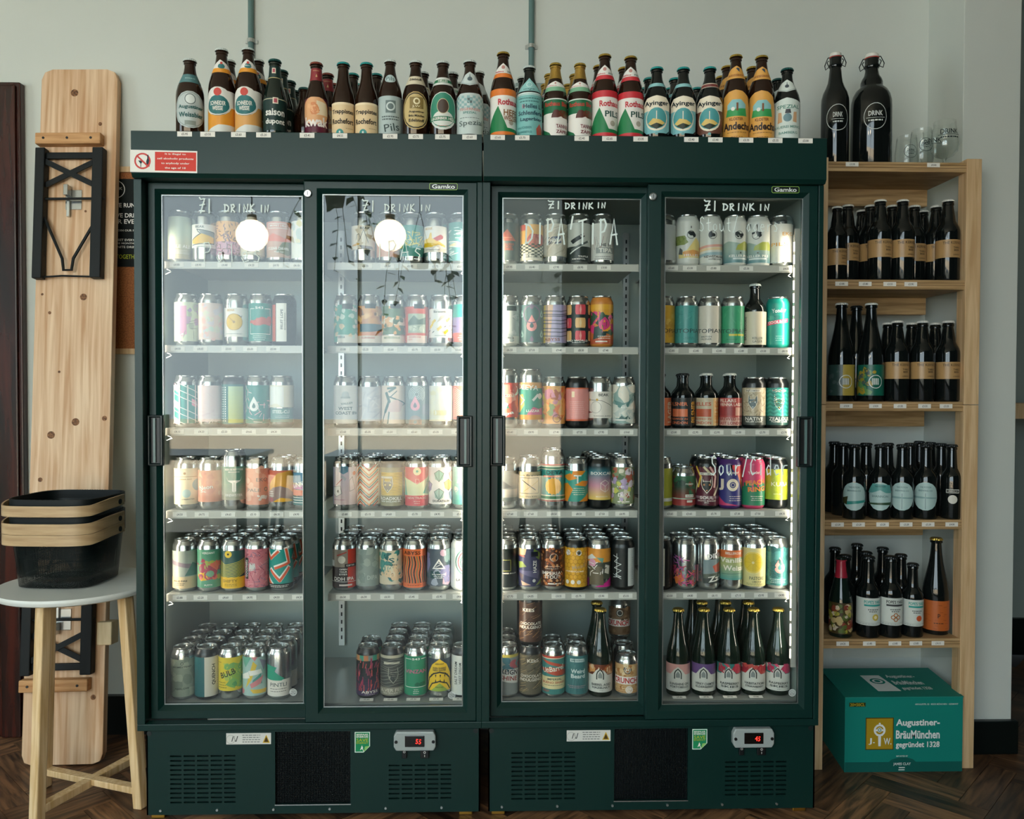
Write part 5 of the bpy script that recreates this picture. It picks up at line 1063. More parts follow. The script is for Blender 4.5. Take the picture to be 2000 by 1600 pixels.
cans(2, 0, [
 (991, 's', 'dark grey can with orange triangle', 0, [B('54605c', .02, .92), PL('b0604c', (-.7, .48), (.6, .48), (0, .76)), L('d8a080', .01, (-.35, .56), (.3, .56)), T('ROLLING', 'b85a40', 0, .4, .9, .05), T('GOOD', 'b85a40', 0, .34, .7, .05), T('TIMES', 'b85a40', 0, .28, .8, .05)]),
 (1038, 's', 'yellow can with checkerboard base', 0, [B('e8ae58', .4, .88), B('d06048', .74, .88, -.9, -.4), B('ece0c4', .02, .42), CK('3a4024', 12, 8, -1.2, 1.2, .1, .42), BL(['c0503c', 'a84438', 'd0705a'], 10, 221, .08, .15, .0, .8, .3, .65), B('e8e0cc', .04, .2, -.6, .8), T('LOVABLE', 't_' if 0 else '4a4a3a', .1, .16, .9, .04), T('DISCO NIGHT', '4a4a3a', .1, .1, .9, .04)]),
 (1086, 's', 'brushed silver can with tilted navy tag', 0, [B('c9c2b0', .12, .9), PL('2c3858', (-.5, .4), (.4, .44), (.35, .6), (-.5, .58)), T('HOP', 'W', -.1, .5, .5, .08, 4), SL(['b4ac98', 'd8d0c0'], 30, 231, .02, .3, v0=.15, v1=.85, ang=40)]),
 (1130, 's', 'silver and black can with diagonal bar', 0, [B('c8ccc4', .35, .92), B('2a3430', .0, .36), PL('20282a', (-.6, .5), (.3, .68), (.4, .6), (-.4, .42)), L('e6eae4', .03, (-.6, .2), (.7, .5)), L('5a6460', .05, (-.5, .28), (.6, .48)), T('3.0', 'W', .2, .62, .3, .05, 25), T('TRIPLE', 'W', .3, .12, .7, .04), T('CRYSTAL', 'W', 0, .06, .9, .035)]),
 (1174, 's', 'white silver can with grey skyline print', 0, [B('d6d6ce', .04, .92), SL(['8f9490', 'a07a78', 'b8bab4'], 24, 241, .01, .3, v0=.3, v1=.6, ang=90), B('9aa09c', .2, .34, -.4, .9), T('HE 1', '2a2e2e', .2, .4, .5, .07), T('TIPA', 'W', .25, .27, .9, .1, 0, 1.6), TL('5a5e5c', .1, .12, 1.3, 2, .05)])])
cans(2, 1, [
 (992, 's', 'silver can with faint blue texture', 0, [B('b4bcb8', .0, .92), BL(['c8ccc8', 'a0aaa8'], 30, 251, .03, .07), B('d8d4c8', .0, .18), B('20302e', .78, .9, -.1, .6), T('BEGIN &', t_, 0, .13, .8, .04)]),
 (1039, 's', 'grey teal leaf pattern can with pink drop', 0, [B('567474', .03, .93), *[f for x, v in ((-.75, .7), (.75, .7), (-.75, .22), (.75, .22)) for f in (DR('9cc0b8', x, v, .09, '567474'),)], *[DR('7f6a80', x, v, .07) for x, v in ((0, .88), (0, .1))], O('7a6a80', 0, .7, .22, .03), DR('e89a98', 0, .45, .19, '3c5c5c')]),
 (1084, 's', 'yellow to lilac can with dark brush bands', 0, [B('a89cc0', .02, .93), B('d8b83c', .02, .93, -1.3, -.7), PL('c8a890', (-.7, .03), (-.3, .03), (-.1, .93), (-.7, .93)), *[L('4a4a5c', .02, (-1.2, v), (-.4, v - .02), (.4, v - .03), (1.2, v + .02)) for v in (.8, .72, .68, .58, .5, .38, .3, .2)], T('ABYSS', '8a4a30', -.2, .1, 1.1, .07)]),
 (1128, 's', 'black can with cream and red star tiles', 0, [B('20302e', .0, .94), *[f for ix, x in enumerate((-.8, .15, 1.05)) for iv, v in enumerate((.82, .5, .19)) for c in (('d8505a' if (ix + iv) % 2 else 'e8b878'),) for f in (PL(c, (x - .34, v - .07), (x - .3, v - .12), (x + .3, v - .12), (x + .34, v - .07), (x + .34, v + .07), (x + .3, v + .12), (x - .3, v + .12), (x - .34, v + .07)), PL('f0d8a8' if c != 'd8505a' else 'f0a8a0', (x, v - .13), (x + .07, v), (x, v + .13), (x - .07, v)))], T('MAD WORLD', 'W', -.1, .07, 1.5, .045), TL('W', 0, .025, 1.2)]),
 (1174, 'c9803c', 'orange tropical can with copper shine', 0, [G('b8503c', 'e8b03c', .0, .95), BL(['d8407c', 'e86a9a', '2f4a3c', '3c5a44', 'e8a030'], 22, 261, .08, .18, -.8, 1, .2, .8), PL('2c4440', (-.6, .1), (.3, .2), (.6, .5), (.1, .45), (-.5, .4)), B('e8e0d4', .04, .07, -.4, .4), TL('W', .2, .18, .9, 2, .05)])])
cans(2, 2, [
 (990, 'st', 'tall red green cartoon lettering can', 0, [B('c9483c', .15, .85), BL(['d86a48', 'e8e0d0', '2f7a6a', 'e8907c', 'c03a30', '3a8a6c'], 30, 271, .05, .12, v0=.15, v1=.86), T('Yuzu', 'e8d8c0', .0, .6, 1, .08), T('Ipa', 'W', .1, .22, .8, .09, 15)]),
 (1036, 'st', 'tall teal can with white bird and orange bands', 0, [B('3f9a84', .12, .8), B('e0a868', .74, .86), B('e0963c', .1, .2), T('DEEYA', 'W', -.2, .76, 1.5, .1, -4), PL('e8b85c', (-1.1, .25), (-.9, .6), (-.5, .62), (-.4, .4), (-.8, .24)), L('W', .02, (-.9, .62), (-.4, .5), (-.7, .4)), L('W', .05, (.2, .5), (.5, .6), (.9, .58)), C('W', .7, .58, .06), PL('d86a8a', (-.2, .22), (.2, .36), (.6, .32), (1.1, .36), (1.1, .2), (-.2, .2)), T('LUZAR', 'W', .2, .28, .9, .05)]),
 (1081, 's', 'orange and yellow collage can', 0, [B('e0a058', .02, .93), BL(['e87a3c', 'e8c83c', 'c05a50', 'd88a9a', '8a9a60', 'b85a30', 'f0b060'], 44, 281, .05, .14), L('3a5a80', .02, (-1, .45), (.3, .34), (1.1, .22)), O('8a4a30', .2, .15, .1, .02)]),
 (1127, 'k', 'pink label can with fine pink print', 0, [B('e89a94', .1, .88), B('e0704c', .86, .89), B('e0704c', .09, .13), PL('f4e0c0', (-.35, .66), (-.15, .66), (-.15, .8), (-.35, .8)), TL('f4c4bc', 0, .55, 1.2, 9, .045)]),
 (1172, 's', 'white label can with dotted line art', 0, [B('e8e0d4', .16, .8), T('BEAK', t_, .25, .72, .7, .065), L(t_, .01, (-.8, .6), (.1, .58), (.9, .45)), C('c8a03c', -.8, .6, .03), C('c8a03c', -.2, .6, .03), O('8a8a84', -.3, .42, .14, .008), PL('8a3c34', (-1, .27), (-.5, .3), (-1, .33)), T('Lemon Julius', t_, .2, .21, 1.2, .03)]),
 (1217, 's', 'silver can with white and grey marble swirls', 0, [B('8fa8a0', .03, .93), BL(['d8d8cc', 'e4dccc', 'c0c8c0', '6a8c88'], 30, 291, .06, .16), PL('5c8480', (-.7, .6), (.2, .5), (.6, .65), (.3, .4), (-.4, .42)), T('A STRANGE', 'W', .3, .42, .9, .04), PL('3c5c58', (-.3, .14), (-.1, .22), (.1, .16), (.3, .22), (.5, .14)), B('e8e4dc', .1, .13, -.9, .2)])])
cans(2, 3, [
 (988, 's', 'dark grey can behind the door handle', 0, [G('3c4440', '6a706c', .1, .85), PL('20282a', (-.9, .45), (-.2, .6), (.4, .45), (-.2, .4)), B('8a8478', .2, .4)]),
 (1034, 's', 'cream square label can with crossed lines', 1, [B('dcc49c', .17, .82), T('Beak Brewery', '2a2a2a', 0, .73, 1.8, .06, 0, .4), L('2a2a2a', .012, (-.7, .3), (.65, .3), (.65, .67), (-.7, .67), (-.7, .3)), L('2a2a2a', .02, (-.5, .62), (.4, .38)), L('c8a860', .012, (-.4, .34), (.6, .6)), T('Bier · Dipa 8.5%', '3a3a3a', -.1, .22, 1.2, .035, 0, .3)]),
 (1080, 'st', 'tall teal can with orange sun', 1, [B('3f9a90', .08, .84), B('c84a3c', .82, .85), B('ece0c0', .79, .81), B('3a7a4c', .76, .78), B('ece0c0', .74, .755), T('DEYA', '2a4a48', .15, .68, 1.2, .08), B('d04c3c', .58, .62, -.7, .65), T('STEADY ROLLING MAN', 'ece0c0', 0, .6, 1.2, .02), *[PL('e8b87c', (.05 + .55 * math.cos(k * .449), .4 + .19 * math.sin(k * .449)), (.05 + .47 * math.cos(k * .449 + .2), .4 + .16 * math.sin(k * .449 + .2)), (.05 + .47 * math.cos(k * .449 - .2), .4 + .16 * math.sin(k * .449 - .2))) for k in range(14)], C('f0ae34', .05, .4, .165), B('ece0c0', .2, .22), B('3a7a4c', .15, .19), B('ece0c0', .12, .14), B('c84a3c', .09, .11)]),
 (1125, 's', 'teal can with orange petal shapes', 0, [B('3f9a88', .1, .84), *[PL('e8902e', *p) for p in ([(-1.1, .7), (-.4, .78), (.1, .66), (-.5, .6)], [(-.2, .84), (.7, .84), (.4, .74), (-.3, .74)], [(-.1, .5), (.4, .6), (1.2, .58), (.7, .46)], [(-1.2, .5), (-.6, .55), (-.2, .4), (-.6, .1), (-1.2, .1)], [(.2, .1), (.6, .2), (1.0, .3), (1.2, .1)])], T('T', 'W', .1, .64, .5, .2, 0, .2), TL('ece0c0', .2, .42, .9, 4, .05)]),
 (1171, 'k', 'black can with rainbow gradient band', 3, [G('e8c860', 'c88a9c', .14, .48), G('c88a9c', '3f7a84', .48, .8), G('3f7a84', '142022', .8, .95), T('BOXCAR', 'e8e4dc', .2, .78, 1.6, .075), *[L('e8dcd0', .012, *p) for p in ([(.1, .55), (.4, .62), (.7, .55), (.7, .4), (.4, .33), (.1, .4), (.1, .55)], [(.1, .55), (.4, .47), (.7, .55)], [(.4, .47), (.4, .33)])], T('MODERN IPA', 'e8dcc0', .2, .22, .8, .035)]),
 (1214, 's', 'garden flower photo can', 2, [B('8a9470', .04, .93), BL(['b4a0c0', '6a8a50', 'd8d0b8', 'a85a48', 'c8c860', '4f6a44', 'd8c8d0', 'c07050'], 70, 301, .04, .09, v0=.05, v1=.92), T('DIPA', 'W', .15, .26, .85, .08), T('A NEW WAY', 'W', .1, .46, .9, .04), B('W', .08, .11, -.3, .5)])])
cans(2, 4, [
 (988, 's', 'matt black can with small olive frame', 3, [B('101817', .0, .93), L('8a8a40', .012, (-.6, .4), (.3, .4), (.3, .66), (-.6, .66), (-.6, .4)), T('BAXTER BALLER', 'd8d4c8', .2, .34, 1.1, .03)]),
 (1034, 's', 'navy can with olive and tan shards', 3, [B('3a3c5c', .02, .93), *[PL(c, *p) for c, p in (('c8b088', [(-1.2, .75), (-.3, .78), (-.2, .93), (-1.2, .93)]), ('a8584c', [(-1.1, .76), (-.4, .78), (-.3, .72)]), ('7a9040', [(.3, .93), (.9, .8), (.7, .65), (.2, .8)]), ('8a9a4c', [(-1, .6), (-.5, .62), (-.2, .5), (-.8, .45)]), ('5a5878', [(-1.2, .4), (.6, .2), (.8, .4)]), ('5c4a50', [(-.9, .35), (-.4, .3), (-.5, .15)]), ('a8a850', [(-1.2, .3), (-.9, .05), (-1.2, .05)]), ('c8a890', [(-.6, .16), (.1, .06), (-.5, .04)]), ('8a9c50', [(.4, .04), (1.1, .1), (.9, .2)]))], B('141c2c', .74, .86, .1, .6), T('HAZE', 'W', .35, .5, .8, .09, 90), C('d8d4d0', .3, .16, .04)]),
 (1080, 's', 'brown coffee bean pattern can', 3, [B('4a2a1c', .02, .93), BL(['8a4a28', 'c07840', '5c3018', 'd8a070', 'a85c30'], 110, 311, .022, .045), O('c8c0b0', .1, .72, .1, .012), C('2a1c18', .1, .72, .08), T('IMPERIAL', 'e8e0d4', .0, .34, 1.6, .08), T('STOUT', 'e8e0d4', .0, .25, 1.1, .08), B('ece4d8', .07, .1, -.3, .6), TL('d8c8b8', 0, .5, 1.2, 2, .05)]),
 (1124, 'k', 'yellow honeycomb can with black top', 2, [B('e0a832', .0, .95), HX('b07a1c', .062, .01, 0, .97), C('e8e0d8', -.55, .83, .07), C('e8e0d8', .2, .83, .07), C('3a4a48', .2, .83, .045), T('Mead', 'c0a070', .2, .5, .9, .1, 12), T('HONEYCOMB', 'f0dcc0', -.1, .38, 1.3, .04), *[C('ece4d4', x, .12, .05) for x in (-.6, -.2, .2)]]),
 (1169, 's', 'orange can with collage figure and magenta base', 3, [B('e0963c', .55, .93), B('4a4c40', .2, .6), PL('c82a88', (-.3, .0), (.4, .1), (1.3, .3), (1.3, .0)), PL('d8dcd8', (-1, .7), (-.5, .8), (-.2, .7), (-1, .64)), C('e0a0b8', -.5, .58, .1), PL('6aa090', (-.2, .72), (.3, .7), (.2, .58)), PL('d8d0c0', (.4, .55), (.8, .5), (.7, .3), (.35, .35)), PL('6a604c', (-.7, .5), (.2, .5), (.3, .05), (-.7, .05)), B('7a2a6a', .0, .2, -1.3, -.8), SL(['20282a', 'e8e4dc'], 16, 321, .02, .12, -.9, 1, .25, .6)]),
 (1216, 'k', 'black can with white scribble and silver panel', 3, [B('141c1c', .0, .94), B('c8ccc8', .02, .94, .35, 1.1), *[L('d8dcd8', .012, *p) for p in ([(-.7, .75), (-.3, .7), (-.6, .6), (-.1, .55), (-.6, .45)], [(-.6, .45), (-.1, .4), (-.5, .3), (-.1, .25), (-.7, .22)], [(-.4, .8), (-.4, .25)], [(-.7, .3), (-.1, .2)])], TL('8a8e8c', .7, .7, .12, 11, .05)])])
cans(2, 5, [
 (990, 's', 'silver can with tilted white name banner', 2, [B('9aa09c', .0, .95), B('d8c860', .9, .97), BL(['7aa0a0', 'c86a70', 'a8aca8', '4a7a88', 'd8a0a0'], 22, 331, .05, .11, v0=.5, v1=.9), PL('ece8e0', (-.7, .35), (.9, .25), (1.0, .6), (-.7, .64)), T('REIGN', '1c1e1e', .2, .55, 1.2, .12, -6), T('SHINE', 'b04438', .15, .4, 1.2, .11, -6)]),
 (1036, 'k', 'brown swirled can under a matching can', 0, [B('6a6250', .0, .96), SL(['8a7c60', '4a4438', 'a08c68'], 60, 341, .016, .2, ang=30), T('KEES', 'ece4d4', .2, .82, .8, .08), T('CHOCOLATE', 'e4dccc', .1, .45, 1.6, .07), T('INDULGENCE', 'e4dccc', .1, .36, 1.7, .07)]),
 (1036, 'k', 'brown swirled can stacked above a matching can', 0, [B('4a3226', .0, .96), SL(['7a5a40', '2e2018', '94704c'], 60, 351, .016, .2, ang=30), T('KEES', 'ece4d4', -.15, .78, .8, .08), T('CHOCOLATE', 'e4dccc', .0, .45, 1.6, .07), T('INDULGENCE', 'e4dccc', .0, .36, 1.7, .07)], {'dz': .1455, 'y': .15}),
 (1031, 'k', 'rear brown swirled can', 1, None, {'y': .222, 'lab': 'lower brown can hidden directly behind the stacked brown swirled cans'}),
 (1031, 'k', 'rear stacked brown swirled can', 0, None, {'y': .222, 'dz': .1455, 'lab': 'upper brown can standing behind the stacked brown swirled cans'}),
 (1082, 's', 'teal and red retro can with cream panel', 1, [B('4a8a84', .0, .93), B('c85040', .88, .93), B('ece0c0', .86, .88), PL('c85a44', (-1.0, .85), (0, .78), (1.2, .66), (1.2, .6), (-.4, .74)), PL('c85a44', (-1.2, .6), (0, .66), (1.2, .55), (1.2, .45), (.2, .46), (-1.2, .58)), T('UnBarrel', 'f0e8d4', .0, .62, 1.5, .13, 10), B('e8d8a4', .13, .43), T('IMPERIAL', '2f4a48', .1, .37, 1.0, .05), T('BUENO SHAKE', 'b8503c', .05, .29, 1.6, .055), TL('3a5a58', 0, .22, 1.6), T('STOUT', 'c85040', -.5, .08, .5, .05)]),
 (1125, 's', 'slate teal can with white gothic lettering', 1, [B('4a7c7c', .0, .93), SL(['5a8c8a', '3f6c6c'], 26, 361, .012, .4, ang=90), B('c8d8d4', .78, .86, -.45, .55), T('BREWING', '3f6c6c', .05, .82, .8, .04), T('Weird', 'd4e0dc', .1, .56, .95, .1, 0, 1.5), T('Beard', 'd4e0dc', .1, .44, .95, .1, 0, 1.5), TL('c89aa0', 0, .2, 1.3, 2, .04)]),
 (1224, 'sh', 'short tan can with red block name in front', 0, [B('c8a070', .02, .93), BL(['b08050', 'd8b888', 'a8703c', 'e0c8a0'], 40, 371, .04, .09), C('2a3432', .05, .76, .13), O('d8d4c8', .05, .76, .1, .02), T('H', 'W', .05, .76, .2, .08), B('ece4dc', .3, .54, -1.1, .9), T('CRUNCH', 'c03430', -.1, .42, 1.7, .18, 0, 1.5), TL('8a4a30', 0, .2, 1.2, 3, .07)]),
 (1217, 'sh', 'short can behind the short tan can', 0, None, {'y': .24, 'lab': 'short can behind the front short tan can on the right fridge floor'}),
 (1209, 'sh', 'short tan can raised on others', 0, [B('7a6048', .02, .93), BL(['6a5038', '94785a', '5a4430'], 40, 381, .04, .09), C('2a3432', .05, .76, .13), O('d8d4c8', .05, .76, .1, .02), B('ece4dc', .3, .54, -1.1, .9), T('CRUNCH', 'c03430', -.1, .42, 1.7, .18, 0, 1.5)], {'y': .30, 'dz': .1185, 'lab': 'short tan can with red name stacked high at the back'}),  # front can's print in darker browns, shade at the back painted in
 (1209, 'sh', 'short can at the back', 0, None, {'y': .30, 'lab': 'lower short can carrying the stacked short tan can at the back'})])
cans(3, 0, [
 (1296, 's', 'silver can with teal strip at the door edge', 0, [B('2f7a80', .05, .9, -1.2, .0), B('c8ccc8', .05, .9, .0, 1.2)]),
 (1342, 'd8dad2', 'white can with green tree and yellow ground', 0, [B('d8dad2', .0, .98), PL('e8d48a', (-.6, .2), (.0, .3), (.6, .6), (1.3, .4), (1.3, .12), (-.6, .1)), BL(['7a8a44', '8c9a54', '66763a'], 9, 391, .08, .15, -1.3, -.3, .42, .64), PL('e0a05c', (-.3, .25), (.4, .3), (1.2, .26), (1.2, .16), (-.2, .14)), PL('5c605c', (-.6, .2), (-.5, .36), (-.3, .3), (-.3, .18)), O('2a3030', .25, .66, .1, .012), BL(['2a3030'], 7, 392, .025, .05, .05, .5, .6, .74), L('2a3030', .02, (.25, .82), (.25, .86)), T('HELLES', 'W', .3, .17, 1.0, .055), B('ece8dc', .075, .115, .0, 1.0)]),
 (1386, 'd8dad2', 'white can with pastel rainbow stripes', 0, [B('d8dad2', .0, .98), PL('e0a898', (-1.2, .36), (-.2, .42), (1.2, .46), (1.2, .4), (-.2, .36), (-1.2, .3)), PL('e8cfa4', (-1.2, .3), (-.2, .35), (1.2, .39), (1.2, .32), (-.2, .29), (-1.2, .24)), PL('9cb8c0', (-1.2, .18), (-.2, .24), (1.2, .27), (1.2, .19), (-.2, .17), (-1.2, .1)), O('2a3030', .15, .66, .1, .012), BL(['2a3030'], 7, 402, .025, .05, -.02, .4, .6, .74), T('NEWSTALGIA', '2a3232', .3, .14, 1.4, .055), T('HOPPED LAGER', '2a3232', .35, .075, .9, .03)]),
 (1434, 'd8dad2', 'white can with green hills, left of pair', 0, [B('d8dad2', .0, .98), PL('9cb0a4', (-1.2, .44), (-.4, .52), (.4, .46), (1.2, .52), (1.2, .0), (-1.2, .0)), PL('a8ac54', (.2, .42), (.7, .52), (1.3, .46), (1.3, .26), (0, .24)), G('5f8a90', '9cb0a4', .0, .3), O('2a3030', .3, .66, .1, .012), BL(['2a3030'], 7, 412, .025, .05, .1, .55, .6, .74), C('4a4a40', .4, .235, .02), T('KELLER PILS', 'W', .35, .16, 1.4, .06), B('d8e0dc', .075, .115, -.1, 1.0)]),
 (1479, 'd8dad2', 'white can with green hills, right of pair', 0, [B('d8dad2', .0, .98), PL('9cb0a4', (-1.2, .48), (-.6, .5), (0, .42), (.8, .52), (1.2, .4), (1.2, .0), (-1.2, .0)), PL('a8b054', (-.2, .4), (.3, .5), (.8, .5), (1.3, .4), (1.3, .26), (-.3, .26)), G('5f8a90', '9cb0a4', .0, .3), O('2a3030', -.1, .66, .1, .012), BL(['2a3030'], 7, 422, .025, .05, -.3, .15, .6, .74), C('4a4a40', 0, .235, .02), T('KELLER PILS', 'W', 0, .16, 1.5, .06), B('d8e0dc', .075, .115, -.6, .6)]),
 (1524, 's', 'matt white can with orange block lettering', 0, [B('d4d2c8', .02, .94), SL(['c8c6bc', 'dedcd4'], 30, 431, .012, .2, ang=90), T('EKO', 'd89a3c', .5, .7, .8, .085, 0, .3), T('PILS', 'd89a3c', -.1, .45, 1.1, .085, 0, .3), TL('b0aea4', .2, .18, .5, 2)])])
cans(3, 1, [
 (1294, 's', 'yellow speckled can at the door edge', 0, [B('d8a83c', .03, .93), BL(['c8983c', 'e0b85c'], 20, 441, .04, .09), T('UTOPIAN', '4a3a1c', .4, .32, 2.0, .1, 0, .2)]),
 (1340, 's', 'plain mid teal can with dark lettering', 0, [B('4a9a94', .03, .93), SL(['3f8a86', '5aa8a0'], 24, 451, .014, .12), T('UTOPIAN', '2a3c3c', .2, .32, 2.2, .1, 0, .2), TL('2f6a68', .2, .16, .9, 2)]),
 (1385, 's', 'cream can with dark lettering', 0, [B('d8cfc0', .03, .93), T('UTOPIAN', '2a3232', -.1, .32, 2.2, .1, 0, .3), T('BRITISH', '5a6664', -.2, .18, .7, .04), T('PILSNER', '5a6664', -.2, .12, .7, .04)]),
 (1430, 's', 'bright green can with yellow bar', 0, [B('3f9a70', .03, .93), SL(['358a64', '56aa80'], 24, 461, .014, .12), T('UTOPIAN', '2a4a3c', .0, .32, 2.2, .1, 0, .2), B('c8c04a', .2, .25, -.2, .9), TL('2a6a4c', 0, .12, 1.1, 1)]),
 (1517, '1f8f80', 'teal can with pink brush banner', 0, [B('1f8f80', .0, .98), T('Yonder', 'e4f0ea', .1, .82, .95, .1, 4, 1.3), PL('d8486c', (-.75, .46), (.75, .54), (.75, .63), (-.75, .55)), T('COOLBOY', 'W', 0, .545, 1.3, .065, 5), BL(['3fa090', '177a6e'], 6, 471, .04, .08, -.9, 0, .6, .7), TL('9cd0c4', .1, .2, .6, 3, .05)])])
cans(3, 2, [
 (1471, 'k', 'cream bark patterned can with grey wolf head', 0, [B('b8a88c', .22, .9), SL(['7a6e5c', 'd0c4a8', '948468'], 70, 481, .014, .1, v0=.22, v1=.9), B('e0d8c8', .8, .86, -.6, .5), T('BAD COMPANY', '2a2a2a', -.05, .83, .9, .03), WF('5a6a6c', -.05, .55, .19, 'c8ccc8', 'e0d8c8'), B('4a4c44', .0, .22), T('NATIVE', 'e8e4d8', .05, .15, 1.2, .085), T('KELLER LAGER', 'e8e4d8', .05, .08, 1.1, .035)]),
 (1516, 'k', 'teal scaled can with brown wolf head', 1, [B('2a8a7c', .22, .9), ZG(['3f9a8c', '1f7468'], 14, .025, .02, .22, .9, per=.25), B('e0d8c8', .8, .86, -.3, .6), T('BAD COMPANY', '2a2a2a', .15, .83, .8, .03), WF('3a3428', .15, .55, .2, 'c8a860', 'e0dccc'), B('2a4a44', .0, .22), T('ZEALOUS', 'e8e4d8', .2, .15, 1.4, .085), T('PILSNER LAGER', 'e8e4d8', .2, .08, 1.1, .035)])])
cans(3, 3, [
 (1290, 's', 'yellow can at the door edge beside a short can', 0, [B('a8a83c', .0, .9), C('3a3c24', -.3, .6, .12), B('d8d8d0', .1, .18)]),
 (1336, 'sh', 'short dark green and red can', 1, [G('8a3c30', '2a4a38', .18, .6), G('2a4a38', '3a6a4c', .6, .93), BL(['2f6a48', '244034', '7a4030'], 14, 491, .06, .12, v0=.3, v1=.93), B('a03c38', .0, .2), B('a8c8b0', .2, .23), T('PREMIER', 'c8d0c4', .4, .68, .6, .05), B('ece8dc', .26, .35, .1, .7), T('TROPICAL', '2a2c2c', .4, .305, .5, .05), B('d8d4c8', .1, .17, .2, .6)]),
 (1378, 'k', 'maroon and cream can with black wolf head', 1, [B('5a2430', .0, .93), *[L(c, .05, *p) for c, p in (('d8c8a0', [(-1.1, .8), (-.7, .5), (-.9, .3)]), ('e0b84c', [(-.8, .93), (-.4, .7), (-.6, .45)]), ('d8a8a0', [(.2, .93), (.6, .7), (.5, .45)]), ('d8c8a8', [(.9, .85), (.9, .5), (.5, .25)]), ('c8b890', [(-.2, .93), (.3, .75)]))], B('e0d8c8', .74, .8, -.5, .5), T('BAD COMPANY', '2a2a2a', 0, .77, .8, .03), WF('1c2220', .0, .5, .22, 'b87a4c', 'e8dccc'), B('8a6a70', .17, .23), T('SOUL', 'ece4dc', 0, .19, .9, .075), T('EXOTIC MANGO', 'd8ccc4', 0, .115, 1.2, .04), T('IPA', 'd8ccc4', 0, .07, .3, .03)]),
 (1426, '4a2a6a', 'purple and coral can with giant cream letters', 2, [B('3a3a78', .0, .98), PL('d8484c', (.0, .98), (.4, .75), (1.3, .8), (1.3, .98)), PL('c8406a', (-1.3, .3), (-.8, .2), (-.3, .06), (.6, .0), (-1.3, .0)), PL('e0704c', (.5, .75), (1.3, .85), (1.3, .3), (.9, .4)), T('J', 'ecdcc4', -.62, .5, .42, .28, 0, 2.4), C('ecdcc4', .18, .5, .15, .95), C('3a3a78', .18, .5, .075), O('ecdcc4', .18, .5, .05, .014), T('Y', 'ecdcc4', 1.15, .5, .8, .28, 0, 2.4), T('Yonder', 'ecdcd0', .2, .8, .8, .07, 4), TL('ecdcd0', .4, .22, .9, 3, .05)]),
 (1470, 'c8446a', 'pink over green dripping can with orange lettering', 1, [B('c8446a', .5, .98), B('2a7a58', .0, .55), *[B('c8446a', .35 + .1 * (i % 3), .55, -1.1 + .35 * i, -.98 + .35 * i) for i in range(7)], T('Yonder', 'f0d8d4', .1, .8, .8, .07, 4), T('PEACH', 'e8893c', .2, .56, 1.3, .12, 6, 2.2), T('RING', 'e8893c', .3, .4, 1.2, .12, 4, 2.2), TL('e8e0d4', .3, .22, .9, 3, .045)]),
 (1512, 'k', 'lime green label can with copper lid', 2, [B('a4b02c', .14, .88), BL(['98a428', 'b0ba3c'], 16, 501, .05, .1, v0=.15, v1=.87), T('KUBA', 'ece8c8', .3, .52, 1.2, .1, 0, .4), T('SOUR', 'd8dc9c', .1, .28, .5, .03)])])
cans(3, 4, [
 (1291, 'k', 'black can with cream edge at the door edge', 2, [B('101414', .0, .95), B('d8d0bc', .02, .93, -.4, .2)]),
 (1337, 's', 'bare silver can with pink scribble art', 1, [SL(['d8508c', 'c8406a', 'e0785a'], 60, 511, .02, .14, -1.0, 1.1, .02, .5), SL(['a86ab0', 'c85a9c'], 16, 512, .02, .14, -1.0, .3, .4, .8), PL('e07a3c', (-.8, .2), (-.2, .3), (.0, .15), (-.6, .05))]),
 (1382, 's', 'bare silver can with white graffiti and sunset', 2, [PL('8a9a9c', (-.3, .65), (1.1, .68), (1.1, .3), (-.3, .3)), B('3c4440', .08, .2, -.3, 1.1), PL('c8604c', (.3, .5), (1.0, .6), (1.1, .35), (.5, .35)), PL('5c6458', (-.3, .3), (1.1, .35), (1.1, .2), (-.3, .2)), T('DIPA', 'ece8e4', .5, .75, 1.1, .12, 6, 1.4), T('Zz!', 'W', .5, .2, 1.0, .14, 10, 1.4), B('b87a80', .1, .5, -1.2, -.7)]),
 (1427, 's', 'orange and teal can with big white script', 1, [B('d8703c', .68, .88), B('a8b070', .5, .7), G('4f9a94', 'b0b478', .16, .56), T('BELLEROSE', 'ece0cc', .2, .81, 1.1, .06), T('Vanilla', 'f0ead8', .1, .64, 1.7, .12, 0, 1.6), T('Weisse', 'f0ead8', .3, .45, 1.6, .13, 0, 1.6), L('3a6a60', .01, (-.6, .3), (.8, .32)), BL(['8fb0a0'], 4, 521, .03, .06, .6, 1.1, .6, .75)]),
 (1471, 's', 'pale yellow can with large lemon slice', 3, [B('dccf90', .0, .93), C('e0c03c', -.05, .58, .27), O('ecdf9c', -.05, .58, .27, .012), O('ecdf9c', -.05, .58, .24, .008), *[L('d0ae34', .008, (-.05, .58), (-.05 + .58 * math.cos(k * .785), .58 + .21 * math.sin(k * .785))) for k in range(8)], C('ecdf9c', -.05, .58, .03), T('PASTORE', '3c4a44', .2, .2, .95, .08, 0, .2), T('LIMONE', '3c4a44', .2, .115, .6, .03), TL('8a8a5c', .1, .07, 1.2, 2, .03)]),
 (1514, 's', 'dark teal can with large pink drop', 3, [B('3f7a78', .02, .93), BL(['4a8684', '356a6a', '2c5c5c'], 30, 531, .05, .1), SL(['24504f'], 40, 532, .01, .12), DR('e4968e', .2, .48, .19, '3f7a78'), TL('c8d8d4', .1, .17, 1.2, 3, .04)])])

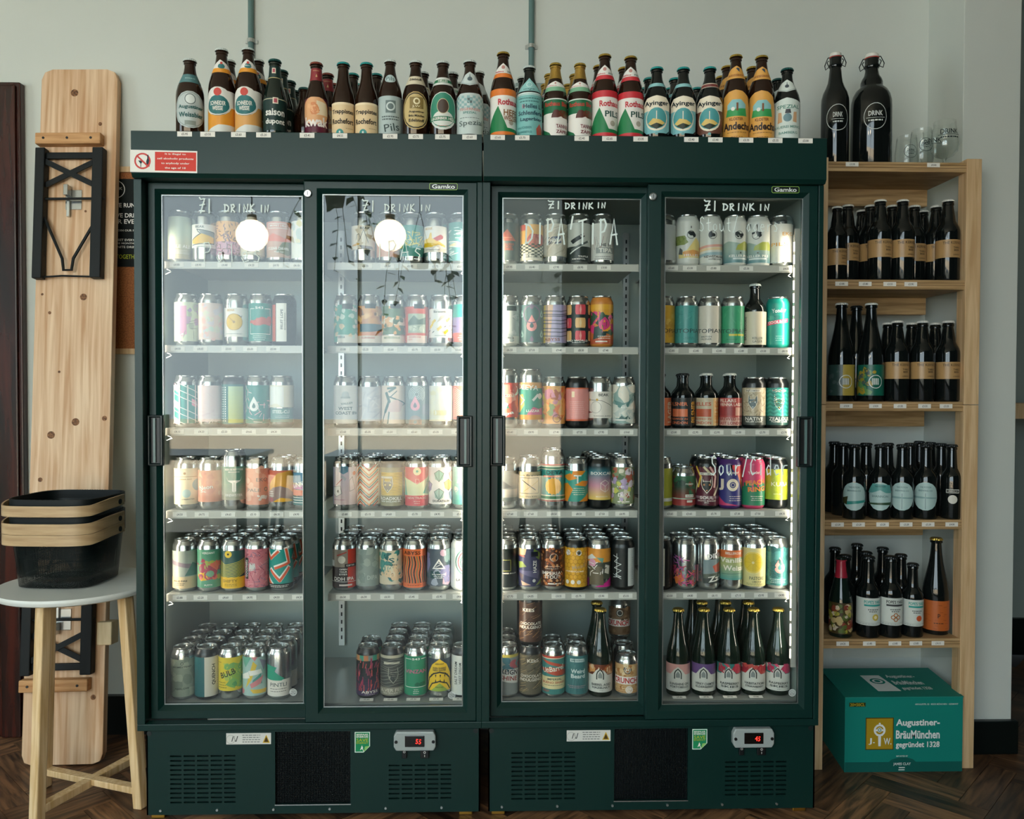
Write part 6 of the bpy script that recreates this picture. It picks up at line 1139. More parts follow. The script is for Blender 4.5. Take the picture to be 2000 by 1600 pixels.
# ------------------------------------------------------------------ bottles
PROF = dict(
 euro=[(0, .004), (.84, 0), (.95, .006), (1, .022), (1, .50), (.975, .56), (.88, .63), (.72, .70), (.55, .77), (.445, .83), (.40, .88), (.385, .925), (.435, .932), (.44, .952), (.395, .962), (.395, .985)],
 nrw=[(0, .004), (.84, 0), (.95, .006), (1, .022), (1, .525), (.97, .575), (.86, .65), (.70, .72), (.57, .78), (.475, .84), (.425, .89), (.395, .93), (.44, .936), (.445, .955), (.40, .965), (.40, .985)],
 belg=[(0, .004), (.84, 0), (.95, .006), (1, .022), (1, .43), (.97, .50), (.87, .58), (.72, .66), (.58, .74), (.51, .80), (.475, .87), (.455, .925), (.51, .932), (.515, .952), (.455, .962), (.455, .985)],
 ale=[(0, .004), (.84, 0), (.95, .006), (1, .022), (1, .585), (.985, .62), (.90, .66), (.74, .70), (.62, .735), (.57, .79), (.50, .86), (.425, .925), (.475, .932), (.475, .955), (.43, .965), (.43, .985)],
 pot=[(0, .004), (.84, 0), (.95, .006), (1, .022), (1, .54), (.97, .575), (.85, .615), (.66, .65), (.54, .68), (.50, .74), (.455, .88), (.44, .925), (.50, .932), (.50, .955), (.45, .965), (.45, .985)],
 champ=[(0, .004), (.84, 0), (.95, .006), (1, .022), (1, .38), (.98, .45), (.88, .54), (.70, .64), (.545, .74), (.445, .83), (.40, .90), (.375, .945), (.46, .95), (.46, .965), (.40, .97), (.40, .988)],
 stub=[(0, .004), (.84, 0), (.95, .006), (1, .022), (1, .58), (.96, .63), (.80, .68), (.58, .73), (.47, .77), (.43, .86), (.42, .92), (.47, .93), (.47, .955), (.42, .965), (.42, .985)],
 swing=[(0, .004), (.84, 0), (.95, .004), (1, .016), (1, .55), (.98, .595), (.88, .645), (.70, .69), (.55, .735), (.47, .79), (.43, .84), (.40, .865), (.455, .875), (.455, .90), (.43, .905), (.43, .965)],
 growl=[(0, .004), (.86, 0), (.96, .004), (1, .016), (1, .52), (.985, .575), (.91, .63), (.77, .675), (.60, .70), (.55, .715), (.545, .745), (.49, .775), (.38, .805), (.33, .84), (.315, .865), (.36, .875), (.36, .90), (.34, .905), (.34, .965)])
GL = dict(b=mat('brown_glass', (.020, .0075, .0035), .06, spec=.55), k=mat('dark_glass', (.006, .008, .0075), .06, spec=.6), g=mat('green_glass', (.008, .017, .012), .05, spec=.6))
CAPC = dict(silver=mat('cap_silver', 'ccd6d2', .4, metal=.2), gold=mat('cap_gold', 'c8a84c', .3, metal=.8), white=mat('cap_white', 'd8d8d0', .4), black=mat('cap_black', '10181a', .35), teal=mat('cap_teal', '1f8f8c', .35), brown=mat('cap_brown', '7a3a2c', .4), foil=mat('gold_foil', 'c09a4c', .35, metal=.8, bump=(300, .5)), green=mat('cap_green', '16504c', .35), red=mat('red_wax', 'a8283a', .3))
_bp = {}
def bprof(ty, R, H): return [(r * R, z * H) for r, z in PROF[ty]]
def bottle(x, y, z, ty, R, H, label, group, glass='b', cap='silver', body=None, neck=None, foil=None, rot=0, key=None, cat='bottle'):
    t = empty('beer_bottle', label, cat, (x, y, z), (0, 0, rot + face(x, y)), group); STAND.append((t, R, H))
    pr = bprof(ty, R, H); k = (ty, round(R, 4), round(H, 3), glass)
    if k not in _bp: _bp[k] = MB().lathe(pr + [(pr[-1][0] * .6, pr[-1][1]), (0, pr[-1][1])], 36).mesh('glass', GL[glass], True)
    link('glass', _bp[k], t)
    kc = (ty, round(R, 4), round(H, 3), cap)
    if cap:
        if kc not in _bp:
            cr = pr[-1][0] + .0022; cb = MB(); n = 42; vs = []
            for zz, rr_, am in ((H - .0068, cr + .0012, .0007), (H - .004, cr + .0004, .0004), (H - .0012, cr - .0006, 0), (H, cr - .003, 0)):
                for q in range(n):
                    a = 2 * math.pi * q / n; r = rr_ + (am if q % 2 else -am); vs.append((r * math.sin(a), -r * math.cos(a), zz))
            fs = [(i * n + q, i * n + (q + 1) % n, (i + 1) * n + (q + 1) % n, (i + 1) * n + q) for i in range(3) for q in range(n)] + [tuple(3 * n + q for q in range(n))]
            _bp[kc] = cb.add(vs, fs).mesh('cap', CAPC[cap])
        link('cap', _bp[kc], t)
    if body:
        kb = (key, 'b') if key else None
        me = _bp.get(kb) or art_mesh('label', body[2], M_PRINT, body[0] * H, body[1] * H, pr, lim=body[3] if len(body) > 3 else None)
        if kb: _bp[kb] = me
        link('label', me, t)
    if neck:
        kb = (key, 'n') if key else None
        me = _bp.get(kb) or art_mesh('neck_label', neck[2], M_PRINT, neck[0] * H, neck[1] * H, pr, lim=neck[3] if len(neck) > 3 else None)
        if kb: _bp[kb] = me
        link('neck_label', me, t)
    if foil:
        f0, fm = foil
        kf = (ty, round(R, 4), round(H, 3), 'foil', fm)
        if kf not in _bp: _bp[kf] = MB().lathe([(r + .0006, zz) for r, zz in pr if zz >= f0 * H and zz < .97 * H], 36).mesh('foil', CAPC[fm], True)
        link('foil', _bp[kf], t)
    return t
HT = 1.821
SN = [B('e0962e', .0, .55), B('e4e2dc', .55, .9, -.2, 1.3), PL('d9dad4', (-1.3, .0), (-.2, .16), (1.3, .18), (1.3, .0)), C('e2e0d8', -.25, .66, .31, 1.05), C('2f6f70', -.25, .57, .22, 1.15), O('e2e0d8', -.25, .66, .3, .02), C('c8483c', -.25, .86, .085), T('SCHNEIDER', 'W', -.25, .62, .9, .09), T('WEISSE', 'W', -.25, .51, .6, .09)]
SNN = [B('e0962e', .0, .34), PL('e4e2dc', (-1.1, .34), (-.9, .62), (-.2, 1), (.5, .75), (1.1, .34)), C('2f6f70', -.05, .5, .2, 1.2), C('c8483c', -.05, .74, .1)]
TRP = [B('e2c79c', .0, .93, -1.05, 1.05), B('ecd8b4', .93, 1, -1.05, 1.05), T('Trappistes', '241c1a', -.05, .70, 1.6, .17, 0, 1.6), T('Rochefort', '241c1a', -.05, .42, 1.55, .17, 0, 1.6), C('2f8a84', -.25, .06, .12), T('8', 'W', -.25, .07, .12, .1), TL('8a6a4a', .4, .2, .6)]
RTH = lambda c1, w1, wc: [B('e8e4dc', .1, .9), B(c1, .86, 1), B(c1, .0, .1), PL('1f7a48', (-1.3, .1), (-.3, .64), (.25, .18), (1.3, .16), (1.3, .1)), T('Rothaus', 'c0303a', .35, .72, 1.3, .13, 0, 1.8), T(w1, wc, .5, .5, .95, .13, 0, 1.2), C('b0a898', .5, .3, .06)]
RTN = lambda c1, w1: [B(c1, .0, .3), PL('e8e6de', (-1.2, .3), (-1.0, .55), (0, 1), (1.0, .55), (1.2, .3)), C('c08a80', 0, .72, .13), T('Rothaus', 'c0303a', -.4, .42, .9, .13), T(w1, '1f5a48', .6, .42, .5, .12)]
TAN = [B('e8e4dc', .0, .72), B('1f6a44', .62, 1), B('d8e0d8', .97, 1), BL(['1f6a44', '6a3a28', '5a2c24'], 16, 601, .07, .12, -.2, 1.2, .5, .7), PL('1f6a44', (-1.3, .0), (-1.3, .3), (-.4, .12), (-.2, .0)), T('Rothaus Bier', 'c04438', .1, .86, 1.7, .12, 0, 1.6), T('TANNEN', '7a2c34', .55, .28, 1.0, .1, 0, 1.2), T('ZÄPFLE', '7a2c34', .55, .15, 1.0, .1, 0, 1.2)]
TANN = [B('7ab08c', .0, .42), PL('e8e6de', (-1.2, .42), (-1.0, .62), (0, 1), (1.0, .62), (1.2, .42)), C('c08a80', 0, .78, .1), T('Rothaus', 'c0303a', -.35, .54, .9, .1)]
def AY(c): return [PL(c, (-.85, .12), (-.6, .04), (.6, .04), (.85, .12), (.92, .5), (.85, .7), (-.85, .7), (-.92, .5)), PL('ece0c8', (-.88, .62), (-.9, .8), (-.6, .95), (0, 1), (.6, .95), (.9, .8), (.88, .62)), C('ece0c8', 0, .4, .3, 1.0), C('4f9a9c', 0, .42, .27, 1.0), PL('d8b868', (-.5, .3), (-.2, .42), (.2, .38), (.5, .3), (0, .16)), PL('2a3020', (-.4, .24), (0, .3), (.4, .24), (0, .14)), L('ece0c8', .02, (0, .4), (0, .6)), T('Ayinger', '18242a', 0, .79, 1.5, .15, 0, 1.4), C('6aa0a0', 0, .03, .04)]
AND = [PL('dea450', (-1.15, 0), (1.15, 0), (1.15, .62), (.95, .72), (.8, .88), (.4, .97), (0, 1), (-.4, .97), (-.8, .88), (-.95, .72), (-1.15, .62)), PL('8cc0c0', (-.5, .56), (.6, .56), (.62, .7), (.3, .8), (-.2, .8), (-.5, .7)), PL('3a9a54', (-.6, .46), (.7, .46), (.62, .62), (-.5, .6)), L('7a4a2c', .04, (.1, .58), (.1, .72)), C('e8e4d8', -.15, .61, .04), T('KLOSTER', '6a3a20', .05, .40, .8, .06), T('Andechs', '241c20', .1, .26, 1.7, .16, 0, 1.8), TL('8a5a2c', .1, .13, 1.4), TL('8a5a2c', .1, .04, 1.0)]
ANDN = [PL('dea450', (-1.2, 0), (1.2, 0), (1.1, .45), (.7, .8), (.1, 1), (-.6, .8), (-1.1, .45)), PL('3a4a58', (0, .5), (.4, .5), (.4, .8), (.2, .85), (0, .8)), T('WEISSBIER', '8a4a2c', 0, .25, 1.5, .18)]
TOP = [  # px, cap py, profile, radius, glass, cap, description, rear [(px, row)], body, neck
 (371, 117, 'euro', .0355, 'b', 'silver', 'brown bottle with silver oval blackletter label', [], (.06, .54, [C('b9c2c0', 0, .5, .5, .92), O('8f9a98', 0, .5, .47, .02, .92), C('dfe4e0', 0, .78, .16), O('7a8684', 0, .78, .15, .03), T('Augustiner', '1c5a58', .05, .56, 1.45, .13, 0, 1.6), T('Weissbier', '1c5a58', .05, .36, 1.4, .13, 0, 1.6), B('8a948c', .08, .2, -.3, .3)]), (.66, .78, [B('4f7a7c'), TL('9cb8b8', 0, .5, .9, 1, .1, .1)], 1.0)),
 (433, 97, 'nrw', .0345, 'b', 'silver', 'tall amber bottle with teal oval label, left of pair', [(448, 1)], (.01, .54, SN), (.70, .86, SNN)),
 (485, 96, 'nrw', .0345, 'b', 'silver', 'tall amber bottle with teal oval label, right of pair', [(505, 1)], (.01, .54, [B('d8a05a', 0, .57)] + SN[1:]), (.70, .86, SNN)),
 (537, 118, 'belg', .0305, 'g', 'green', 'dark green bottle with white gothic lettering', [(553, 1), (566, 2), (575, 3)], (.03, .48, [B('13302c', .05, .98), B('c8c0a0', .93, .95), PL('e0d4c0', (-.15, .8), (.2, .8), (.2, .98), (-.15, .98)), PL('b04a58', (-.08, .83), (.13, .83), (.13, .95), (-.08, .95)), T('saison', 'e4e4dc', 0, .56, 1.3, .2, 0, 1.6), T('dupont', 'e4e4dc', 0, .28, 1.3, .2, 0, 1.6)]), (.74, .9, [B('13302c'), B('c0b080', .0, .06), PL('e0d4c0', (-.4, .4), (.1, .4), (.1, .85), (-.4, .85)), PL('b04a58', (-.3, .48), (0, .48), (0, .78), (-.3, .78))])),
 (618, 124, 'belg', .0305, 'b', 'brown', 'brown bottle with red neck and wheat sheaf label', [(640, 1), (655, 2)], (.03, .50, [B('5a1c30', .0, .98), C('e0a878', -.1, .62, .40, 1.15), PL('e8d8b8', (-.0, .5), (.9, .5), (.7, .85), (0, .9)), BL(['d88a58', 'e8b080'], 8, 611, .06, .12, -.7, 0, .5, .85), T('kwak', 'ece4dc', 0, .3, 1.7, .28, 0, 2.0)]), (.74, .91, [B('8a2c30'), T('KWAK', 'c8a878', 0, .8, .9, .08), PL('c8a878', (-.12, .3), (.12, .3), (0, .55))])),
 (673, 124, 'belg', .0305, 'b', 'teal', 'dark bottle with cream gothic label, left of pair', [(689, 1), (694, 2)], (.0, .43, TRP), None),
 (719, 125, 'belg', .0305, 'b', 'teal', 'dark bottle with cream gothic label, right of pair', [(735, 1), (741, 2)], (.0, .43, TRP), None),
 (762, 119, 'nrw', .0315, 'b', 'silver', 'slim dark bottle with silver wheel label', [], (.02, .50, [B('aebcba', .0, 1, -1.1, 1.1), B('6a7a78', .55, .88, -.3, .35), O('c8d4d0', .02, .72, .12, .04), T('Pils', '3a4a48', .1, .17, 1.0, .2, 10, .3), TL('4a5a58', 0, .45, 1.3, 2, .07, .03)]), (.68, .79, [C('b4c6c4', 0, .5, .5, 1.3), T('Pils', '4a6a6a', 0, .5, .8, .5, 0, .2)])),
 (807, 121, 'euro', .0355, 'b', 'silver', 'dark bottle with gold oval label', [(826, 1), (836, 2)], (.07, .56, [C('c0a468', 0, .5, .5, .8), C('1c1a14', 0, .5, .47, .8), C('c8b078', 0, .5, .44, .8), B('8a7440', .55, .85, -.35, .45), O('ece0b8', .05, .74, .09, .04), T('J.W.', 'ece0b8', .05, .6, .5, .07), T('Augustiner', '241e14', .05, .46, .9, .07, 0, 1.5), T('Bräu München', '241e14', .05, .36, .9, .06, 0, 1.5), T('Edelstoff', '241e14', .05, .24, .9, .08, 0, 1.5)]), (.66, .78, [B('d8ccb0'), T('Edelstoff', '2a2418', 0, .62, 1.1, .3, 0, 1.5)], .95)),
 (866, 122, 'euro', .0355, 'b', 'silver', 'dark bottle with green and white arched label', [(884, 1), (895, 2)], (.07, .56, [C('d8dcd4', 0, .5, .5, .85), C('3a8a70', 0, .52, .46, .85), C('d8dcd4', .0, .3, .2, 1.5), B('2a7a58', .24, .36, -.9, .9), C('4a3a30', 0, .62, .19, .8), O('d8c8a0', 0, .62, .2, .015, .8), T('LAGERBIER HELL', 'W', 0, .3, 1.5, .075), TL('c04a3c', 0, .1, .9)]), (.66, .77, [B('d8dcd4'), B('2f7a50', .3, .7), T('HELLES', 'W', 0, .5, .8, .3)], .95)),
 (917, 120, 'euro', .0355, 'b', 'silver', 'dark bottle with pale blue lozenge label and arched top', [(934, 1)], (.02, .56, [PL('c3cfcb', (-1.1, 0), (1.1, 0), (1.1, .85), (.6, .96), (0, 1), (-.6, .96), (-1.1, .85)), CK('8fb4b4', 12, 5, -1.0, 1.0, .6, .9), PL('5a6a68', (-.12, .72), (.12, .72), (.15, .85), (-.15, .85)), T('TEGERNSEE', 'c88a80', 0, .58, 1.3, .06), T('SPEZIAL', '4a8a80', 0, .5, .8, .05), T('Spezial', '4a5a58', .1, .25, 1.5, .16, 4, .2), TL('5a6a68', 0, .38, 1.2)]), (.64, .84, [PL('c8d2ce', (0, 0), (1.0, .3), (.6, .8), (0, 1), (-.6, .8), (-1.0, .3)), C('4a5a60', 0, .5, .16), L('4a5a60', .05, (0, .6), (0, .8)), L('8fa4a4', .03, (-.9, .32), (0, .08), (.9, .32))])),
 (983, 104, 'nrw', .0345, 'b', 'gold', 'tall bottle with orange banded white label', [], (.0, .54, RTH('e07a30', 'HEFE', '8a5a28') + [T('WEIZEN', '8a5a28', .5, .38, .95, .1, 0, 1.2)]), (.68, .86, RTN('e07a30', 'ZEIT'))),
 (1034, 131, 'euro', .0345, 'k', 'silver', 'dark bottle with large pale turquoise label', [(1022, 1), (1015, 2)], (.0, .60, [B('7ab8b4', .0, .96, -1.1, 1.1), B('cfe0dc', .96, 1, -1.1, 1.1), L('d8e8e4', .012, (-1.05, .02), (-1.05, .94), (1.05, .94), (1.05, .02)), TL('3a6a68', 0, .86, 1.6, 2, .07, .02), T('Helles L', '2a4a58', .2, .68, 1.1, .1, 0, 1.4), T('Schlenferla', '2a4a58', .1, .53, 1.6, .1, 0, 1.4), T('Lagerbier', '2a4a58', .15, .38, 1.4, .1, 0, 1.4), T('H', 'b8707c', -.35, .68, .15, .1, 0, 1.4), T('RAUCHBIER', '4a8a88', -.3, .2, .9, .05), T('BAMBERG', '4a8a88', -.3, .1, .9, .05), PL('b0503c', (.45, .04), (.85, .04), (.9, .18), (.65, .3), (.42, .18))]), (.62, .82, [PL('8fc4c0', (0, 1), (-.5, .6), (-1.1, .1), (-1.1, 0), (1.1, 0), (1.1, .1), (.5, .6)), O('cfe4e0', 0, .5, .2, .04), TL('3a6a68', 0, .14, 1.3, 1, .1, .06)])),
 (1085, 125, 'nrw', .0315, 'b', 'gold', 'gold foil necked bottle with green topped label, left of pair', [(1074, 1), (1067, 2)], (.0, .50, TAN), (.60, .74, TANN), 'foil'),
 (1139, 126, 'nrw', .0315, 'b', 'gold', 'gold foil necked bottle with green topped label, right of pair', [(1123, 1), (1110, 2)], (.0, .50, TAN), (.60, .74, TANN), 'foil'),
 (1186, 108, 'nrw', .0345, 'b', 'gold', 'tall bottle with red banded white label, left of pair', [(1171, 1)], (.0, .54, RTH('c8343c', 'PILS', '1f4a40')), (.68, .86, RTN('c8343c', 'PILS'))),
 (1232, 112, 'nrw', .0345, 'b', 'gold', 'tall bottle with red banded white label, right of pair', [(1221, 1)], (.0, .54, RTH('c8343c', 'PILS', '1f4a40')), (.68, .86, RTN('c8343c', 'PILS'))),
 (1283, 133, 'euro', .0355, 'k', 'teal', 'dark bottle with sky blue oval village label, left of pair', [(1268, 1), (1261, 2)], (.04, .57, AY('7cb8bc')), (.68, .76, [B('8cc0c0', .35, 1)])),
 (1334, 134, 'euro', .0355, 'k', 'teal', 'dark bottle with sky blue oval village label, right of pair', [(1317, 1), (1309, 2)], (.04, .57, AY('7cb8bc')), (.68, .76, [B('8cc0c0', .35, 1)])),
 (1384, 133, 'euro', .0355, 'k', 'teal', 'dark bottle with brown oval village label', [(1364, 2)], (.04, .57, AY('6a4234')), (.68, .76, [B('7a3a34', .3, .9), B('d8ccb8', .85, 1), B('d8ccb8', .2, .3)])),
 (1435, 109, 'nrw', .0345, 'b', 'gold', 'tall bottle with yellow arched landscape label, left of pair', [(1421, 1), (1407, 2)], (.0, .56, AND), (.70, .86, ANDN)),
 (1483, 111, 'nrw', .0345, 'b', 'gold', 'tall bottle with yellow arched landscape label, right of pair', [(1470, 1), (1457, 2)], (.0, .56, AND), (.70, .86, ANDN)),
 (1537, 135, 'euro', .0345, 'k', 'green', 'dark bottle with white crest label nearest the shelf unit', [(1519, 1), (1508, 2)], (.0, .56, [PL('d0dad2', (-1.1, 0), (1.1, 0), (1.1, .9), (0, 1), (-1.1, .9)), T('SPEZIAL', '5a8a7c', .1, .78, 1.4, .09, 0, 1.2), C('6a8a90', .05, .52, .1), PL('c8a078', (-.55, .4), (-.25, .42), (-.3, .65), (-.5, .66)), PL('c8a078', (.6, .4), (.35, .42), (.4, .65), (.6, .66)), PL('3a3c40', (-.1, .62), (.25, .62), (.2, .72), (-.05, .72)), T('BRAUEREI MERKL', '6a9488', 0, .3, 1.8, .06), T('BAMBERG', '6a9488', .1, .16, 1.1, .06)]), (.64, .83, [PL('d0d8d0', (0, 0), (1.1, .35), (.7, .75), (0, 1), (-.7, .75), (-1.1, .35)), C('3a4448', 0, .48, .14), L('3a4448', .05, (0, .6), (0, .78)), L('8a9a94', .03, (-1.0, .38), (0, .08), (1.0, .38))]))]
for it in TOP:
    px, cy, ty, R, gl, cap, desc, rear, bd, nk = it[:10]; fo = (.74, 'foil') if len(it) > 10 else None
    y = .026; p = P(px, cy, y); H = p.z - HT
    side = 'left' if px < 940 else 'right'
    bottle(p.x, y, HT, ty, R, H, desc + ' atop the %s fridge' % side, 'bottles on top of the fridges', gl, cap, bd, nk, fo, key='top%d' % px)
    for rx, row in rear:
        yy = y + .074 * row; bottle(PX(rx, yy, cy + 20), yy, HT, ty, R, H, '%s bottle back behind the %s' % (('', 'second', 'third', 'fourth')[row], desc), 'bottles on top of the fridges', gl, cap, bd, nk, fo, key='top%d' % px)
bottle(PX(524, .2, 200), .2, HT, 'euro', .033, .215, 'silver capped brown bottle peeking between amber and green bottles atop fridge', 'bottles on top of the fridges', 'b', 'silver', (.1, .5, [B('c8c8bc', .1, .9, -.9, .9)]))
bottle(PX(591, .12, 220), .12, HT, 'belg', .029, .165, 'small dark bottle with orange label behind the gothic lettered green bottle', 'bottles on top of the fridges', 'b', 'green', (.05, .5, [B('c87a30')]))

# bottles inside the right fridge
def fb(door, row, px, cy, ty, R, desc, gl, cap, bd, nk=None, y=.142, key=None, rot=0, H=None):
    z = SHELF_Z[row]; p = P(px, cy, y); H = H or p.z - z
    w_ = '%s, right fridge %s half' % (ORD[row] + ' shelf' if row < 5 else 'bottom', 'left' if door == 2 else 'right')
    return bottle(p.x, y, z, ty, R, H, desc + ', ' + w_, 'bottles inside the right fridge', gl, cap, bd, nk, key=key, rot=rot), H
_, hb = fb(3, 1, 1475, 555, 'stub', .0315, 'dark bottle with plain cream label', 'k', 'silver', (.05, .56, [B('d0c4ac', .0, 1, -1.1, 1.1), T('BRAYBROOKE', '2a3232', -.7, .5, 1.6, .1, 90, .3), T('KELLER', '3a4442', .2, .2, .7, .07, 0, .3), T('LAGER', '3a4442', .2, .1, .65, .07, 0, .3)]))
PIL = lambda c0, c1, cs, w0, w1, side: [B(c0, 0, 1, -1.2, .45), B(c1, 0, 1, .45, 1.2), T(w0, cs, -.4, .78, 1.4, .13, 0, 1.4), B(cs, .32, .6, -.9, .3), T('BREWED IN', cs, -.35, .24, 1.3, .07), T('LONDON', cs, -.35, .1, 1.3, .1, 0, 1.3), T(side, w1, .82, .5, 1.5, .26, 90, 1.5)]
for px, desc, bd in ((1289, 'short bottle with orange label at the door edge', PIL('e0784c', 'e0784c', 'f0c8a0', 'LAGER', 'f0d8b8', 'LAGER')), (1335, 'short bottle with black and orange label', PIL('2c3030', '1c2020', 'e07a50', 'PILSNER', 'e8a83c', 'PILSNER')), (1381, 'short bottle with cream and orange label', PIL('c8b89c', 'e0b478', 'c05a3c', 'HELLES', 'd8862c', 'HELLES')), (1427, 'short bottle with red and pink block label', [B('d0a898', 0, .42), B('b04844', .3, 1), T('PILLARS', 'ecd0c0', -.2, .9, 1.2, .12, 0, 1.4), T('VIENNA LAGER', 'ecd0c0', .1, .76, 1.8, .11, 0, 1.4), B('9a3c3c', .36, .66, -1, .3), B('d8a08c', .36, .66, .35, 1.2), T('BREWED IN', 'a03c3c', .0, .24, 1.6, .11, 0, 1.4), T('EAST LONDON', 'a03c3c', .1, .09, 1.9, .11, 0, 1.4)])):
    _, hb = fb(3, 2, px, 729, 'stub', .0315, desc, 'k', 'white' if px > 1350 else 'black', (.05, .55, bd), key='pil%d' % px)
    fb(3, 2, px - 4, 729, 'stub', .0315, 'rear bottle, ' + desc.replace('short bottle with ', 'behind '), 'k', 'white' if px > 1350 else 'black', (.05, .55, bd), y=.212, key='pil%d' % px, H=hb)
VL = lambda top, a, b, c=None: [B('d4d2c8', .0, .95), PL(top, (-1.2, .62), (-.5, .62), (-.2, .82), (.2, .82), (.5, .62), (1.2, .62), (1.2, 1), (-1.2, 1))] + ([BL(c, 14, 701, .08, .16, -1.1, 1.1, .64, 1)] if c else []) + [PL('d4d2c8', (-.4, .35), (-.4, .66), (-.28, .78), (0, .9), (.28, .78), (.4, .66), (.4, .35)), EK('26302e', 0, .62, .24), T(a, '26302e', .1, .28, 1.3, .085), T(b, '26302e', .1, .17, 1.2, .075), TL('6a7270', .1, .07, .3)]
for i, (px, desc, bd) in enumerate(((1325, 'tall green bottle with pink topped white label', VL('d8a098', 'SUNSHINE ON', 'PORTOBELLO')), (1375, 'tall green bottle with violet topped white label', VL('6a5080', 'VERKY CHIMTU', 'ELDERBERRY')), (1424, 'tall green bottle with red and teal label, middle', VL('3a7a74', 'RASPBERRY', 'SKIES', ['b83848', 'c84858', '3f8a80'])), (1472, 'tall green bottle with deep red topped white label', VL('b03840', 'HABITATION', 'STRAWBERRY', ['a83040', 'c05048'])), (1520, 'tall green bottle with red and teal label, rightmost', VL('3a7a74', 'RASPBERRY', 'SKIES', ['b83858', 'c84868', '4a9088'])))):
    _, hb = fb(3, 5, px, 1188, 'champ', .0335, desc, 'g', 'gold', (.06, .38, bd), key='vl%d' % px)
    if i < 3:
        for k, dx in ((1, 46 - 4 * i), (2, 28 + 2 * i)):
            fb(3, 5, px + dx, 1188, 'champ', .0335, 'rear tall green bottle, %s row, behind the %s' % (('', 'second', 'third')[k], ('pink', 'violet', 'middle')[i]) + ' labelled one', 'g', 'gold', None, y=.142 + .078 * k, H=hb)
_, hb = fb(2, 5, 1172, 1188, 'champ', .0345, 'tall green bottle with hazelnut picture label', 'g', 'gold', (.06, .38, VL('6a3a28', 'BARREL AGED', 'HAZELNUT', ['a86038', 'd8985c', '7a3c24', 'e0b890'])), key='vlh')
fb(2, 5, 1165, 1188, 'champ', .0345, 'rear tall green bottle behind the hazelnut labelled one', 'g', 'gold', None, y=.22, H=hb)

# ------------------------------------------------------------------ bottles and glasses on the wooden shelf unit
KR = [B('b08c5c', .0, 1, -1.15, 1.15), T('THE KERNEL', '3a2c1c', .35, .82, 1.3, .15, 0, .5), T('TABLE', '3a2c1c', .6, .55, .5, .1), T('BEER', '3a2c1c', .6, .4, .4, .1), T('LONDON', '3a2c1c', .6, .15, .5, .07)]
def sb(shelf, px, cy, y, ty, R, desc, gl, cap, bd=None, nk=None, foil=None, key=None, rot=0, H=None):
    z = BSH[shelf]; p = P(px, cy, y); H = H or p.z - z
    nm = ('top board', 'upper shelf', 'second shelf', 'third shelf', 'lowest shelf')[shelf]
    bottle(p.x, y, z, ty, R, H, '%s, wooden unit %s' % (desc, nm), 'bottles on the wooden shelf unit', gl, cap, bd, nk, foil, rot, key); return H
f_, m_, b_ = .302, .372, .442
h1 = sb(1, 1721, 391, f_, 'ale', .0345, 'black bottle with kraft paper label, front left', 'k', 'white', (.28, .50, KR), key='kr')
sb(1, 1762, 391, f_, 'ale', .0345, 'black bottle with kraft paper label, front middle', 'k', 'white', (.28, .50, KR), key='kr')
sb(1, 1852, 391, f_, 'ale', .0345, 'black bottle with kraft paper label, front right', 'k', 'white', (.28, .50, KR), key='kr')
sb(1, 1635, 404, f_, 'ale', .030, 'smaller black bottle with low kraft label beside the left post', 'k', 'white', (.20, .42, KR), key='krs')
for px, y, d in ((1656, m_, 'black bottle second from left post in middle rank'), (1701, m_, 'black bottle behind the front left kraft bottle'), (1744, m_, 'black bottle between the two front left kraft bottles'), (1790, m_, 'black bottle right of the front middle kraft bottle'), (1824, m_, 'black bottle left of the front right kraft bottle'), (1684, b_, 'black bottle in back rank left of centre'), (1803, b_, 'black bottle in back rank right of centre')):
    sb(1, px, 400, y, 'ale', .0345, d, 'k', 'white', (.28, .50, KR), key='kr', H=h1)
MH = lambda a, b, x: [B(a, .0, 1), (B(b, 0, 1, .1, 1.2) if x else BL([b, '5a8a50', '9a8a2c'], 22, 711, .06, .14, -1.2, .3)), BL(['4a5a58', '2c4a44'], 10, 712, .05, .1, -1.2, 0), O('d8dcd4', .3, .45, .22, .025), B('d8dcd4', .35, .56, .1, .5), *[B(a, .35, .56, .16 + .1 * k, .19 + .1 * k) for k in range(4)]]
h2 = sb(2, 1644, 592, f_ + .01, 'champ', .0385, 'tall dark bottle with grey and mustard label', 'k', 'white', (.06, .37, MH('2c4440', 'b09a44', 1)))
sb(2, 1702, 592, f_ + .01, 'champ', .0385, 'tall dark bottle with green leafy label', 'k', 'white', (.06, .37, MH('14604e', 'a8902c', 0)))
sb(2, 1673, 598, m_ + .02, 'champ', .0385, 'tall dark bottle between and behind two tall labelled ones', 'k', 'black', H=h2)
for px, y, d in ((1753, f_, 'black bottle with kraft label left of three'), (1802, f_, 'black bottle with kraft label middle of three'), (1852, f_, 'black bottle with kraft label right of three'), (1735, m_, 'black bottle behind left kraft labelled one'), (1781, m_, 'black bottle behind middle kraft labelled one'), (1827, m_, 'black bottle behind right kraft labelled one')):
    h = sb(2, px, 627, y, 'ale', .0345, d, 'k', 'white', (.28, .49, KR), key='kr2', H=None if y == f_ else h)
PT = lambda ops: [C('aac4c0', 0, .5, .5, .9)] + ops
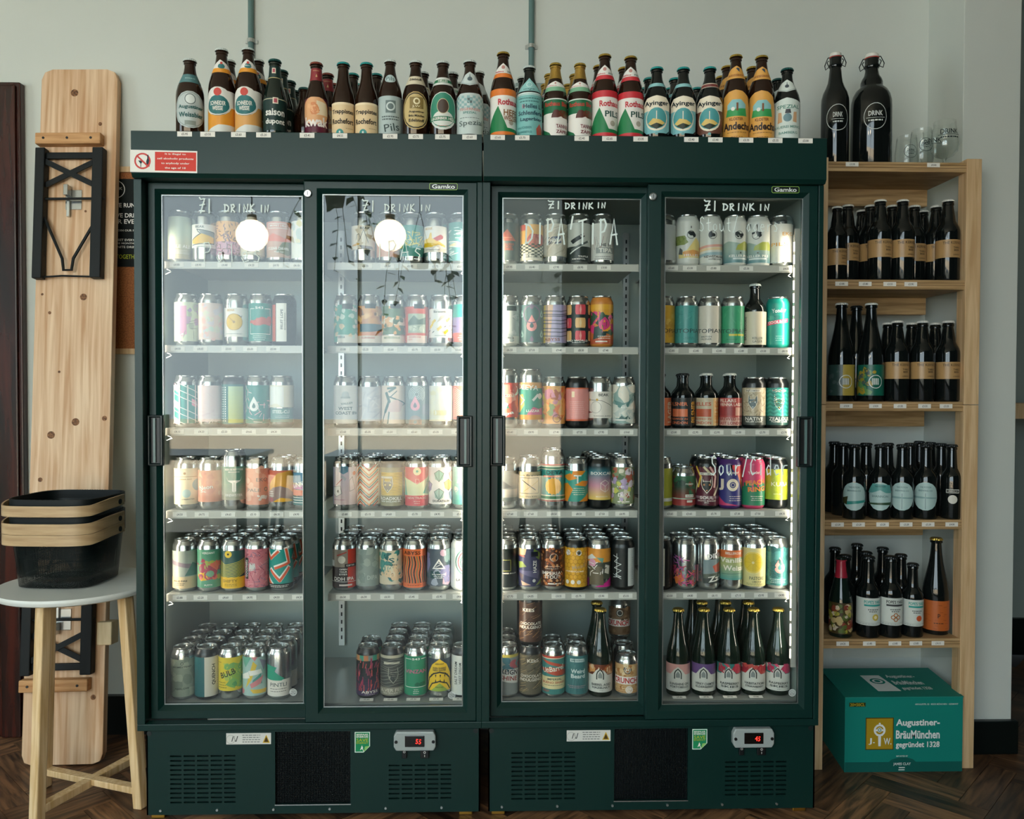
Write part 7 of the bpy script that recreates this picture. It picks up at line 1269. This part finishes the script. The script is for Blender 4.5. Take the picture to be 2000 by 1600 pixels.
pots = [(1669, 'dark bottle with oval seascape label', PT([PL('2f8a80', (-.9, .3), (.9, .38), (.9, .3), (-.5, .2)), PL('3a3c20', (-1.0, .42), (-.4, .5), (-.5, .2), (-.8, .25)), T('THE POTION', '4a6a6a', 0, .82, .7, .06), T('BREWING CO', '4a6a6a', 0, .7, .9, .06)])), (1720, 'dark bottle with oval green hills label', PT([PL('5a9a94', (-1, .6), (-.5, .62), (0, .72), (.4, .62), (.9, .62), (.7, .9), (-.5, .95)), PL('2c4a30', (-1, .25), (.9, .3), (.8, .2), (-.8, .2)), T('SHANNON', '5a7a78', 0, .5, 1.1, .08), T('THE POTION', '2c5a58', 0, .85, .7, .06)])), (1763, 'dark bottle with pale oval mast label, left of pair', PT([L('3a5a60', .014, (.0, .05), (0, .6)), PL('7fa0a0', (-.9, .5), (.9, .46), (.9, .42), (-.9, .42)), T('THE POTION', '5a7a7a', 0, .82, .7, .06), T('BREWING CO', '5a7a7a', 0, .7, .9, .06)])), (1809, 'dark bottle with pale oval mast label, right of pair', PT([L('3a5a60', .014, (.0, .05), (0, .6)), PL('7fa0a0', (-.9, .5), (.9, .46), (.9, .42), (-.9, .42)), T('THE POTION', '5a7a7a', 0, .82, .7, .06), T('BREWING CO', '5a7a7a', 0, .7, .9, .06)]))]
for px, d, ops in pots: h3 = sb(3, px, 868, f_, 'pot', .0335, d, 'k', 'black', (.12, .50, ops))
for px, y, d in ((1630, b_, 'black bottle beside left post in the second rank'), (1647, m_, 'black bottle left of the seascape labelled bottle'), (1692, m_, 'black bottle behind and between seascape and hills bottles'), (1734, m_, 'black bottle behind the hills labelled bottle'), (1778, m_, 'black bottle behind and between the two mast bottles')):
    sb(3, px, 868, y, 'pot', .0335, d, 'k', 'black', H=h3)
h3b = sb(3, 1858, 868, f_, 'pot', .030, 'slim black bottle with white dot label at the right', 'k', 'black', (.08, .5, [C('d4d0c4', .1, .45, .14), L('d4d0c4', .02, (-.35, .66), (.55, .66), (.55, .76), (-.35, .76), (-.35, .66)), T('UMBRELLA', 'd4d0c4', .1, .71, .7, .05)]))
for k, px in ((1, 1838), (2, 1818), (3, 1797)): sb(3, px, 868, f_ + .058 * k, 'pot', .030, '%s slim black bottle back behind the white dot bottle' % ('', 'second', 'third', 'fourth')[k], 'k', 'black', H=h3b)
PY = lambda c, g: [B('ccd2ca', .0, 1, -1.1, 1.1), T("POPE'S YARD", c, .35, .86, 1.2, .12, 0, 1.5), B(c, .70, .77, -.25, .95), TL('3a4442', .35, .58, .8, 2, .07, .03)] + g + [L('8a928c', .008, (-1.0, .1), (1.0, .1)), TL('8a928c', 0, .05, 1.6, 1, .1, .02)]
h4 = sb(4, 1699, 1086, f_, 'pot', .0345, 'dark bottle with white label and yellow sun', 'k', 'black', (.16, .50, PY('2f9a90', [C('c8b048', .5, .3, .12), C('ece0b8', .5, .3, .06)])))
sb(4, 1738, 1086, f_, 'pot', .0345, 'dark bottle with white label and brown knot', 'k', 'black', (.16, .50, PY('3a3c3c', [O('a8642c', .35, .38, .08, .03), O('a8642c', .35, .22, .08, .03), O('a8642c', .18, .3, .08, .03), O('a8642c', .52, .3, .08, .03)])))
sb(4, 1783, 1100, f_, 'pot', .0315, 'smaller dark bottle with white label and red sun', 'k', 'black', (.16, .52, PY('2f9a90', [C('c85a30', .5, .3, .11)])))
sb(4, 1829, 1050, .33, 'champ', .0385, 'tall dark bottle with plain orange label', 'k', 'gold', (.05, .36, [B('b8602c', .0, 1), SL(['a85424', '9a4c20'], 26, 721, .02, .14, ang=0), T('p', '2a2018', .2, .5, .15, .14), TL('4a2c18', .2, .25, .6, 1, .1, .03)]))
sb(4, 1643, 1087, f_ + .005, 'champ', .0345, 'dark bottle with red wax neck and leaf patterned label', 'g', None, (.05, .44, [B('4a3c20'), BL(['a8a040', 'c8b078', '8a4030', 'd8c8b0', '5a6a30'], 50, 731, .05, .11)]), foil=(.72, 'red'))
for px, y, h_, d in ((1631, b_, 0, 'dark bottle behind the wax sealed bottle by the post'), (1651, m_ - .01, -.008, 'dark bottle just right behind the wax sealed bottle'), (1674, b_, .012, 'dark bottle in back rank left of the sun bottle'), (1692, m_, 0, 'dark bottle directly behind the yellow sun bottle'), (1724, b_, 0, 'dark bottle between yellow sun and brown knot bottles'), (1760, m_, -.008, 'dark bottle between brown knot and red sun bottles')):
    sb(4, px, 1080, y, 'pot', .0335, d, 'k', 'black', H=h4 + h_)

# swing-top bottle and growler on the top board
LOGO = [O('d8dcd8', .3, .5, .46, .022), T('DRINK', 'd8dcd8', .3, .6, .62, .17), L('d8dcd8', .014, (-.1, .45), (.7, .45)), TL('d8dcd8', .3, .36, .8, 1, .1, .05)]
for px, cy, ty, R, nm, lab, bz in ((1632, 104, 'swing', .041, 'swing_top_bottle', 'tall slim swing top bottle with round white logo on shelf unit', (.28, .53)), (1703, 106, 'growl', .0595, 'growler', 'wide dark swing top growler with round white logo on shelf unit', (.28, .53))):
    y = .335; p = P(px, cy, y); z = BSH[0]; H = p.z - z; t = empty(nm, lab, 'bottle', (p.x, y, z), (0, 0, face(p.x, y) - .12)); STAND.append((t, R, H)); pr = bprof(ty, R, H)
    MB().lathe(pr + [(pr[-1][0] * .6, pr[-1][1]), (0, pr[-1][1])], 36).build('glass', GL['k'], t, smooth=True)
    rs = pr[-1][0]; link('logo', art_mesh('logo', [lambda A, f=f: [([(q[0] * .85, q[1]) for q in pts], c) for pts, c in f(A)] for f in LOGO], M_PRINT, bz[0] * H, bz[1] * H, pr), t)
    MB().lathe([(rs * .9, .962 * H), (rs * .98, .968 * H), (rs * .98, .99 * H), (rs * .8, H), (0, H)], 24).build('stopper', mat('porcelain', 'e2e0d6', .3), t, smooth=True)
    MB().lathe([(rs * 1.02, .955 * H), (rs * 1.05, .963 * H), (rs * .9, .966 * H)], 24).build('seal', mat('red_rubber', 'a8382c', .5), t, smooth=True)
    wr = MB()
    for s in (-1, 1): wr.tube([(0, 0, .98 * H), (s * rs * 1.25, -.002, .965 * H), (s * rs * 1.75, -.003, .90 * H), (s * rs * 1.6, -.003, .865 * H), (s * rs * 1.05, -.002, .885 * H), (s * rs * 1.35, -.003, .925 * H), (s * rs * 1.1, -.003, .94 * H)], .0016, 6)
    wr.lathe([(rs * 1.05, .884 * H), (rs * 1.16, .887 * H), (rs * 1.05, .89 * H)], 20); wr.build('bail_wire', M_BLKSTEEL, t, smooth=True)
# drinking glasses
def gl_lathe(outer, th=.0012): return outer + [(max(r - th, 0), z) for r, z in reversed(outer[1:])]
def glass(nm, px, y, prof, lab, logo, cy):
    z = BSH[0]; x = PX(px, y, 280); t = empty(nm, lab, 'glass', (x, y, z), (0, 0, face(x, y)), group='glasses on the shelf unit'); STAND.append((t, max(r for r, _ in prof), .1))
    inner = [(max(r - .0014, 0), zz + (.003 if zz < .01 else 0)) for r, zz in prof[::-1]]
    MB().lathe(prof, 36).lathe(inner, 36).build('bowl', M_CLEAR, t, smooth=True)
    link('logo', art_mesh('logo', logo, M_PRINT, cy[0], cy[1], prof), t)
LG = [O('1c3030', .3, .5, .46, .03), T('DRINK', '14292a', .3, .58, .5, .17), L('14292a', .02, (-.05, .44), (.65, .44)), TL('14292a', .3, .33, .5, 1, .1, .05)]
glass('tulip_glass', 1845, .33, [(0, 0), (.031, 0), (.032, .002), (.028, .004), (.007, .01), (.006, .022), (.008, .03), (.025, .037), (.037, .05), (.0415, .068), (.041, .086), (.037, .108), (.032, .128), (.0325, .142), (.0335, .143)], 'stemmed tulip beer glass with dark logo at the right of shelf top', [T('DRINK', '14292a', .3, .66, 1.1, .38), L('14292a', .04, (-.35, .4), (.95, .4)), TL('14292a', .3, .2, 1.2, 1, .1, .1)], (.078, .118))
tum = [(0, 0), (.028, 0), (.031, .003), (.033, .012), (.0345, .03), (.034, .055), (.031, .085), (.0285, .105), (.029, .106)]
glass('tumbler', 1799, .297, tum, 'small tumbler glass with round logo next to the tulip glass', LG, (.03, .075))
glass('tumbler', 1772, .36, tum, 'small tumbler glass behind, between the growler and nearer tumbler', LG, (.03, .075))
glass('tulip_glass', 1824, .42, [(0, 0), (.031, 0), (.032, .002), (.028, .004), (.007, .01), (.006, .022), (.008, .03), (.025, .037), (.037, .05), (.0415, .068), (.041, .086), (.037, .108), (.032, .128), (.0325, .142), (.0335, .143)], 'stemmed tulip beer glass standing behind the front tulip glass', [T('DRINK', '14292a', -.1, .66, 1.1, .38), L('14292a', .04, (-.7, .4), (.6, .4))], (.078, .118))

# nudge neighbours apart until nothing standing touches through its neighbour
near_ = []
for i in range(len(STAND)):
    a, ra, ha = STAND[i]
    for j in range(i):
        b, rb, hb_ = STAND[j]
        if abs(a.location.x - b.location.x) < .13 and abs(a.location.y - b.location.y) < .13 and a.location.z < b.location.z + hb_ - .001 and b.location.z < a.location.z + ha - .001: near_.append((a, b, ra + rb + .0006))
for _ in range(80):
    for a, b, d in near_:
        v = a.location - b.location; v.z = 0; l = v.length
        if l < d and l > 1e-5:
            u = v / l * ((d - l) * .5); a.location += u; b.location -= u
